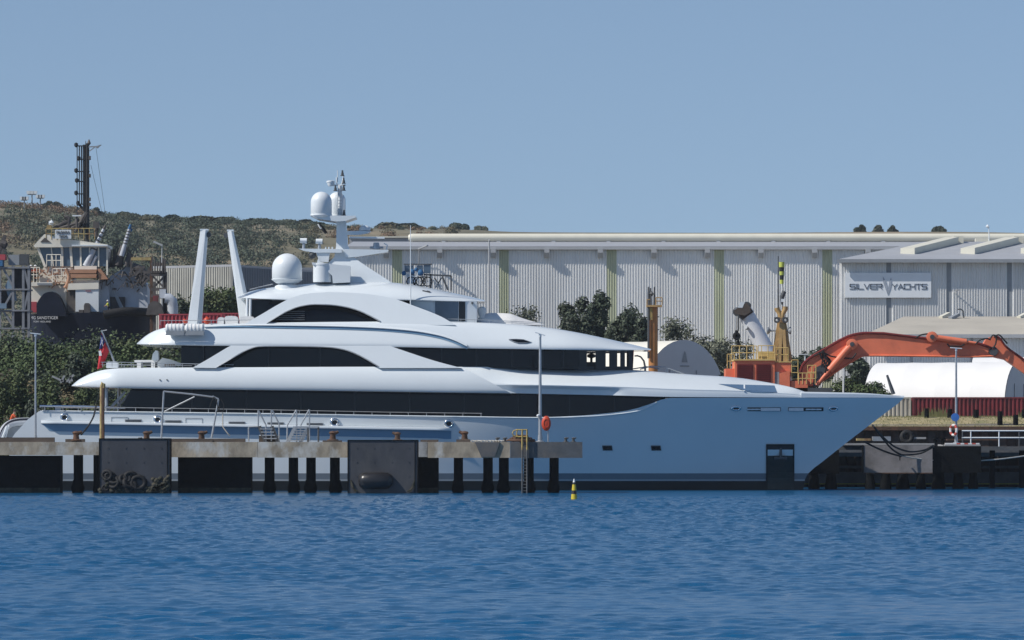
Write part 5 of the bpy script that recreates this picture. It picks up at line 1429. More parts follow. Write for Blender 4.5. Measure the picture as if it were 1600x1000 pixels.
# ---------------------------------------------------------------- sheds
M['clad'] = mat('grey_ribbed_cladding', (.8,.795,.775), .45, .05, .35, metal=.2, c2=(.68,.67,.65), f2=(.48,.75), sc2=.5, stretch=(1,1,.07))
M['skylight'] = mat('olive_translucent_sheeting', (.52,.54,.38), .6, .15, .4, c2=(.44,.46,.31), sc2=.3, stretch=(1,1,.3))
M['roofgrey'] = mat('pale_grey_roofing', (.36,.37,.39), .6, .08, .3)
M['gutter'] = mat('grey_gutter_paint', (.4,.41,.42), .5, .06, 1)
M['duct'] = mat('cream_duct_paint', (.68,.65,.54), .5, .05, .5)
M['beigeroof'] = mat('weathered_beige_roofing', (.47,.43,.36), .8, .1, .4, c2=(.36,.33,.28), f2=(.45,.7), sc2=.2)
GZ = 5.9
def ribbed(name, m, x0, x1, z0, z1, Y, parent, pitch, depth=.14, ztop=None):
    """trapezoid ribbed sheet standing at Y, ribs proud towards -Y"""
    n = max(1, round((x1 - x0) / pitch)); p = (x1 - x0) / n; pts = []
    for i in range(n):
        for q, d in ((0,0),(.45,0),(.58,depth),(.86,depth)): pts.append((x0 + (i+q)*p, Y - d))
    pts.append((x1, Y))
    zt = (lambda x: z1) if ztop is None else ztop
    mb = MB(); mb.grid([[Vector((x,y,z0)) for x,y in pts],[Vector((x,y,zt(x))) for x,y in pts]], flip=False)
    return mb.build(name, m, parent)
# --- long shed with the duct along its ridge
AY = 500.0
sa = empty('long_shed', (P(1100,640,AY).x, AY, GZ), 'very long pale ribbed shed with olive sheeting strips and a cream duct along its ridge', 'shed')
AX = lambda px: P(px, 0, AY).x
zE = P(0, 390, AY).z
edges = [530]; 
strips = [(613,628.5),(780,795),(948,963.5),(1116,1131.5),(1285,1300.5),(1453,1468),(1621,1636)]
x = 540
for a, b in strips:
    ribbed('wall_panel', M['clad'], AX(x), AX(a), GZ - .5, zE, AY, sa, px2m(4.2, AY), .085)
    ribbed('translucent_strip', M['skylight'], AX(a), AX(b), GZ - .5, zE, AY, sa, px2m(4.2, AY), .08)
    x = b
ribbed('wall_panel', M['clad'], AX(x), AX(1730), GZ - .5, zE, AY, sa, px2m(4.2, AY), .16)
mb = MB(); mb.box((AX(540), AY + .1, GZ - .5), (AX(1730), AY + 60, zE - .05)); mb.build('shed_body', M['clad'], sa)
zr = P(0, 377.5, AY + 24).z
mb = MB(); mb.add([(AX(540),AY-.6,zE+.35),(AX(1732),AY-.6,zE+.35),(AX(1732),AY+24,zr),(AX(540),AY+24,zr),(AX(1732),AY+60,zE),(AX(540),AY+60,zE)], [(0,1,2,3),(3,2,4,5)])
mb.add([(AX(540),AY-.6,zE+.35),(AX(540),AY+24,zr),(AX(540),AY+60,zE),(AX(540),AY+60,zE-.3),(AX(540),AY-.6,zE)],[(0,1,2,3,4)]); mb.build('shed_roof', M['roofgrey'], sa)
mb = MB(); mb.box((AX(540),AY-.75,zE-.02),(AX(1732),AY-.35,zE+.32)); mb.build('gutter', M['gutter'], sa)
for k in range(15):
    px = 604 + 83.7 * k - 84
    if px < 545: continue
    mb = MB(); a = P(px-4.5, 388.5, AY-.9); b = P(px+3.5, 402, AY-.9); mb.prism([(a.x,AY-1.15,a.z),(a.x,AY-.17,a.z),(a.x,AY-.17,b.z),(a.x,AY-.75,b.z),(a.x,AY-1.15,b.z+.55)], (b.x-a.x,0,0)); mb.build('gutter_bracket', M['gutter'], sa)
mb = MB(); c = P(0, 371.3, AY+22); r = px2m(6.3, AY+22); x0, x1 = P(641,0,AY+22).x, P(1740,0,AY+22).x
mb.lathe((x0, AY+22, c.z), [(r*.6,-.25),(r*.95,0)]+[(r,.35+k*(x1-x0-.6)/40) for k in range(41)]+[(r*.6,x1-x0)], 18, axis='x'); du = mb.build('ridge_duct', M['duct'], sa, smooth=40)
for k in range(14):
    mb = MB(); x = x0 + 4 + k*7; mb.box((x,AY+21.6,zr-.3),(x+.5,AY+22.4,c.z-r*.8)); mb.build('duct_saddle', M['gutter'], du)
mb = MB(); t_ = P(656,384.5,AY-1.5)
mb.cyl(P(654.5,412,AY-.3), P(655,388.5,AY-1.0), .06, .06, 6); mb.beam(P(654.5,389,AY-1.1), P(668,383.5,AY-2.5), .25, .12); mb.build('wall_lamp', M['gutter'], sa)
# a lower pale roof of the works behind
mb = MB(); mb.box((P(546,0,620).x,620,GZ),(P(637,0,620).x,640,P(0,371,620).z)); o = mb.build('far_shed', M['roofgrey'], None, loc=(P(590,0,620).x,630,GZ)); tag(o, 'low pale flat roof seen behind the radar mast', 'shed')
mb = MB(); mb.box((P(545,0,620).x,619.5,P(0,371.5,620).z),(P(638,0,620).x,640.5,P(0,369.5,620).z)); mb.build('roof_edge', M['duct'], o)
# --- yacht builder's shed with the sign
BY = 455.0
sb = empty('boatbuilding_shed', (P(1500,640,BY).x, BY, GZ), 'grey ribbed shed with a hipped roof, roof ridge vents and a lettered sign', 'shed')
BX = lambda px: P(px, 0, BY).x
zB = P(0, 407.5, BY).z
x = 1312
for a, b in ((1385,1392.5),(1479,1486.5),(1573.5,1581),(1668,1675)):
    ribbed('wall_panel', M['clad'], BX(x), BX(a), GZ-.5, zB, BY, sb, px2m(4.1,BY), .14)
    mb = MB(); mb.box((BX(a),BY-.02,GZ-.5),(BX(b),BY+.4,zB)); mb.build('wall_post', M['grey'], sb)
    x = b
ribbed('wall_panel', M['clad'], BX(x), BX(1740), GZ-.5, zB, BY, sb, px2m(4.1,BY), .14)
mb = MB(); f_ = (BY+34)/BY; mb.prism([(BX(1312),BY+.45,GZ-.5),(BX(1740),BY+.45,GZ-.5),(BX(1740)*f_,BY+34,GZ-.5),(BX(1312)*f_+1,BY+34,GZ-.5)], (0,0,zB-.05-GZ+.5)); mb.build('shed_body', M['clad'], sb)
def BR(px, py, Y): return P(px, py, Y)
zrB = P(0,377.5,BY+20).z
e0, e1 = (BX(1307), BY-1.2, zB+.1), (BX(1750), BY-1.2, zB+.1)
r0, r1 = P(1443,377.5,BY+20), P(1760,377.5,BY+20)
b0, b1 = (BX(1307)*(BY+40)/BY+1, BY+40, zB+.1), (BX(1750)*(BY+40)/BY, BY+40, zB+.1)
mb = MB(); mb.add([e0,e1,tuple(r1),tuple(r0),b0,b1], [(0,1,2,3),(0,3,4),(4,3,2,5)]); mb.build('shed_roof', M['roofgrey'], sb)
mb = MB(); mb.box((BX(1307)-.02,BY-1.25,zB-.25),(BX(1750),BY-1.05,zB+.14)); mb.build('eaves_gutter', M['grey'], sb)
def on_roofB(px, py):
    f = (407.0 - py) / (407.0 - 377.5); Y = BY - 1.2 + 21.2 * f
    return P(px, py, Y)
for k in range(4):
    dx = 94 * k
    a = on_roofB(1418+dx, 398); b = on_roofB(1487+dx, 380.5); up = Vector((0,0,1)).cross(b-a); 
    d = (b-a).normalized(); s = d.cross(Vector((0,0,1))).normalized()
    mb = MB(); hh_ = Vector((0,0,.75)); w_ = s*.85
    mb.add([a-w_,a+w_,b+w_,b-w_,a-w_+hh_,a+w_+hh_,b+w_+hh_,b-w_+hh_], [(0,1,5,4),(1,2,6,5),(2,3,7,6),(3,0,4,7),(4,5,6,7)]); mb.build('roof_vent', M['duct'], sb)
    mb = MB(); c = on_roofB(1497+dx,379.5); mb.box(c+Vector((-.6,-.7,-.2)), c+Vector((.55,.7,.75))); mb.build('ridge_cowl', M['duct'], sb)
mb = MB(); a = P(1534,379,BY+21); mb.box(a+Vector((-.7,0,-.5)), a+Vector((.8,1,.5))); mb.build('ridge_cowl', M['duct'], sb)
mb = MB(); mb.cyl(P(1545.5,378,BY+21), P(1545,355,BY+21), .06, .05, 6); mb.lathe(P(1543,354,BY+21), [(.02,-.2),(.22,0),(.02,.25)], 8); mb.build('roof_lamp', M['gel2'], sb)
for k, (px, py) in enumerate(((1491,457),)):
    c = P(px, py, BY-.2); mb = MB(); mb.beam(c, c + Vector((.3,-.9,.25)), .1); mb.box(c + Vector((.05,-1.6,.15)), c + Vector((.55,-.8,.3))); mb.build('wall_lamp', M['gutter'], sb)
# the sign
sg_ = empty('shed_sign', P(1388,446,BY-.35), 'pale rectangular sign with a two leaf emblem and dark lettering on the shed wall', 'sign')
M['signpale'] = mat('pale_sign_panel', (.8,.83,.85), .35, .03, 1); M['signink'] = mat('slate_sign_lettering', (.17,.2,.25), .5, .05, 1); M['signsilver'] = mat('silver_sign_emblem', (.36,.4,.46), .4, .05, 1)
Ys = BY - .45
mb = MB(); mb.pbox(1320.5,426,1455,465,Ys,BY-.15); mb.build('sign_panel', M['signpale'], sg_)
LET = {'S':[[(1,0),(.12,0),(0,.12),(0,.4),(.12,.5),(.88,.5),(1,.6),(1,.88),(.88,1),(0,1)]],'I':[[(.5,0),(.5,1)]],'L':[[(0,0),(0,.88),(.12,1),(1,1)]],
 'V':[[(0,0),(.5,1),(1,0)]],'E':[[(1,0),(.1,0),(0,.1),(0,.9),(.1,1),(1,1)],[(0,.5),(.95,.5)]],'R':[[(0,1),(0,0),(.88,0),(1,.12),(1,.4),(.88,.52),(.25,.52)],[(.55,.52),(1,1)]],
 'Y':[[(0,0),(.5,.5),(1,0)],[(.5,.5),(.5,1)]],'A':[[(0,1),(.5,0),(1,1)],[(.25,.66),(.8,.66)]],'C':[[(1,0),(.12,0),(0,.12),(0,.88),(.12,1),(1,1)]],'H':[[(0,0),(0,1)],[(1,0),(1,1)],[(0,.5),(1,.5)]],'T':[[(0,0),(1,0)],[(.5,0),(.5,1)]]}
def word(s, x0, x1, y0, y1, gap=.22, iw=.12):
    ws = [iw if c == 'I' else 1 for c in s]; tot = sum(ws) + gap*(len(s)-1); u = (x1-x0)/tot; x = x0
    for c, w_ in zip(s, ws):
        mb = MB()
        for st in LET[c]:
            for (ax, ay), (bx, by) in zip(st, st[1:]):
                if c == 'I': ax = bx = .5
                A_, B_ = P(x+ax*w_*u, y0+ay*(y1-y0), Ys-.03), P(x+bx*w_*u, y0+by*(y1-y0), Ys-.03)
                d = (B_-A_).normalized()*.04; mb.beam(A_-d, B_+d, .05, .095, up=(0,0,1)) if abs((B_-A_).normalized().z) < .95 else mb.box((A_.x-.05,Ys-.055,min(A_.z,B_.z)-.05),(A_.x+.05,Ys-.005,max(A_.z,B_.z)+.05))
        mb.build('letter', M['signink'], sg_)
        x += (w_ + gap)*u
word('SILVER', 1328, 1378, 444, 451.5); word('YACHTS', 1394, 1448, 444, 451.5)
for pts in ([(1379.5,432),(1383.5,438),(1386.5,447),(1387,461),(1383,450),(1380,441)],[(1392.5,433.5),(1389.5,440),(1388,448),(1387.6,461),(1391,452),(1393,443)]):
    mb = MB(); mb.pprism(pts, Ys-.05, Ys-.005); mb.build('emblem_leaf', M['signsilver'], sg_)
# --- low shed with beige roof
CYs = 410.0
sc_ = empty('low_shed', (P(1500,640,CYs).x, CYs, GZ), 'low ribbed shed with weathered beige hipped roof behind the orange boom', 'shed')
CX = lambda px: P(px, 0, CYs).x
zC = P(0,524,CYs).z
x = 1356
for a in (1424, 1518, 1612, 1706):
    ribbed('wall_panel', M['clad'], CX(x), CX(a), GZ-.5, zC, CYs, sc_, px2m(4.2,CYs), .12); x = a
    mb = MB(); mb.box((CX(a)-.12,CYs-.2,GZ-.5),(CX(a)+.12,CYs+.02,zC)); mb.build('downpipe', M['gutter'], sc_)
mb = MB(); f_ = (CYs+26)/CYs; mb.prism([(CX(1356),CYs+.2,GZ-.5),(CX(1750),CYs+.2,GZ-.5),(CX(1750)*f_,CYs+26,GZ-.5),(CX(1356)*f_+1,CYs+26,GZ-.5)], (0,0,zC-.05-GZ+.5)); mb.build('shed_body', M['clad'], sc_)
e0, e1 = (CX(1350),CYs-1,zC+.05),(CX(1750),CYs-1,zC+.05); r0, r1 = P(1412,494.5,CYs+16), P(1770,494.5,CYs+16); b0, b1 = (CX(1350)*(CYs+34)/CYs+1,CYs+34,zC),(CX(1750)*(CYs+34)/CYs,CYs+34,zC)
mb = MB(); mb.add([e0,e1,tuple(r1),tuple(r0),b0,b1], [(0,1,2,3),(0,3,4),(4,3,2,5)]); mb.build('shed_roof', M['beigeroof'], sc_)
mb = MB(); mb.box((CX(1350),CYs-1.15,zC-.28),(CX(1750),CYs-.95,zC+.08)); mb.build('eaves_gutter', M['gutter'], sc_)
for (px,py,m) in ((1476,496.5,'duct'),(1491,498,'grey'),(1598,496.5,'duct')):
    f = (523.5-py)/(523.5-494.5); c = P(px,py,CYs-1+17*f); mb = MB(); mb.beam(c+Vector((-.45,-.3,.0)), c+Vector((.5,.6,.45)), .5, .3); mb.build('roof_ventilator', M[m], sc_)
mb = MB(); mb.tube([P(1506,497,CYs+14),P(1505,486,CYs+14),P(1501,483,CYs+14),P(1496,483.5,CYs+14)], .07, 6); mb.build('roof_pipe', M['dgrey'], sc_, smooth=60)
# --- pale shed on the western side, corner towards us
LY = 470
c0 = P(363, 640, LY); zL = P(0,416.5,LY).z
sl_ = empty('pale_corner_shed', (c0.x, LY, GZ), 'flat roofed cream shed with an end wall in painted shade grey behind the crane arms', 'shed')
dl_ = Vector((-math.cos(R(28)), math.sin(R(28)), 0)); dr_ = Vector((math.sin(R(28)), math.cos(R(28)), 0))
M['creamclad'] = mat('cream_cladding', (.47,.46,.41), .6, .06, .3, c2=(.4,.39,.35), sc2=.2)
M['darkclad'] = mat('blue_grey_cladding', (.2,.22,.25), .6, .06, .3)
for i in range(4):
    a = Vector((c0.x, LY, GZ-.5)) + dl_*i*2.75; b = a + dl_*2.7; mb = MB(); pts = []
    for k in range(9): 
        for q, d in ((0,0),(.5,0),(.6,.1),(.9,.1)): pts.append(a.lerp(b,(k+q)/9) + Vector((-.47*d,-.88*d,0)))
    pts.append(b); mb.grid([pts,[p+Vector((0,0,zL-GZ+.5)) for p in pts]], flip=True); mb.build('wall_panel', M['creamclad'], sl_)
for i in range(3):
    a = Vector((c0.x, LY, GZ-.5)) + dr_*i*7.5; b = a + dr_*7.5; mb = MB(); pts = []
    for k in range(20): 
        for q, d in ((0,0),(.5,0),(.6,.1),(.9,.1)): pts.append(a.lerp(b,(k+q)/20) + Vector((.88*d,-.47*d,0)))
    pts.append(b); mb.grid([pts,[p+Vector((0,0,zL-GZ+.5)) for p in pts]]); mb.build('end_panel', M['darkclad'], sl_)  # the end wall's shade is put into a darker cladding colour
q = [Vector((c0.x,LY,zL)), Vector((c0.x,LY,zL))+dr_*22.5, Vector((c0.x,LY,zL))+dr_*22.5+dl_*11, Vector((c0.x,LY,zL))+dl_*11]
mb = MB(); mb.prism([p - Vector((0,0,.1)) for p in q], (0,0,.35)); mb.build('shed_roof', M['roofgrey'], sl_)
# second part of that works, grey, running on behind the dome
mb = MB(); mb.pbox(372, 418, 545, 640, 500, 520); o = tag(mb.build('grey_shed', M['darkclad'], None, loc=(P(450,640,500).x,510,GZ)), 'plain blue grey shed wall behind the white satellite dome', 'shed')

# ---------------------------------------------------------------- fabric shelters
def shelter(name, label, c, L, a, h, yaw, n_bays, fabric, endmat, logo=False):
    """barrel vault along local x; the +x end is the one facing the water"""
    t = empty(name, c, label, 'tent', None, yaw)
    def prof(k, n=24):
        th = math.pi * k / n; return Vector((0, -a*math.cos(th), h*math.sin(th)**.82))
    for i in range(n_bays):
        mb = MB(); rows = []
        for j in range(5):
            x = -L + L*(i + j/4)/n_bays; sag = 1 - .006*math.sin(math.pi*j/4)
            rows.append([Vector((x, 0, 0)) + prof(k)*sag for k in range(25)])
        mb.grid(rows, flip=True); o = mb.build('fabric_bay', fabric, t, smooth=40, loc=(0,0,0)); o.location = (0,0,0)
    for x in (-L, 0):
        mb = MB(); mb.add([Vector((x + (.05 if x == 0 else -.05),0,0)) + prof(k) for k in range(25)], [tuple(range(25)) if x == 0 else tuple(range(24,-1,-1))]); o = mb.build('end_wall', endmat, t, loc=(0,0,0)); o.location = (0,0,0)
    for y in (-a*.35, a*.28):
        mb = MB(); mb.box((.06, y-.04, 0), (.12, y+.04, h*.62)); o = mb.build('door_jamb', M['grey'], t, loc=(0,0,0)); o.location = (0,0,0)
    if logo:
        mb = MB(); mb.add([(.09,-.35,h*.72),(.09,.35,h*.72),(.09,.12,h*.84),(.09,-.02,h*.86)], [(0,1,2,3)]); mb.box((.07,-.55,h*.665),(.1,.55,h*.68)); o = mb.build('wall_emblem', M['grey'], t, loc=(0,0,0)); o.location = (0,0,0)
    return t
M['fabcream'] = mat('cream_shelter_fabric', (.72,.69,.6), .7, .04, .5); M['fabwhite'] = mat('white_shelter_fabric', (.8,.79,.77), .7, .03, .4); M['fabend'] = mat('shade_grey_shelter_end', (.55,.57,.6), .7, .04, .5)  # end walls greyer than the roof fabric: their shade is in the colour
c = P(1069, 640, 398); c.z = GZ
shelter('storage_shelter', 'arched fabric shelter with a shaded grey end and cream roof, left of the orange machine', c, 24, 5.0, P(0,531,398).z - GZ, R(-58), 5, M['fabcream'], M['fabend'], True)
c = P(1592, 640, 388); c.z = GZ
shelter('storage_shelter', 'long low white fabric shelter behind the red containers', c, 13.6, 6.2, P(0,566.5,391).z - GZ, R(-20), 4, M['fabwhite'], M['fabend'])
c = P(1690, 640, 400); c.z = GZ
shelter('storage_shelter', 'white fabric shelter partly hidden under the orange arm at the frame edge', c, 10.5, 5.5, P(0,556,395).z - GZ, R(-10), 4, M['fabwhite'], M['fabend'])

# ---------------------------------------------------------------- excavator barge with its tower
M['exor'] = mat('orange_machine_paint', (.78,.2,.1), .5, .1, .8, c2=(.64,.165,.085), f2=(.5,.72), sc2=.7)
M['exdoor'] = mat('dark_red_louvre', (.17,.018,.015), .6, .15, 1)
M['exyel'] = mat('machine_yellow', (.6,.43,.16), .55, .15, 1)
M['towyel'] = mat('tower_yellow_brown', (.42,.27,.11), .6, .2, 1)
EY = 372.0
ex = empty('dredging_excavator', (P(1260,640,EY).x, EY, GZ), 'large orange excavator with yellow railings and its long boom stretched over the yard', 'excavator')
def eb(name, m, x0, y0, x1, y1, Y0, Y1, parent=None, **k):
    mb = MB(); mb.pbox(x0, y0, x1, y1, Y0, Y1); return mb.build(name, M[m], parent or ex, **k)
eb('side_housing', 'exor', 1134, 576, 1148, 640, EY-1.5, EY+1.5)
hs = eb('engine_housing', 'exor', 1148.3, 563.5, 1210.5, 640, EY-2.2, EY+2.5)
eb('housing_top', 'exyel', 1147, 561, 1211, 563.3, EY-2.35, EY+2.6)
for x0, x1, y0 in ((1151.5,1176.5,569),(1181.5,1204.5,568.6)):
    d = eb('louvre_door', 'exdoor', x0, y0, x1, 606, EY-2.26, EY-2.15, hs)
    mb = MB()
    for k in range(12): mb.pbox(x0+.8, y0+1.2+k*3, x1-.8, y0+2.2+k*3, EY-2.32, EY-2.25)
    mb.build('louvre_blade', M['exdoor'], hs, kind='stuff')
eb('cab_housing', 'exor', 1211, 566.5, 1235.5, 640, EY-1.9, EY+2)
eb('cab_top', 'exyel', 1210.8, 564.6, 1236, 566.3, EY-2.0, EY+2.1)
eb('grey_panel', 'grey', 1210.8, 581, 1217.5, 612, EY-2.1, EY-1.85)
mb = MB(); mb.pprism([(1218,583),(1234,579),(1234,610),(1218,610)], EY-2.2, EY-1.95); mb.build('slanted_guard', M['exor'], ex)
eb('walk_platform', 'exor', 1236, 595, 1262, 640, EY-2.0, EY+1)
def yrail(x0, x1, y0, y1, Y, posts, mids=1):
    mb = MB()
    for j in range(mids+1):
        y = y0 + (y1-y0)*j/(mids+1); mb.cyl(P(x0,y,Y), P(x1,y,Y), .04, .04, 6)
    for x in posts: mb.cyl(P(x,y0,Y), P(x,y1,Y), .04, .04, 6)
    mb.build('guard_rail', M['exyel'], ex, smooth=60)
yrail(1143.5,1182.5,540.5,562,EY-2.0,(1143.5,1155.5,1167,1177.5,1182.5)); yrail(1184.5,1210.5,540,562,EY-2.1,(1184.5,1190,1200,1210.5),1); yrail(1136.5,1147.5,553.5,575.5,EY-1.4,(1136.5,1141,1147.5))
yrail(1210.5,1231.5,543.5,565,EY-1.9,(1210.5,1216,1225,1231.5)); yrail(1237,1247,562.5,612,EY-1.9,(1237,1247),4); yrail(1248,1275,583,600,EY-2.0,(1248,1254,1260,1267,1274)); yrail(1262,1275,571,592,EY-1.2,(1262,1269,1275))
eb('grab_locker', 'exyel', 1186, 549, 1209, 561, EY-1.6, EY-.8)
# tower of raking legs
tw = MB()
ax = P(1221.5,0,EY+.5).x
for k in range(9):
    t = 2*math.pi*k/9 + .2; r0 = px2m(14.5,EY); r1 = px2m(4.5,EY); z0, z1 = P(0,565,EY).z, P(0,503,EY).z
    mb = MB(); mb.beam((ax+r0*math.cos(t),EY+.5+r0*math.sin(t),z0),(ax+r1*math.cos(t),EY+.5+r1*math.sin(t),z1),.3,.16); mb.build('tower_leg', M['towyel'], ex)
mb = MB(); r0 = px2m(12,EY); r1 = px2m(4.2,EY); mb.lathe((ax,EY+.5,0), [(r0,P(0,565,EY).z),(r1,P(0,502,EY).z),(r1*1.1,P(0,500,EY).z),(r1*.8,P(0,496,EY).z)], 14); mb.build('tower_core', mat('tower_brown', (.16,.1,.055), .7, .2, 1), ex, smooth=30)
for x in (1214,1227):
    mb = MB(); c = P(x,500,EY-.1); rot_oval(mb, c, (0,-1,0), .2, .2, .09, 12, 6); mb.box(c+Vector((-.25,-.1,.12)), c+Vector((.25,.1,.25))); mb.build('work_lamp', M['dgrey'], ex)
for pts in ([(1219.5,497),(1218.5,490),(1214.5,484),(1214,481)],[(1222,497),(1223,490),(1227,483),(1227,479)]):
    mb = MB(); mb.tube([P(x,y,EY+.5) for x,y in pts], [.22,.22,.24,.26], 8); mb.build('tower_horn', M['towyel'], ex, smooth=60)
for x0, x1, xm in ((1212,1202,1200.5),(1228.5,1233,1234)):
    mb = MB(); mb.cyl(P(x0,516.5,EY+.3), P(x1,516.5,EY+.3), .08, .1, 8); s_ = 1 if x1 > x0 else -1; mb.lathe(P(xm,516.5,EY+.3), [(.12,-.2),(.34,0),(.34,.12),(.1,.16)] if s_ > 0 else [(.1,-.16),(.34,-.12),(.34,0),(.12,.2)], 14, axis='x'); mb.build('horn_speaker', M['grey'], ex, smooth=50)
# boom, dipper arm, rams and hoses
top = curve([(1249,587),(1254,571),(1266,559),(1290,545),(1312,532),(1332,523.5),(1352,520.5),(1380,521)],3) + curve([(1381,521.1),(1430,527),(1490,533.5),(1530,537),(1553,546)],2)
bot = curve([(1552,556),(1520,557.2),(1440,556.2),(1370,555.5),(1350,555.5),(1336,562),(1312,577),(1288,593),(1270,603),(1256,600)],3)
mb = MB(); mb.pprism(top + bot, EY-.65, EY+.65); bm_ = mb.build('boom', M['exor'], ex, smooth=20)
mb = MB(); mb.tube([P(x, y-.2, EY-.72) for x, y in top], .12, 6); mb.build('boom_flange', M['exdoor'], bm_, smooth=60)
mb = MB(); mb.tube([P(x, y+.2, EY-.72) for x, y in bot], .1, 6); mb.build('boom_flange', M['exor'], bm_, smooth=60)
mb = MB(); mb.pprism([(1517,545),(1526,545),(1526,558),(1517,558)], EY-.75, EY-.6); mb.build('boom_plate', M['exor'], bm_)
atop = curve([(1534,545),(1541,530),(1553,525.5),(1560,527),(1570,540),(1600,562),(1680,622)],3)
abot = [(1672,640),(1600,583),(1570,562),(1552,558),(1546,552)]
mb = MB(); mb.pprism(atop + abot, EY-.5, EY+.5); ar = mb.build('dipper_arm', M['exor'], ex, smooth=20)
mb = MB(); mb.tube([P(x, y-.3, EY-.55) for x, y in atop[6:]], .1, 6); mb.build('arm_flange', M['exdoor'], ar, smooth=60)
mb = MB(); mb.lathe(P(1552,549,EY-.6), [(.4,-.2),(.45,0),(.45,.1),(.3,.15)], 14, axis='y'); mb.build('pivot_pin', M['dgrey'], ar, smooth=40)
for a, b, mid, rr in (((1331,538),(1276,602),(1296,578.5),.34),((1456,526.5),(1527,536.5),(1510,534),.26)):
    mb = MB(); A_, B_, C_ = P(*a,EY-1.0), P(*b,EY-1.0), P(*mid,EY-1.0)
    mb.cyl(A_, C_, rr, rr, 14); rm = mb.build('hydraulic_ram', M['exor'], ex, smooth=50)
    mb = MB(); mb.cyl(C_, B_, rr*.5, rr*.5, 12); mb.build('ram_rod', M['exor'], rm, smooth=50)
    mb = MB(); mb.lathe(A_, [(.3,-.3),(.5,-.25),(.5,.3),(.3,.35)], 14, axis='y'); mb.build('ram_eye', M['exor'], rm, smooth=40)
    mb = MB(); mb.lathe(A_+Vector((0,-.34,0)), [(.2,-.05),(.22,0),(.1,.03)], 10, axis='y'); mb.build('ram_pin', M['dgrey'], rm, smooth=40)
for pts in ([(1272,556),(1285,551),(1300,557),(1330,560),(1338,552)],[(1280,550),(1284,560),(1291,571),(1289,582)],[(1286,547),(1290,558),(1296,570),(1293,580)],[(1431,528),(1440,523),(1452,521.5),(1458,523)],[(1524,538),(1532,531),(1542,529),(1548,531)],[(1547,530),(1552,523.5),(1557,526),(1556,536),(1551,545)],[(1553,527),(1560,523),(1568,530),(1574,537)],[(1480,537),(1484,541),(1500,541),(1507,538)]):
    mb = MB(); mb.tube([P(x,y,EY-1.1) for x,y in curve(pts,4)], .075, 6); mb.build('hydraulic_hose', M['black'], ex, smooth=60)
for k in range(5):
    mb = MB(); x = 1284 + k*3; mb.tube([P(x,548+k*3,EY-.9), P(x+2,560+k*2,EY-1.0), P(x-1,574,EY-.9)], .07, 5); mb.build('hydraulic_hose', M['black'], ex)
mb = MB(); mb.pprism([(1273,575),(1287,568),(1290,585),(1282,602),(1270,604)], EY-.95, EY-.7); mb.build('boom_foot', M['dgrey'], ex)
mb = MB(); mb.pbox(1230, 606, 1300, 640, EY-2, EY+3); mb.build('slew_deck', M['dgrey'], ex)
for s_ in (-2.2, 2.2):
    mb = MB(); a, b = P(1150,0,EY).x, P(1275,0,EY).x; mb.box((a,EY+s_-.5,GZ),(b,EY+s_+.5,GZ+1.3)); mb.build('track', M['black'], ex)
mb = MB(); mb.pbox(1165, 630, 1250, 655, EY-1.5, EY+1.5); mb.build('turntable', M['dgrey'], ex)
# lamp on the boom side and white post
mb = MB(); mb.tube([P(1318,592,EY+6), P(1318,569,EY+6)], .09, 6); mb.beam(P(1317,569.5,EY+6), P(1332,568.5,EY+6), .3, .12); c = P(1318,600,EY+6); c.z = GZ; mb.cyl(c, P(1318,592,EY+6), .1, .09, 8)
tag(mb.build('yard_lamp', M['gel2'], None, loc=c), 'short white yard lamp under the orange boom', 'lamp post')
mb = MB(); c = P(1258,600,EY+9); c.z = GZ; mb.cyl(c, P(1258,554,EY+9), .07, .06, 8); mb.beam(P(1247.5,553.5,EY+9), P(1263,553.8,EY+9), .2, .08)
tag(mb.build('yard_lamp', M['gel2'], None, loc=c), 'thin white yard lamp showing above the yellow railing', 'lamp post')
# mobile crane behind
CY_ = 384.0
cr = empty('mobile_crane', (P(1215,640,CY_).x, CY_, GZ), 'white telescopic crane boom with sheave head and hanging hook behind the orange machine', 'crane')
mb = MB(); A_, B_ = P(1226,600,CY_), P(1163,486,CY_); mb.cyl(A_, B_, .86, .74, 20); bo = mb.build('telescopic_boom', mat('white_crane_paint', (.74,.75,.77), .5, .06, 1), cr, smooth=50)
mb = MB(); mb.beam(P(1168,494,CY_), P(1158,480,CY_), 1.3, 1.5, up=(0,1,0)); hd = mb.build('boom_head', M['timber'], cr)
for px_, py_, r_ in ((1152,487,.42),(1167,478,.4),(1160,490,.5)):
    for dy_ in (-.5, 0, .5):
        mb = MB(); mb.lathe(P(px_,py_,CY_+dy_), [(.1,-.08),(r_,-.06),(r_*.8,0),(r_,.06),(.1,.08)], 16, axis='y'); mb.build('head_sheave', M['dgrey'], hd)
mb = MB(); mb.pprism([(1147,485),(1154,480),(1166,474),(1173,480),(1172,488),(1164,493),(1156,492),(1149,490)], CY_-.98, CY_-.84); mb.build('head_plate', M['timber'], hd)
mb = MB(); mb.pprism([(1147,483),(1150,480),(1160,483),(1172,480),(1173,487),(1163,492),(1152,491)], CY_-.95, CY_-.75); mb.build('sheave_guard', M['grey'], cr)
mb = MB(); mb.pprism([(1152.5,480.5),(1157,471.5),(1164,472),(1160,481)], CY_-1.0, CY_-.8); mb.build('white_plate', M['gel'], cr)
mb = MB(); mb.cyl(P(1154,486,CY_), P(1154,517,CY_), .05, .05, 6); mb.cyl(P(1151,486,CY_), P(1151,517,CY_), .03, .03, 6); mb.build('hoist_rope', M['drope'], cr)
mb = MB(); mb.lathe(P(1151,525,CY_), [(.15,-.3),(.36,-.25),(.38,.2),(.15,.3)], 14, axis='y'); mb.box(P(1149,516,CY_-.3), P(1153.5,532,CY_+.2)); mb.tube([P(1153,530,CY_),P(1155,538,CY_),P(1151,541,CY_)], .1, 6); mb.build('hook_block', M['black'], cr, smooth=40)
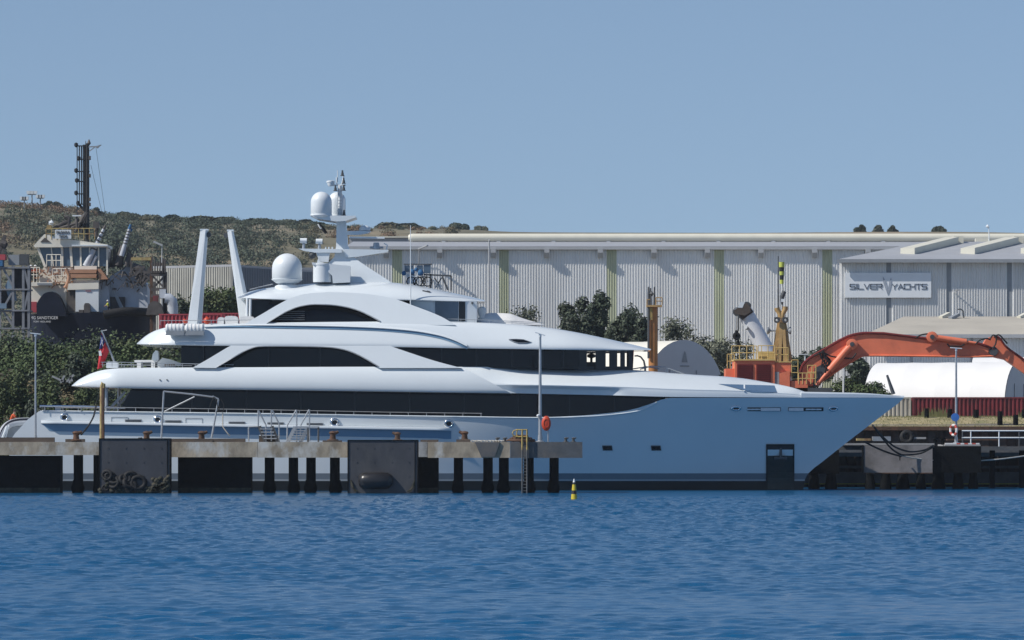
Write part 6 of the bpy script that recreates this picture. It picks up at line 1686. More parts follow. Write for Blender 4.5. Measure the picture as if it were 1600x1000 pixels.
mb = MB(); mb.cyl(P(1167.5,513,CY_-.6), P(1165,511,CY_-.9), .16, .2, 10); mb.build('boom_lamp', M['grey'], cr)
mb = MB(); mb.box(P(1190,600,CY_-1.5), P(1245,640,CY_+1.5)); mb.build('crane_carrier', M['grey'], cr)
# striped day mark on its pole, standing behind the tower
DMY = 377
c = P(1217,640,DMY); c.z = GZ
t = empty('day_mark', c, 'pole with a yellow and black banded drum at its top, above the yellow tower', 'marker')
mb = MB(); mb.cyl(c, P(1216,400,DMY), .09, .05, 8); mb.build('pole', M['dgrey'], t, smooth=60)
M['lime'] = mat('lime_yellow_paint', (.5,.56,.1), .6, .1, 1)
for y0,y1,m,w_ in ((409.5,417.5,'lime',9),(417.7,424,'bblack',8),(424.2,430,'lime',7.4),(430.2,437,'bblack',7),(437.2,443.5,'lime',6.4)):
    mb = MB(); a, b = P(1221.5,y1,DMY-.2), P(1221.5,y0,DMY-.2); r = px2m(w_,DMY)/2; mb.cyl(a,b,r*.95,r,16); mb.build('drum_band', M[m], t, smooth=50)
mb = MB(); mb.cyl(P(1216,420,DMY), P(1222,420,DMY-.2), .05, .05, 6); mb.build('drum_arm', M['dgrey'], t)
mb = MB(); mb.tube([P(1225.5,455,DMY-.3), P(1222,464,DMY-.3), P(1222,476,DMY-.3)], [.2,.22,.08], 8); mb.cyl(P(1222,476,DMY-.3), P(1221.5,500,DMY-.3), .04, .04, 6); mb.build('hanging_hook', M['dgrey'], t, smooth=60)
mb = MB(); mb.cyl(P(1222,443,DMY-.3), P(1225,455,DMY-.3), .02, .02, 5); mb.build('hook_wire', M['drope'], t)
mb = MB(); mb.box(P(1220.5,467,DMY-.5), P(1224.5,472,DMY-.3)); mb.build('hook_plate', M['gel'], t)
# orange funnel column
FY = 392.0
c = P(1020.5,640,FY); c.z = GZ
t = empty('exhaust_column', c, 'tall orange brown column with platform, rails and aerials beside the dark pines', 'column')
M['colbrown'] = mat('orange_brown_steel', (.5,.22,.06), .65, .15, .6, c2=(.36,.15,.06), sc2=.4)
mb = MB(); r = px2m(14.5,FY)/2; mb.cyl(c, P(1020.5,477,FY), r, r, 18); mb.build('shaft', M['colbrown'], t, smooth=50)
mb = MB(); mb.pbox(1010.5,476.5,1034.5,479.5,FY-.8,FY+.8); mb.build('platform', M['towyel'], t)
mb = MB(); mb.pbox(1015,481,1019.5,500,FY-.55,FY-.4); mb.build('yellow_plate', M['yellow'], t)
mb = MB(); mb.cyl(P(1013.5,478,FY-.5), P(1013.5,560,FY-.5), .12, .12, 8); mb.build('side_pipe', M['dgrey'], t, smooth=60)
mb = MB()
for a, b in (((1025,476),(1025,465)),((1034.5,476),(1034.5,465)),((1025,465),(1034.5,465)),((1025,470.5),(1034.5,470.5)),((1011,476),(1011,468)),((1011,468),(1016,468))): mb.cyl(P(*a,FY-.6), P(*b,FY-.6), .05, .05, 6)
mb.build('guard_rail', M['towyel'], t)
for pts in ([(1013.5,477),(1013.5,448)],[(1022.5,477),(1022.5,448)],[(1016.5,477),(1016.5,450)]):
    mb = MB(); mb.cyl(P(*pts[0],FY), P(*pts[1],FY), .12, .07, 8); mb.build('aerial', M['dgrey'], t, smooth=60)
mb = MB(); mb.cyl(P(1013,459,FY), P(1019,459,FY), .1, .1, 6); mb.lathe(P(1018,459,FY), [(.05,-.25),(.22,0),(.05,.25)], 8); mb.build('aerial_bracket', M['dgrey'], t)
for y in (495, 515):
    mb = MB(); mb.beam(P(1027,y,FY-.5), P(1030,y,FY-.5), .1); mb.build('ladder_bracket', M['dgrey'], t)
# curved street lamp before the arched shelter, thin pole by the long shed
mb = MB(); c = P(1008,640,385); c.z = GZ; mb.tube([c, P(1008,574,385), P(1006,564,385), P(1001,557.5,385), P(995,555.5,385)], [.12,.1,.09,.08,.07], 8); mb.beam(P(997,555.8,385), P(991.5,556.2,385), .3, .14)
tag(mb.build('street_lamp', M['dgrey'], None, smooth=50, loc=c), 'curved street lamp in front of the arched shelter', 'lamp post')
mb = MB(); c = P(764,640,470); c.z = GZ; mb.cyl(c, P(764.3,376,470), .16, .09, 8); mb.lathe(P(764.3,376,470), [(.02,-.1),(.16,0),(.02,.15)], 8)
tag(mb.build('light_pole', M['gutter'], None, smooth=60, loc=c), 'slim pale pole standing before the long shed wall', 'pole')
# ---------------------------------------------------------------- tug on the slipway, western side
M['tugblue'] = mat('navy_hull_paint', (.01,.014,.028), .6, .25, .6, spec=.2)
M['tugcream'] = mat('cream_superstructure', (.8,.75,.64), .55, .08, .5, c2=(.64,.58,.5), f2=(.55,.78), sc2=.4)
M['tuggrey'] = mat('pale_grey_funnel', (.55,.58,.63), .55, .08, .5, c2=(.42,.44,.48), sc2=.4)
M['tugbrown'] = mat('red_brown_paint', (.42,.22,.13), .65, .12, .8)
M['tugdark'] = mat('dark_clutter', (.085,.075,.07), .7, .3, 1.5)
TY = 420.0
tg = empty('harbour_tug', (P(145,520,TY).x, TY, 9), 'navy and cream harbour tug with a tall black mast, hauled out above the scrub', 'tugboat')
def tb(name, m, x0, y0, x1, y1, Y0, Y1, parent=None, **k):
    mb = MB(); mb.pbox(x0, y0, x1, y1, Y0, Y1); return mb.build(name, M[m], parent or tg, **k)
def tp(name, m, pts, Y0, Y1, parent=None, sm=None, **k):
    mb = MB(); mb.pprism(pts, Y0, Y1); return mb.build(name, M[m], parent or tg, smooth=sm, **k)
def ttube(name, m, pts, r, Y, parent=None, n=8):
    mb = MB(); mb.tube([P(x,y,Y) for x,y in pts], r, n); return mb.build(name, M[m], parent or tg, smooth=60)
# hull: rounded bow quarter, lofted in plan
def hull_plan(k, top):      # half outline from the far left round to the stern
    t = k / 16
    return None
mb = MB(); rows = []
plan = [(47,3.0),(60,-.6),(90,-2.4),(130,-3.2),(175,-3.2),(205,-2.6),(228,-.8),(241,2.2),(244,6)]
for py_t, sh in ((None,0),(500,.25),(560,1.3),(600,2.2)):
    r_ = []
    for x, d in curve(plan, 3):
        yt = tint(x, [(47,489),(100,489),(165,488),(210,483.5),(245,486)]) if py_t is None else py_t
        r_.append(P(145 + (x-145)*(1-.05*sh), yt, TY + d + sh*.6))
    rows.append(r_)
mb.grid(rows, flip=True); back = [Vector((v.x, TY+8, v.z)) for v in rows[0]]; mb.grid([rows[0], back]); th = mb.build('hull', M['tugblue'], tg, smooth=50)
mb = MB(); mb.tube([P(x, tint(x, [(160,490),(200,484.5),(245,487)])+2, TY + tint(x,[(160,-3.6),(205,-3.1),(228,-1.3),(243,2)])) for x in range(162,244,6)], .45, 10); mb.build('bow_fender', M['black'], th, smooth=60)
tp('push_fender', 'tugblue', curve([(57.5,494),(57,478),(63,465),(72,457),(82,455.5),(90,461),(97,474),(104,494)],3), TY-3.4, TY-1.0, sm=40)
tp('bulwark', 'tugcream', [(47,446),(104,446),(104,490),(47,490)], TY-.8, TY+3)
tb('red_bulwark', 'cpink', 47.5, 471.5, 57, 488, TY-1.0, TY-.7)
tb('foredeck_edge', 'tugcream', 47.5, 441, 82, 447, TY-1.6, TY+2)
tb('grey_step', 'grey', 58, 442, 81, 445, TY-1.9, TY-1.55)
tp('deckhouse', 'tugcream', [(106,445),(112,437.5),(155,437.5),(155,490),(106,490)], TY-1.2, TY+3)
tb('locker_house', 'gel2', 118, 447, 154, 487, TY-2.2, TY-1.15)
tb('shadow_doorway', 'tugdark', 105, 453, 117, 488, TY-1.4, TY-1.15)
tp('house_visor', 'tugcream', [(107,443),(154,441.5),(154,451.5),(105,453)], TY-2.3, TY-1.25)
for y in (421, 428): tp('winch_cover', 'tugbrown', [(110,y+.3),(151,y+.3),(150,y+6),(107,y+6)], TY-2.0, TY)
tp('winch_cover', 'tugbrown', [(152.5,420),(157,420),(169,436),(155,437)], TY-1.8, TY)
tb('house_top', 'tugcream', 116, 415.5, 151, 421, TY-1.4, TY+2)
tp('funnel_casing', 'tuggrey', [(155,437.5),(170,434),(172,488),(155,488)], TY-.6, TY+3)
tp('aft_house', 'tuggrey', [(172,432),(196,417),(205,417),(230,445),(231,486),(172,488)], TY+.2, TY+4)
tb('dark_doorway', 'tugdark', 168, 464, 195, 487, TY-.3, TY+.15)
tp('stair_flight', 'grey', [(170,442),(174,442),(194,483),(188,483)], TY-.9, TY-.6)
rg = random.Random(6)
mb = MB()
for k in range(44):
    x = rg.uniform(158, 232); y = rg.uniform(420, 452) if x > 172 else rg.uniform(425,440)
    a = P(x, y, TY - rg.uniform(.2,1.2)); mb.beam(a, a + Vector((rg.uniform(-1,1), rg.uniform(-.3,.3), rg.uniform(-1,1.2))), rg.uniform(.05,.17))
mb.build('deck_machinery', M['tugdark'], tg, kind='stuff')
for pts in ([(206,417),(222,425),(224,437)],[(215,440),(226,433),(232,437)]): ttube('exhaust_pipe', 'tugdark', curve(pts,4), .5, TY-.3)
# wheelhouse
tp('wheelhouse_glazing', 'blueglass', [(57,384),(168,384),(168,416),(72,416)], TY-.9, TY+3)
for pts in ([(56,384),(60,384),(72.5,417),(68.5,417)],[(79,385),(80.5,385),(84,416),(82.5,416)],[(95,385),(98.5,385),(99,416),(96,416)],[(108,385),(112,385),(114,417),(110.5,417)],[(124.5,385),(127,385),(127.5,417),(125,417)],[(139,385),(141,385),(141,417),(139,417)],[(153,385),(155,385),(155,417),(153,417)],[(166,385),(168.5,385),(168.5,430),(166,430)]):
    tp('window_frame', 'tugcream', pts, TY-1.05, TY-.7)
tp('wheelhouse_base', 'tugcream', [(70,415),(110,415.5),(115,419),(112,444),(60,444),(62,428)], TY-.7, TY+3)
tp('wheelhouse_roof', 'tugcream', [(53,383.5),(69,366),(76,366),(82,372.5),(112,374.5),(168,382),(168.5,386.5),(112,386),(54,386.5)], TY-1.4, TY+3.4)
tp('roof_skylight', 'tugdark', [(63,378),(70,371),(79,378.5)], TY-1.47, TY-1.38)
tb('roof_edge', 'gel2', 112, 382.3, 168, 384.6, TY-1.6, TY-1.38)
# name board and lettering
def lettering(s, px, py, h_px, Y, m, parent, name='lettering', wpx=None):
    cu = bpy.data.curves.new('t', 'FONT'); cu.body = s; cu.size = 1; cu.extrude = .02; cu.align_x = 'CENTER'; cu.align_y = 'CENTER'
    o = bpy.data.objects.new('t', cu); col.objects.link(o)
    bpy.context.view_layer.update()
    me = bpy.data.meshes.new_from_object(o.evaluated_get(bpy.context.evaluated_depsgraph_get()))
    bpy.data.objects.remove(o)
    xs_ = [v.co.x for v in me.vertices]; ys_ = [v.co.y for v in me.vertices]
    k = px2m(h_px, Y) / (max(ys_)-min(ys_)); kx = px2m(wpx, Y)/(max(xs_)-min(xs_)) if wpx else k
    c = P(px, py, Y) - root_loc(parent); cx, cy = (max(xs_)+min(xs_))/2, (max(ys_)+min(ys_))/2
    for v in me.vertices: v.co = (c.x + (v.co.x-cx)*kx, c.y - v.co.z*1.0, c.z + (v.co.y-cy)*k)
    me.materials.append(m); ob = bpy.data.objects.new(name, me); col.objects.link(ob); ob.parent = parent
    return ob
nb = tb('name_board', 'gel2', 86, 359, 111, 373, TY-1.75, TY-1.6)
lettering('PILBARA', 98.5, 362.8, 4.6, TY-1.8, M['bblack'], nb, wpx=21); lettering('THOR', 98.5, 369.3, 4.6, TY-1.8, M['bblack'], nb, wpx=13)
hl = [c for c in tg.children if c.name.startswith('locker_house')][0]
M['redink'] = mat('faded_red_lettering', (.5,.16,.18), .7, .1, 2)
lettering('PILBARA', 138, 450.5, 3.2, TY-2.25, M['redink'], hl, wpx=20); lettering('THOR', 138, 454.7, 2.4, TY-2.25, M['redink'], hl, wpx=9)
lettering('MG SANDTIGER', 69, 496.5, 4.6, TY-3.6, M['flagwhite'], tg, wpx=44); lettering('PORT HEDLAND', 66, 502.5, 2.6, TY-3.6, M['flagwhite'], tg, wpx=27)
# rails and gear on the wheelhouse roof
def trail(x0,x1,y0,y1,Y,n,m='tugcream',parent=None):
    mb = MB()
    for y in (y0,(y0+y1)/2): mb.cyl(P(x0,y,Y), P(x1,y,Y), .045,.045,5)
    for k in range(n+1): x = x0+(x1-x0)*k/n; mb.cyl(P(x,y0,Y), P(x,y1,Y), .045,.045,5)
    mb.build('guard_rail', M[m], parent or tg)
trail(72,148,357,374,TY-1.4,9,'oldyellow'); trail(73,95,398,416,TY-1.6,3); trail(48,62,418,441,TY-1.5,3); trail(82,110,420,441,TY-1.7,4)
for x, w_, y0, y1, m in ((76.5,7,352,358,'oldyellow'),(79,6,345,351,'gel2'),(150,9,346,356,'tugdark')):
    tb('roof_light_box', m, x-w_/2, y0, x+w_/2, y1, TY-1, TY-.3)
mb = MB(); mb.lathe(P(80.5,348,TY-.9), [(.02,-.3),(.26,0),(.02,.3)], 10); mb.build('roof_dome', M['gel2'], tg, smooth=60)
for pts in ([(84,357),(107,345),(109,357)],[(93,357),(118,350),(121,341)],[(107,357),(108,340),(101,339)],[(112,357),(130,345),(137,332)],[(118,362),(133,335)],[(150,370),(152,350)]): ttube('roof_frame', 'tugdark', pts, .22, TY)
tb('radar_bar', 'gel2', 113, 336, 127, 338, TY-.8, TY-.5); ttube('radar_post', 'tugdark', [(120,357),(120,338)], .12, TY-.6)
# mast
mb = MB(); mb.cyl(P(136.5,382,TY), P(136.5,224,TY), .22, .2, 10); ms = mb.build('mast', M['bblack'], tg, smooth=60)
for x, y0, y1, r in ((120.5,338,227,.05),(124,320,228,.06),(127.5,320,228,.07),(131.5,330,226,.14)):
    mb = MB(); mb.cyl(P(x,y0,TY), P(x,y1,TY), r, r, 6); mb.build('mast_stay', M['bblack'], ms, smooth=60)
for y, x0, x1 in ((228,119,139),(249,123,142),(268,119,140),(283.5,120,136),(303,119,136),(319,122,137)):
    mb = MB(); mb.beam(P(x0,y,TY-.1), P(x1,y,TY-.1), .12); mb.lathe(P(x0,y-1.5,TY-.1), [(.05,-.25),(.2,-.1),(.2,.15),(.05,.25)], 8); mb.build('crosstree', M['bblack'], ms)
for y in (246, 274, 311, 319):
    mb = MB(); mb.box(P(138,y+3,TY-.4), P(142,y-2,TY)); mb.build('mast_lamp', M['tugdark'], ms)
mb = MB(); mb.beam(P(137,229.5,TY-.1), P(150,229,TY-.1), .12); mb.pprism([(147,229),(158,226),(154,229),(152,231.5)], TY-.3, TY+.3); mb.beam(P(140,236,TY-.1), P(148,230,TY-.1), .1); mb.build('wind_vane', M['grey'], ms)
mb = MB(); mb.lathe(P(139,224,TY-.1), [(.05,-.2),(.2,0),(.05,.4)], 8); mb.cyl(P(134,226,TY), P(134,220,TY), .05, .03, 5); mb.build('masthead_lamp', M['tugdark'], ms)
mb = MB(); mb.cyl(P(124,320,TY), P(136,333,TY), .14, .14, 6); mb.cyl(P(121,358,TY), P(135,332,TY), .24, .2, 8); mb.cyl(P(128,364,TY), P(136,334,TY), .2, .2, 8); mb.build('mast_brace', M['bblack'], ms)
for a, b in (((142,258),(160,335)),((150,231),(166,345))): 
    mb = MB(); mb.cyl(P(*a,TY), P(*b,TY), .018, .018, 4); mb.build('rigging_wire', M['dgrey'], ms)
# raked white pipes with dark bands and blue tips
for (a, b, r0, r1, m) in (((134,416),(162,358),.34,.15,'tuggrey'),((190,400),(202,358),.26,.16,'tuggrey')):
    mb = MB(); A_, B_ = P(*a,TY-1), P(*b,TY-1); mb.cyl(A_, B_, r0, r1, 12); fp = mb.build('raked_pipe', M[m], tg, smooth=60)
    for k in range(5):
        f = .45 + k*.11; c0_ = A_.lerp(B_, f); c1_ = A_.lerp(B_, f+.035); rr = r0+(r1-r0)*f+.03
        mb = MB(); mb.cyl(c0_, c1_, rr, rr, 12); mb.build('pipe_band', M['tugdark'], fp, smooth=60)
    mb = MB(); mb.cyl(B_, B_ + (B_-A_).normalized()*.5, r1*1.1, r1*.7, 12); mb.build('pipe_tip', M['bluecloth'] if r0 < .3 else M['tugdark'], fp, smooth=60)
ttube('raked_pipe', 'tuggrey', [(143,415),(151,400)], .16, TY-1)
ttube('raked_pipe', 'tugdark', [(184,415),(194,385)], .4, TY-.6); ttube('raked_pipe', 'tugdark', [(197,416),(204,396)], .35, TY-.6)
tp('blue_pennant', 'bluecloth', [(200,355),(207,358),(206,362),(201,361)], TY-1.0, TY-.95)
mb = MB()
for k in range(16):
    x = 163 + k*1.9; mb.cyl(P(x,420-rg.uniform(0,4),TY+1), P(x+rg.uniform(-1,1),382+rg.uniform(0,14),TY+1), .08, .06, 5)
mb.build('rigging_screen', M['tugdark'], tg, kind='stuff')
# deck clutter before the wheelhouse
mb = MB()
for k in range(34):
    x = rg.uniform(62,106); y = rg.uniform(419,445); a = P(x,y,TY-rg.uniform(1.2,1.7)); mb.beam(a, a+Vector((rg.uniform(-.9,.9),0,rg.uniform(-.9,.9))), rg.uniform(.06,.16))
mb.build('foredeck_gear', [M['tugbrown']], tg, kind='stuff')
ttube('hose_drop', 'tugbrown', curve([(103,420),(108,432),(104,446),(101,450)],4), .18, TY-1.9)
mb = MB(); mb.pprism(curve([(131,490),(131,478),(133.5,473.5),(138,473.5),(140.5,478),(141,490)],3), TY-2.8, TY-2.2); mb.build('mooring_bitt', M['tugdark'], tg, smooth=40)
tb('mooring_bitt', 'tugdark', 123, 484, 130, 490, TY-2.8, TY-2.2)

# ---------------------------------------------------------------- people (small, far)
M['skin'] = mat('skin', (.4,.25,.18), .6, .05, 5)
M['hivis_y'] = mat('yellow_work_shirt', (.5,.55,.05), .8, .1, 3); M['hivis_o'] = mat('orange_work_shirt', (.62,.1,.03), .8, .1, 3); M['navy'] = mat('navy_trousers', (.02,.025,.045), .85, .1, 3)
M['helmet'] = mat('white_helmet', (.75,.75,.75), .4, .03, 3); M['hair'] = mat('dark_hair', (.03,.022,.018), .8, .1, 5)
def person(base, height, lean, sit, label, shirt, head, rz=0, armf=.3):
    """skeleton skinned into one continuous body; clothes are closed shells over it"""
    t = empty('person', base, label, 'person', None, rz); k = height / 1.75
    hip = .88 if not sit else .42
    def v(x, y, z): return (x*k, y*k, z*k)
    lx = lean
    J = {'pel': v(0,0,hip), 'ch': v(lx*.5,0,hip+.3), 'nk': v(lx*.85,0,hip+.56), 'hd': v(lx*1.05,0,hip+.68), 'ht': v(lx*1.1,0,hip+.84)}
    E = [('pel','ch'),('ch','nk'),('nk','hd'),('hd','ht')]
    RAD = {'pel':.14,'ch':.155,'nk':.065,'hd':.095,'ht':.07}
    for s, n in ((-1,'l'),(1,'r')):
        J['sh'+n] = v(lx*.75, s*.2, hip+.5); J['el'+n] = v(lx*.75+armf*.6, s*.25, hip+.24); J['wr'+n] = v(lx*.75+armf*1.4, s*.2, hip+.1); J['hn'+n] = v(lx*.75+armf*1.65, s*.19, hip+.06)
        E += [('ch','sh'+n),('sh'+n,'el'+n),('el'+n,'wr'+n),('wr'+n,'hn'+n)]; RAD.update({'sh'+n:.07,'el'+n:.05,'wr'+n:.035,'hn'+n:.04})
        if sit: J['kn'+n] = v(.42,s*.13,hip+.02); J['an'+n] = v(.45,s*.13,.08); J['to'+n] = v(.6,s*.13,.04)
        else: J['kn'+n] = v(.03,s*.11,.47); J['an'+n] = v(0,s*.12,.08); J['to'+n] = v(.15,s*.13,.04)
        J['hp'+n] = v(0,s*.1,hip-.05)
        E += [('pel','hp'+n),('hp'+n,'kn'+n),('kn'+n,'an'+n),('an'+n,'to'+n)]; RAD.update({'hp'+n:.09,'kn'+n:.06,'an'+n:.045,'to'+n:.04})
    def skin(name, joints, grow, m, subs=2):
        ks = [j for j in J if j in joints]; idx = {j:i for i,j in enumerate(ks)}
        me = bpy.data.meshes.new(name); me.from_pydata([J[j] for j in ks], [(idx[a],idx[b]) for a,b in E if a in idx and b in idx], [])
        o = bpy.data.objects.new(name, me); col.objects.link(o)
        md = o.modifiers.new('s','SKIN'); sv_ = me.skin_vertices[0].data
        for j in ks: sv_[idx[j]].radius = ((RAD[j]+grow)*k,)*2; sv_[idx[j]].use_root = False
        sv_[0].use_root = True
        sb_ = o.modifiers.new('d','SUBSURF'); sb_.levels = subs; sb_.render_levels = subs
        bpy.context.view_layer.update()
        m2 = bpy.data.meshes.new_from_object(o.evaluated_get(bpy.context.evaluated_depsgraph_get()))
        bpy.data.objects.remove(o); m2.materials.append(m); m2.shade_smooth()
        o = bpy.data.objects.new(name, m2); col.objects.link(o); o.parent = t; return o
    skin('body', set(J), 0, M['skin'])
    skin('shirt', {'pel','ch','nk','shl','shr','ell','elr'}, .018, shirt, 1)
    skin('trousers', {'pel','hpl','hpr','knl','knr','anl','anr'}, .02, M['navy'], 1)
    mb = MB(); c = Vector(J['ht']) + Vector((0,0,-.03*k)); r = .125*k
    mb.lathe(c, [(r*1.25,0),(r*1.2,.02*k),(r,.03*k),(r*.8,.08*k),(r*.4,.115*k),(.01,.125*k)] if head == 'helmet' else [(r*.95,-.08*k),(r,0),(r*.8,.07*k),(r*.4,.1*k),(.01,.105*k)], 14)
    o = mb.build('helmet' if head == 'helmet' else 'hair', M['helmet'] if head == 'helmet' else M['hair'], t, smooth=60, loc=(0,0,0)); o.location = (0,0,0)
    mb = MB(); 
    for s in (-1,1): mb.lathe(Vector(J['hd']) + Vector((.085*k,s*.035*k,.03*k)), [(.002,-.012*k),(.012*k,0),(.002,.012*k)], 6)
    mb.lathe(Vector(J['hd']) + Vector((.1*k,0,-.005*k)), [(.004,-.02*k),(.018*k,-.01*k),(.004,.025*k)], 6)
    o = mb.build('face_features', M['hair'], t, loc=(0,0,0)); o.location = (0,0,0)
    return t
b = P(169.5, 490, TY-2.2); person(b, 1.35*1.0, .12, False, 'person in yellow work shirt and white helmet on the tug deck', M['hivis_y'], 'helmet', R(200))
b = P(47.5, 441, TY-1.2); person(b, 1.72, .05, False, 'worker in orange and white helmet at the tug rail, nearer the scaffold', M['hivis_o'], 'helmet', R(-20))
b = P(54, 441, TY-1.2); person(b, 1.72, .1, False, 'worker in orange and white helmet leaning at the tug wheelhouse', M['hivis_o'], 'helmet', R(-40))
# ---------------------------------------------------------------- tender and its driver at the stern
NY = 320.0
td = empty('inflatable_tender', (P(22,664,NY).x, NY, 0.3), 'grey inflatable tender with dark trim raised behind the yacht stern', 'tender')
tube_pts = [(0,679),(4,670),(10,662),(20,656.5),(32,654.5),(46,654)]
M['hypalon'] = mat('pale_grey_inflatable', (.42,.44,.47), .55, .06, 1)
for s_ in (-.9, .9):
    mb = MB(); mb.tube([P(x,y+4.5,NY+s_) for x,y in curve(tube_pts,4)], .3, 12); mb.build('inflatable_tube', M['hypalon'], td, smooth=60)
    mb = MB(); mb.tube([P(x,y+1.6,NY+s_*1.2) for x,y in curve(tube_pts,4)], .12, 8); mb.build('rubbing_trim', M['tugblue'], td, smooth=60)
mb = MB(); mb.pprism([(3,672),(14,664),(50,662),(50,676),(18,684),(6,682)], NY-.8, NY+.8); mb.build('tender_hull', M['grey'], td)
mb = MB(); mb.pbox(24,652,34,664,NY-.3,NY+.3); mb.build('console', M['dgrey'], td)
mb = MB(); mb.cyl(P(11,666,NY-1.3), P(4,684,NY-1.3), .1, .1, 8); mb.cyl(P(14,664,NY-1.2), P(8,686,NY-1.2), .05,.05,6); mb.build('chock_strut', M['gel2'], td)
b = P(17, 666, NY-.2); person(b, 1.75, .28, True, 'person in orange shirt with dark hair sitting in the tender', M['hivis_o'], 'hair', 0)
mb = MB(); mb.cyl((P(22,664,NY).x,NY,.0),(P(22,664,NY).x,NY,P(0,676,NY).z), .3, .3, 8); mb.build('cradle_post', M['dgrey'], td)

# ---------------------------------------------------------------- scaffold stair tower and lattice stand
SY = 408.0
st = empty('scaffold_stair_tower', (P(25,520,SY).x, SY, 9), 'grey scaffold stair tower beside the tug bow', 'scaffold')
M['scaf'] = mat('scaffold_grey', (.2,.21,.23), .6, .15, 2)
for x in (0,20.5,36.5,45):
    mb = MB(); mb.beam(P(x,415,SY), P(x,560,SY), .25); mb.build('standard', M['scaf'], st)
    mb = MB(); mb.beam(P(x,415,SY+2.5), P(x,560,SY+2.5), .2); mb.build('standard', M['scaf'], st)
for y in (417, 451, 484, 512):
    mb = MB(); mb.pbox(-20, y, 46, y+2.4, SY-.2, SY+2.7); mb.build('landing', M['scaf'], st)
for y0, y1, x0, x1 in ((417,451,4,22),(451,484,22,4),(484,512,4,22),(420,450,38,45),(453,483,45,38)):
    for dz in (0, 1.2):
        mb = MB(); mb.beam(P(x0,y0,SY+dz), P(x1,y1,SY+dz), .2); mb.build('stair_stringer', M['scaf'], st)
M['mesh'] = mat('dark_scaffold_mesh', (.035,.036,.042), .9, .3, 1.5)
for x0,y0,x1,y1,m in ((21,420,36,450,'mesh'),(37,418,47,515,'mesh'),(-10,455,20,482,'mesh'),(21,487,36,509,'mesh'),(13,398,30,414,'grey'),(30.5,397,44,414,'dgrey')):
    mb = MB(); mb.pbox(x0,y0,x1,y1,SY+.6,SY+1.6); mb.build('screen_panel', M[m], st)
M['dustyblue'] = mat('dusty_blue_sheet', (.16,.24,.32), .7, .15, 1)
mb = MB(); mb.pprism([(8,447),(16,429),(22,440),(26,470),(14,468)], SY+.1, SY+.4); mb.build('loose_sheet', M['dustyblue'], st)
mb = MB(); mb.pbox(-10,474,10,482,SY-.4,SY+.1); mb.build('loose_sheet', M['dustyblue'], st)
tb_ = MB(); tb_.pbox(-6,397.5,8,406,SY-.4,SY+1); tag(tb_.build('tool_box', M['cpink'], None, loc=P(1,406,SY)), 'red box on the top landing of the scaffold', 'box')
tb_ = MB(); tb_.pbox(-6,406.5,4,416,SY-.4,SY+1); tag(tb_.build('tool_box', M['bluecloth'], None, loc=P(1,416,SY)), 'blue box on the top landing of the scaffold', 'box')
mb = MB(); mb.beam(P(-4,398,SY+4), P(8,368,SY+4), .35); mb.beam(P(1,398,SY+4), P(11,380,SY+4), .3); mb.cyl(P(2,380,SY+4), P(9,382,SY+4), .4, .4, 8); mb.build('davit', M['tugdark'], st)
# lattice work platform aft of the tug
LX = 416.0
lt = empty('lattice_platform', (P(240,520,LX).x, LX, 8), 'rusty lattice work platform on legs just aft of the tug', 'work platform')
for x, y0 in ((236.5,401),(256.5,404),(241.5,440),(259,425)):
    mb = MB(); mb.beam(P(x,y0,LX), P(x,540,LX), .28); mb.build('leg', M['rust'] if x < 240 else M['tugdark'], lt)
for y, x0, x1 in ((425.5,224,259),(429,236,259),(452,236,259),(462,236,259),(413,236,258),(404.5,205,236)):
    mb = MB(); mb.beam(P(x0,y,LX), P(x1,y,LX), .3); mb.build('deck_beam', M['tugdark'] if y != 404.5 else M['oldyellow'], lt)
for a, b in (((237,430),(259,452)),((259,430),(237,452)),((237,430),(222,446)),((233,420),(222,440)),((205,404),(205,430)),((212,430),(226,416))):
    mb = MB(); mb.beam(P(*a,LX), P(*b,LX), .2); mb.build('diagonal_brace', M['tugdark'], lt)
for k in range(6):
    mb = MB(); x = 238+k*4; mb.cyl(P(x,426,LX-.5), P(x+.5,402+k%3*3,LX-.5), .07, .07, 5); mb.build('platform_post', M['tugdark'], lt)
mb = MB(); mb.pbox(249,452,259,466,LX-.6,LX+.4); mb.build('equipment_box', M['tuggrey'], lt)
mb = MB(); mb.pbox(239,462,247,473,LX-.8,LX); tag(mb.build('red_bin', M['cred'], None, loc=P(243,473,LX)), 'dark red bin beneath the lattice platform', 'bin')
mb = MB(); mb.pprism(curve([(228,492),(232,476),(241,470),(250,474),(256,492)],3), LX-1.2, LX); tag(mb.build('scrap_heap', M['tugdark'], None, loc=P(242,492,LX)), 'heap of dark scrap under the lattice platform', 'debris')
mb = MB(); mb.tube([P(258,466,LX-.3), P(264,466.5,LX-.3), P(269,470,LX-.3), P(270,480,LX-.3), P(270,492,LX-.3)], .55, 10); tag(mb.build('vent_pipe', M['tuggrey'], None, smooth=60, loc=P(264,480,LX)), 'fat pale bent pipe beside the lattice platform', 'pipe')
# rose red containers behind the sun deck
xl = P(247,0,392).x; zt = P(0,490,392).z
container('rose red container behind the western white crane arm', (xl+3.05, 394, zt-2.6), 6.06, 2.44, 2.6, M['cpink'])
xm = P(300,0,400).x; zt2 = P(0,488.5,400).z
container('rose red container seen between the two white crane arms', (xm+3.05, 402, zt2-2.6), 6.06, 2.44, 2.6, M['cpink'])
for cc in [o for o in bpy.data.objects if o.get('label','').startswith('rose red')]:
    z = cc.location.z
    for s_ in (-1,1):
        mb = MB(); mb.box((cc.location.x + s_*2.4 - .3, cc.location.y-1, GZ-.5),(cc.location.x + s_*2.4 + .3, cc.location.y+1, z)); mb.build('support_trestle', M['dgrey'], cc)
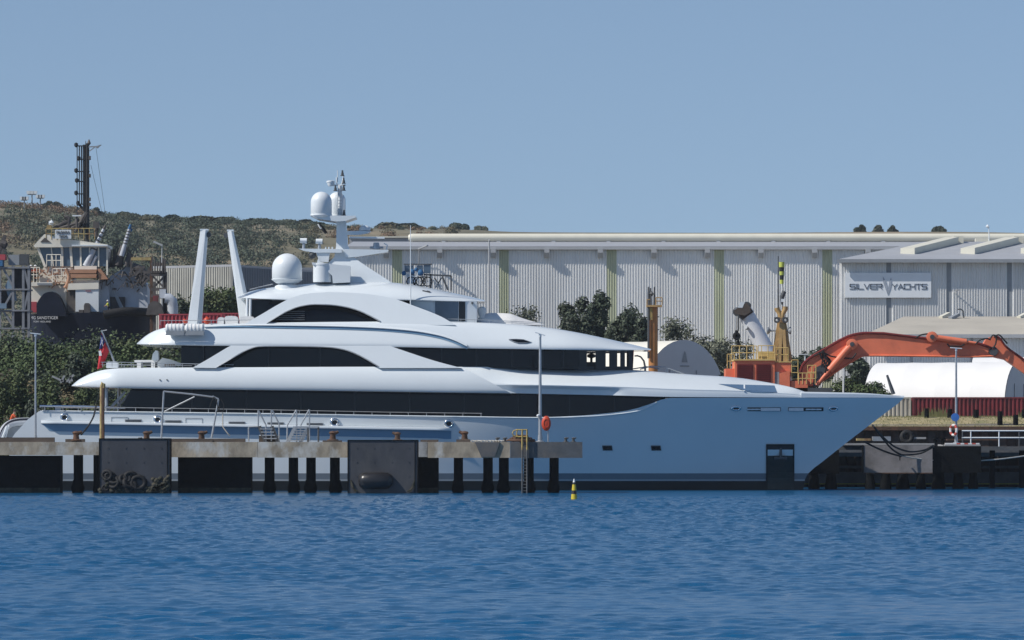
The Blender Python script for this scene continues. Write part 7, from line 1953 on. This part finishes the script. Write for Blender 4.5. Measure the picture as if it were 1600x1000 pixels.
# flood light masts on the hill crest
for i, (px, yt, yb, w_, lab) in enumerate(((38,312,335,9,'floodlight mast on the hill crest, the lower western one'),(50,303,335,13,'floodlight mast on the hill crest, tallest in the middle'),(63,309,335,10,'floodlight mast on the hill crest, the slim eastern one'))):
    Yh = 1080; c = P(px,yb,Yh)
    t = empty('floodlight_mast', c, lab, 'light mast', 'floodlight masts on the hill')
    mb = MB(); mb.cyl(c, P(px,yt,Yh), .25 if i == 1 else .18, .15, 8); mb.build('mast', M['grey'], t)
    mb = MB(); mb.beam(P(px-w_/2,yt,Yh), P(px+w_/2,yt,Yh), .5, .5); mb.build('lamp_bar', M['grey'], t)
    for s_ in (-.4,0,.4): mb = MB(); q = P(px+s_*w_,yt-1,Yh); mb.box(q+Vector((-.5,-.5,-.2)), q+Vector((.5,.5,.6))); mb.build('floodlight', M['gel2'], t)
mb = MB(); c = P(253,640,455); c.z = GZ; mb.cyl(c, P(253,383,455), .1, .06, 6); mb.beam(P(240,377.5,455), P(254,383.5,455), .4, .2); tag(mb.build('street_lamp', M['gutter'], None, loc=c), 'pale lamp with a slanted head standing before the hill', 'lamp post')

# ---------------------------------------------------------------- trees and bushes one can tell apart
G = 'trees in the yard'
def T(kind, seed, px, yb, yt, w_, Y, n, sz, lm, lab, cat='tree', clumps=9, airy=False, name=None, group=None, zb=GZ-.2):
    w_ *= {'pine': 1.75, 'broad': 1.6, 'bush': 1.2}[kind]
    return tree_px(name or {'pine':'pine_tree','bush':'bush','broad':'tree'}[kind], kind, seed, px, yb, yt, w_, Y, n, sz, M[lm], lab, cat, group, clumps, airy, zb)
T('pine',1,936,640,446,50,440,9500,.2,'leaf_dark','tallest dark pine standing before the long shed','tree',26)
T('pine',2,893,640,455,50,442,8000,.2,'leaf_dark','dark pine with a ragged top nearest the yacht roof cover','tree',22)
T('broad',3,976,640,474,58,436,8000,.2,'leaf_dark','broad dark tree between the tall pine and the orange column','tree',22)
T('broad',19,916,640,478,66,438,8500,.2,'leaf_dark','low dark tree filling in between the two tall pines','tree',20)
T('broad',20,1000,640,490,38,434,4500,.2,'leaf_dark','small dark tree touching the orange column','tree',14)
T('broad',21,882,640,508,44,437,3000,.2,'leaf_grey','low grey green tree at the roof edge before the ragged pine','tree',16,True)
T('broad',4,824,640,462,56,446,2200,0.17,'leaf_grey','sparse grey tree with thin twigs behind the white boat cover','tree',12,True)
T('broad',5,858,640,484,52,444,2600,0.17,'leaf_grey','sparse low grey tree beside the twin topped pine','tree',11,True)
T('broad',6,1054,640,490,64,430,2850,0.168,'leaf_grey','airy grey green tree behind the arched shelter','tree',13,True)
T('broad',7,1104,640,508,72,428,3610,0.168,'leaf_grey','grey green tree between the arched shelter and the crane hook','tree',13,True)
T('broad',8,1148,640,516,48,430,2850,0.168,'leaf_grey','thin grey green tree behind the hanging crane hook','tree',12,True)
T('broad',9,1243,640,531,32,420,4940,0.182,'leaf_dark','small dark tree just beyond the yellow tower','tree',10)
T('broad',10,1275,640,535,44,418,6080,0.182,'leaf_dark','round dark tree above the yellow railings by the boom foot','tree',11)
T('broad',11,1343,640,553,44,400,6460,0.175,'leaf_dark','dark tree under the middle of the orange boom','tree',11)
T('bush',12,1320,640,578,74,380,6460,0.140,'leaf_mid','green bush below the orange boom, nearer the boom foot','bush',14)
T('bush',13,1362,640,584,70,378,6460,0.140,'leaf_mid','green bush between the boom and the yacht bow tip','bush',14)
T('bush',14,1125,640,579,26,395,2850,0.140,'leaf_dark','small dark bush at the foot of the arched shelter','bush',8)
T('broad',15,345,640,437,62,440,12350,0.210,'leaf_mid','large green tree between the two white crane arms','tree',30,name='tree')
T('broad',16,303,640,447,54,438,9880,0.210,'leaf_mid','green tree behind the western white crane arm','tree',26,name='tree')
T('broad',17,276,640,462,40,436,6080,0.210,'leaf_dark','dark green tree at the edge of the red container','tree',20,name='tree')
T('broad',18,378,640,456,44,446,6080,0.210,'leaf_dark','dark tree behind the eastern white crane arm','tree',20,name='tree')
# crest and slope of the hill
for i,(px,yt,wp,lm,lab) in enumerate(((75,323,26,'leaf_dark','dark bush on the hill crest by the floodlight masts'),(90,320,18,'leaf_grey','grey bush on the hill crest between masts and tug mast'),(152,329,20,'leaf_dark','dark bush on the crest just beside the tug mast'),(198,335,46,'leaf_dark','flat topped bush on the crest above the raked pipes'),(230,337,42,'leaf_grey','grey bush on the crest beside the flat topped one'),(277,338,54,'leaf_mid','round green tree on the crest west of the white crane arm'),(322,341,60,'leaf_dark','wide dark tree on the crest between the white crane arms'),(358,343,52,'leaf_dark','dark tree on the crest above the eastern white crane arm'),(404,345,62,'leaf_dark','long dark tree clump on the crest east of the crane arms'),(448,346,60,'leaf_dark','dark tree clump on the crest above the big dome'),(486,349,52,'leaf_grey','grey tree clump on the crest beside the mast domes'),(605,350,46,'leaf_dark','dark tree on the crest behind the radar scanner'),(645,354,46,'leaf_dark','low dark tree on the crest at the end of the duct'),(718,346,40,'leaf_dark','domed dark tree standing alone above the ridge duct'),(750,360,26,'leaf_grey','low grey bush beside the domed tree above the duct'),(1345,363.5,20,'leaf_dark','small bush over the duct, west of three'),(1371,364.2,16,'leaf_dark','small bush over the duct, in the middle of three'),(1395,364.6,15,'leaf_dark','small bush over the duct, east of three'),(1466,363,24,'leaf_dark','wider dark bush showing above the duct over the sign shed'))):
    Yt = 1120; b = P(px, 0, Yt); b.z = hill_z(px, Yt) - 1
    t_ = P(px, yt, Yt)
    plant('bush' if 'bush' in lab else 'tree', 'bush', 40 + i % 5, b, px2m(wp, Yt), max(3, t_.z - b.z), 5000, .55, M[lm], lab, 'bush' if 'bush' in lab else 'tree', 'trees and bushes on the hill crest', 14)
# bushes of the bank that stand out of the scrub
for i,(px,yt,wp,Y,lm,lab) in enumerate(((18,560,70,352,'leaf_mid','broad bright green bush behind the tender'),(80,568,60,350,'leaf_mid','green bush behind the thin lamp post'),(120,540,64,358,'leaf_dark','dark bush on the bank behind the red ensign'),(70,522,60,366,'leaf_mid','green bush under the tug bow lettering'),(30,520,46,368,'leaf_dark','dark bush below the scaffold tower'),(150,520,70,368,'leaf_dark','dark brown bush below the tug yellow shirted worker'),(215,524,60,368,'leaf_mid','green bush right above the upper deck tip'),(132,580,50,350,'leaf_mid','rounded green bush behind the upper deck stern tip'),(55,610,60,345,'leaf_dark','dark bush low on the bank behind the stern'),(140,622,70,345,'leaf_mid','pale green bush seen under the upper deck overhang'),(235,548,50,362,'leaf_dark','dark bush behind the deck lounger'))):
    b = P(px, 0, Y); b.z = ground_z(b.x, Y) - .3; t_ = P(px, yt, Y)
    plant('bush', 'bush', 60 + i % 6, b, px2m(wp, Y), max(1.5, t_.z - b.z), 7000, .15, M[lm], lab, 'bush', 'bushes on the bank', 16)
mb = MB(); rg = random.Random(12)
for k in range(5):
    c = P(95+k*4.5, 598+rg.uniform(-3,3), 346); mb.beam(c, c + Vector((rg.uniform(-1,1),0,rg.uniform(.2,.8))), .15)
tag(mb.build('driftwood', M['cap'], None, loc=P(100,600,346)), 'bleached driftwood lying on the bank below the scrub', 'driftwood', kind='stuff')
# ---------------------------------------------------------------- the air between here and the hill
def haze(density):
    m = bpy.data.materials.new('haze'); m.use_nodes = True
    n = m.node_tree.nodes; n.remove(n['Principled BSDF'])
    v = n.new('ShaderNodeVolumePrincipled'); v.inputs['Color'].default_value = (.82,.9,1,1); v.inputs['Density'].default_value = density; v.inputs['Anisotropy'].default_value = .2
    m.node_tree.links.new(v.outputs[0], n['Material Output'].inputs['Volume'])
    mb = MB(); mb.box((-4200,-2700,-3.6),(4200,6200,92))
    tag(mb.build('haze', m), kind='stuff')
haze(.00008)
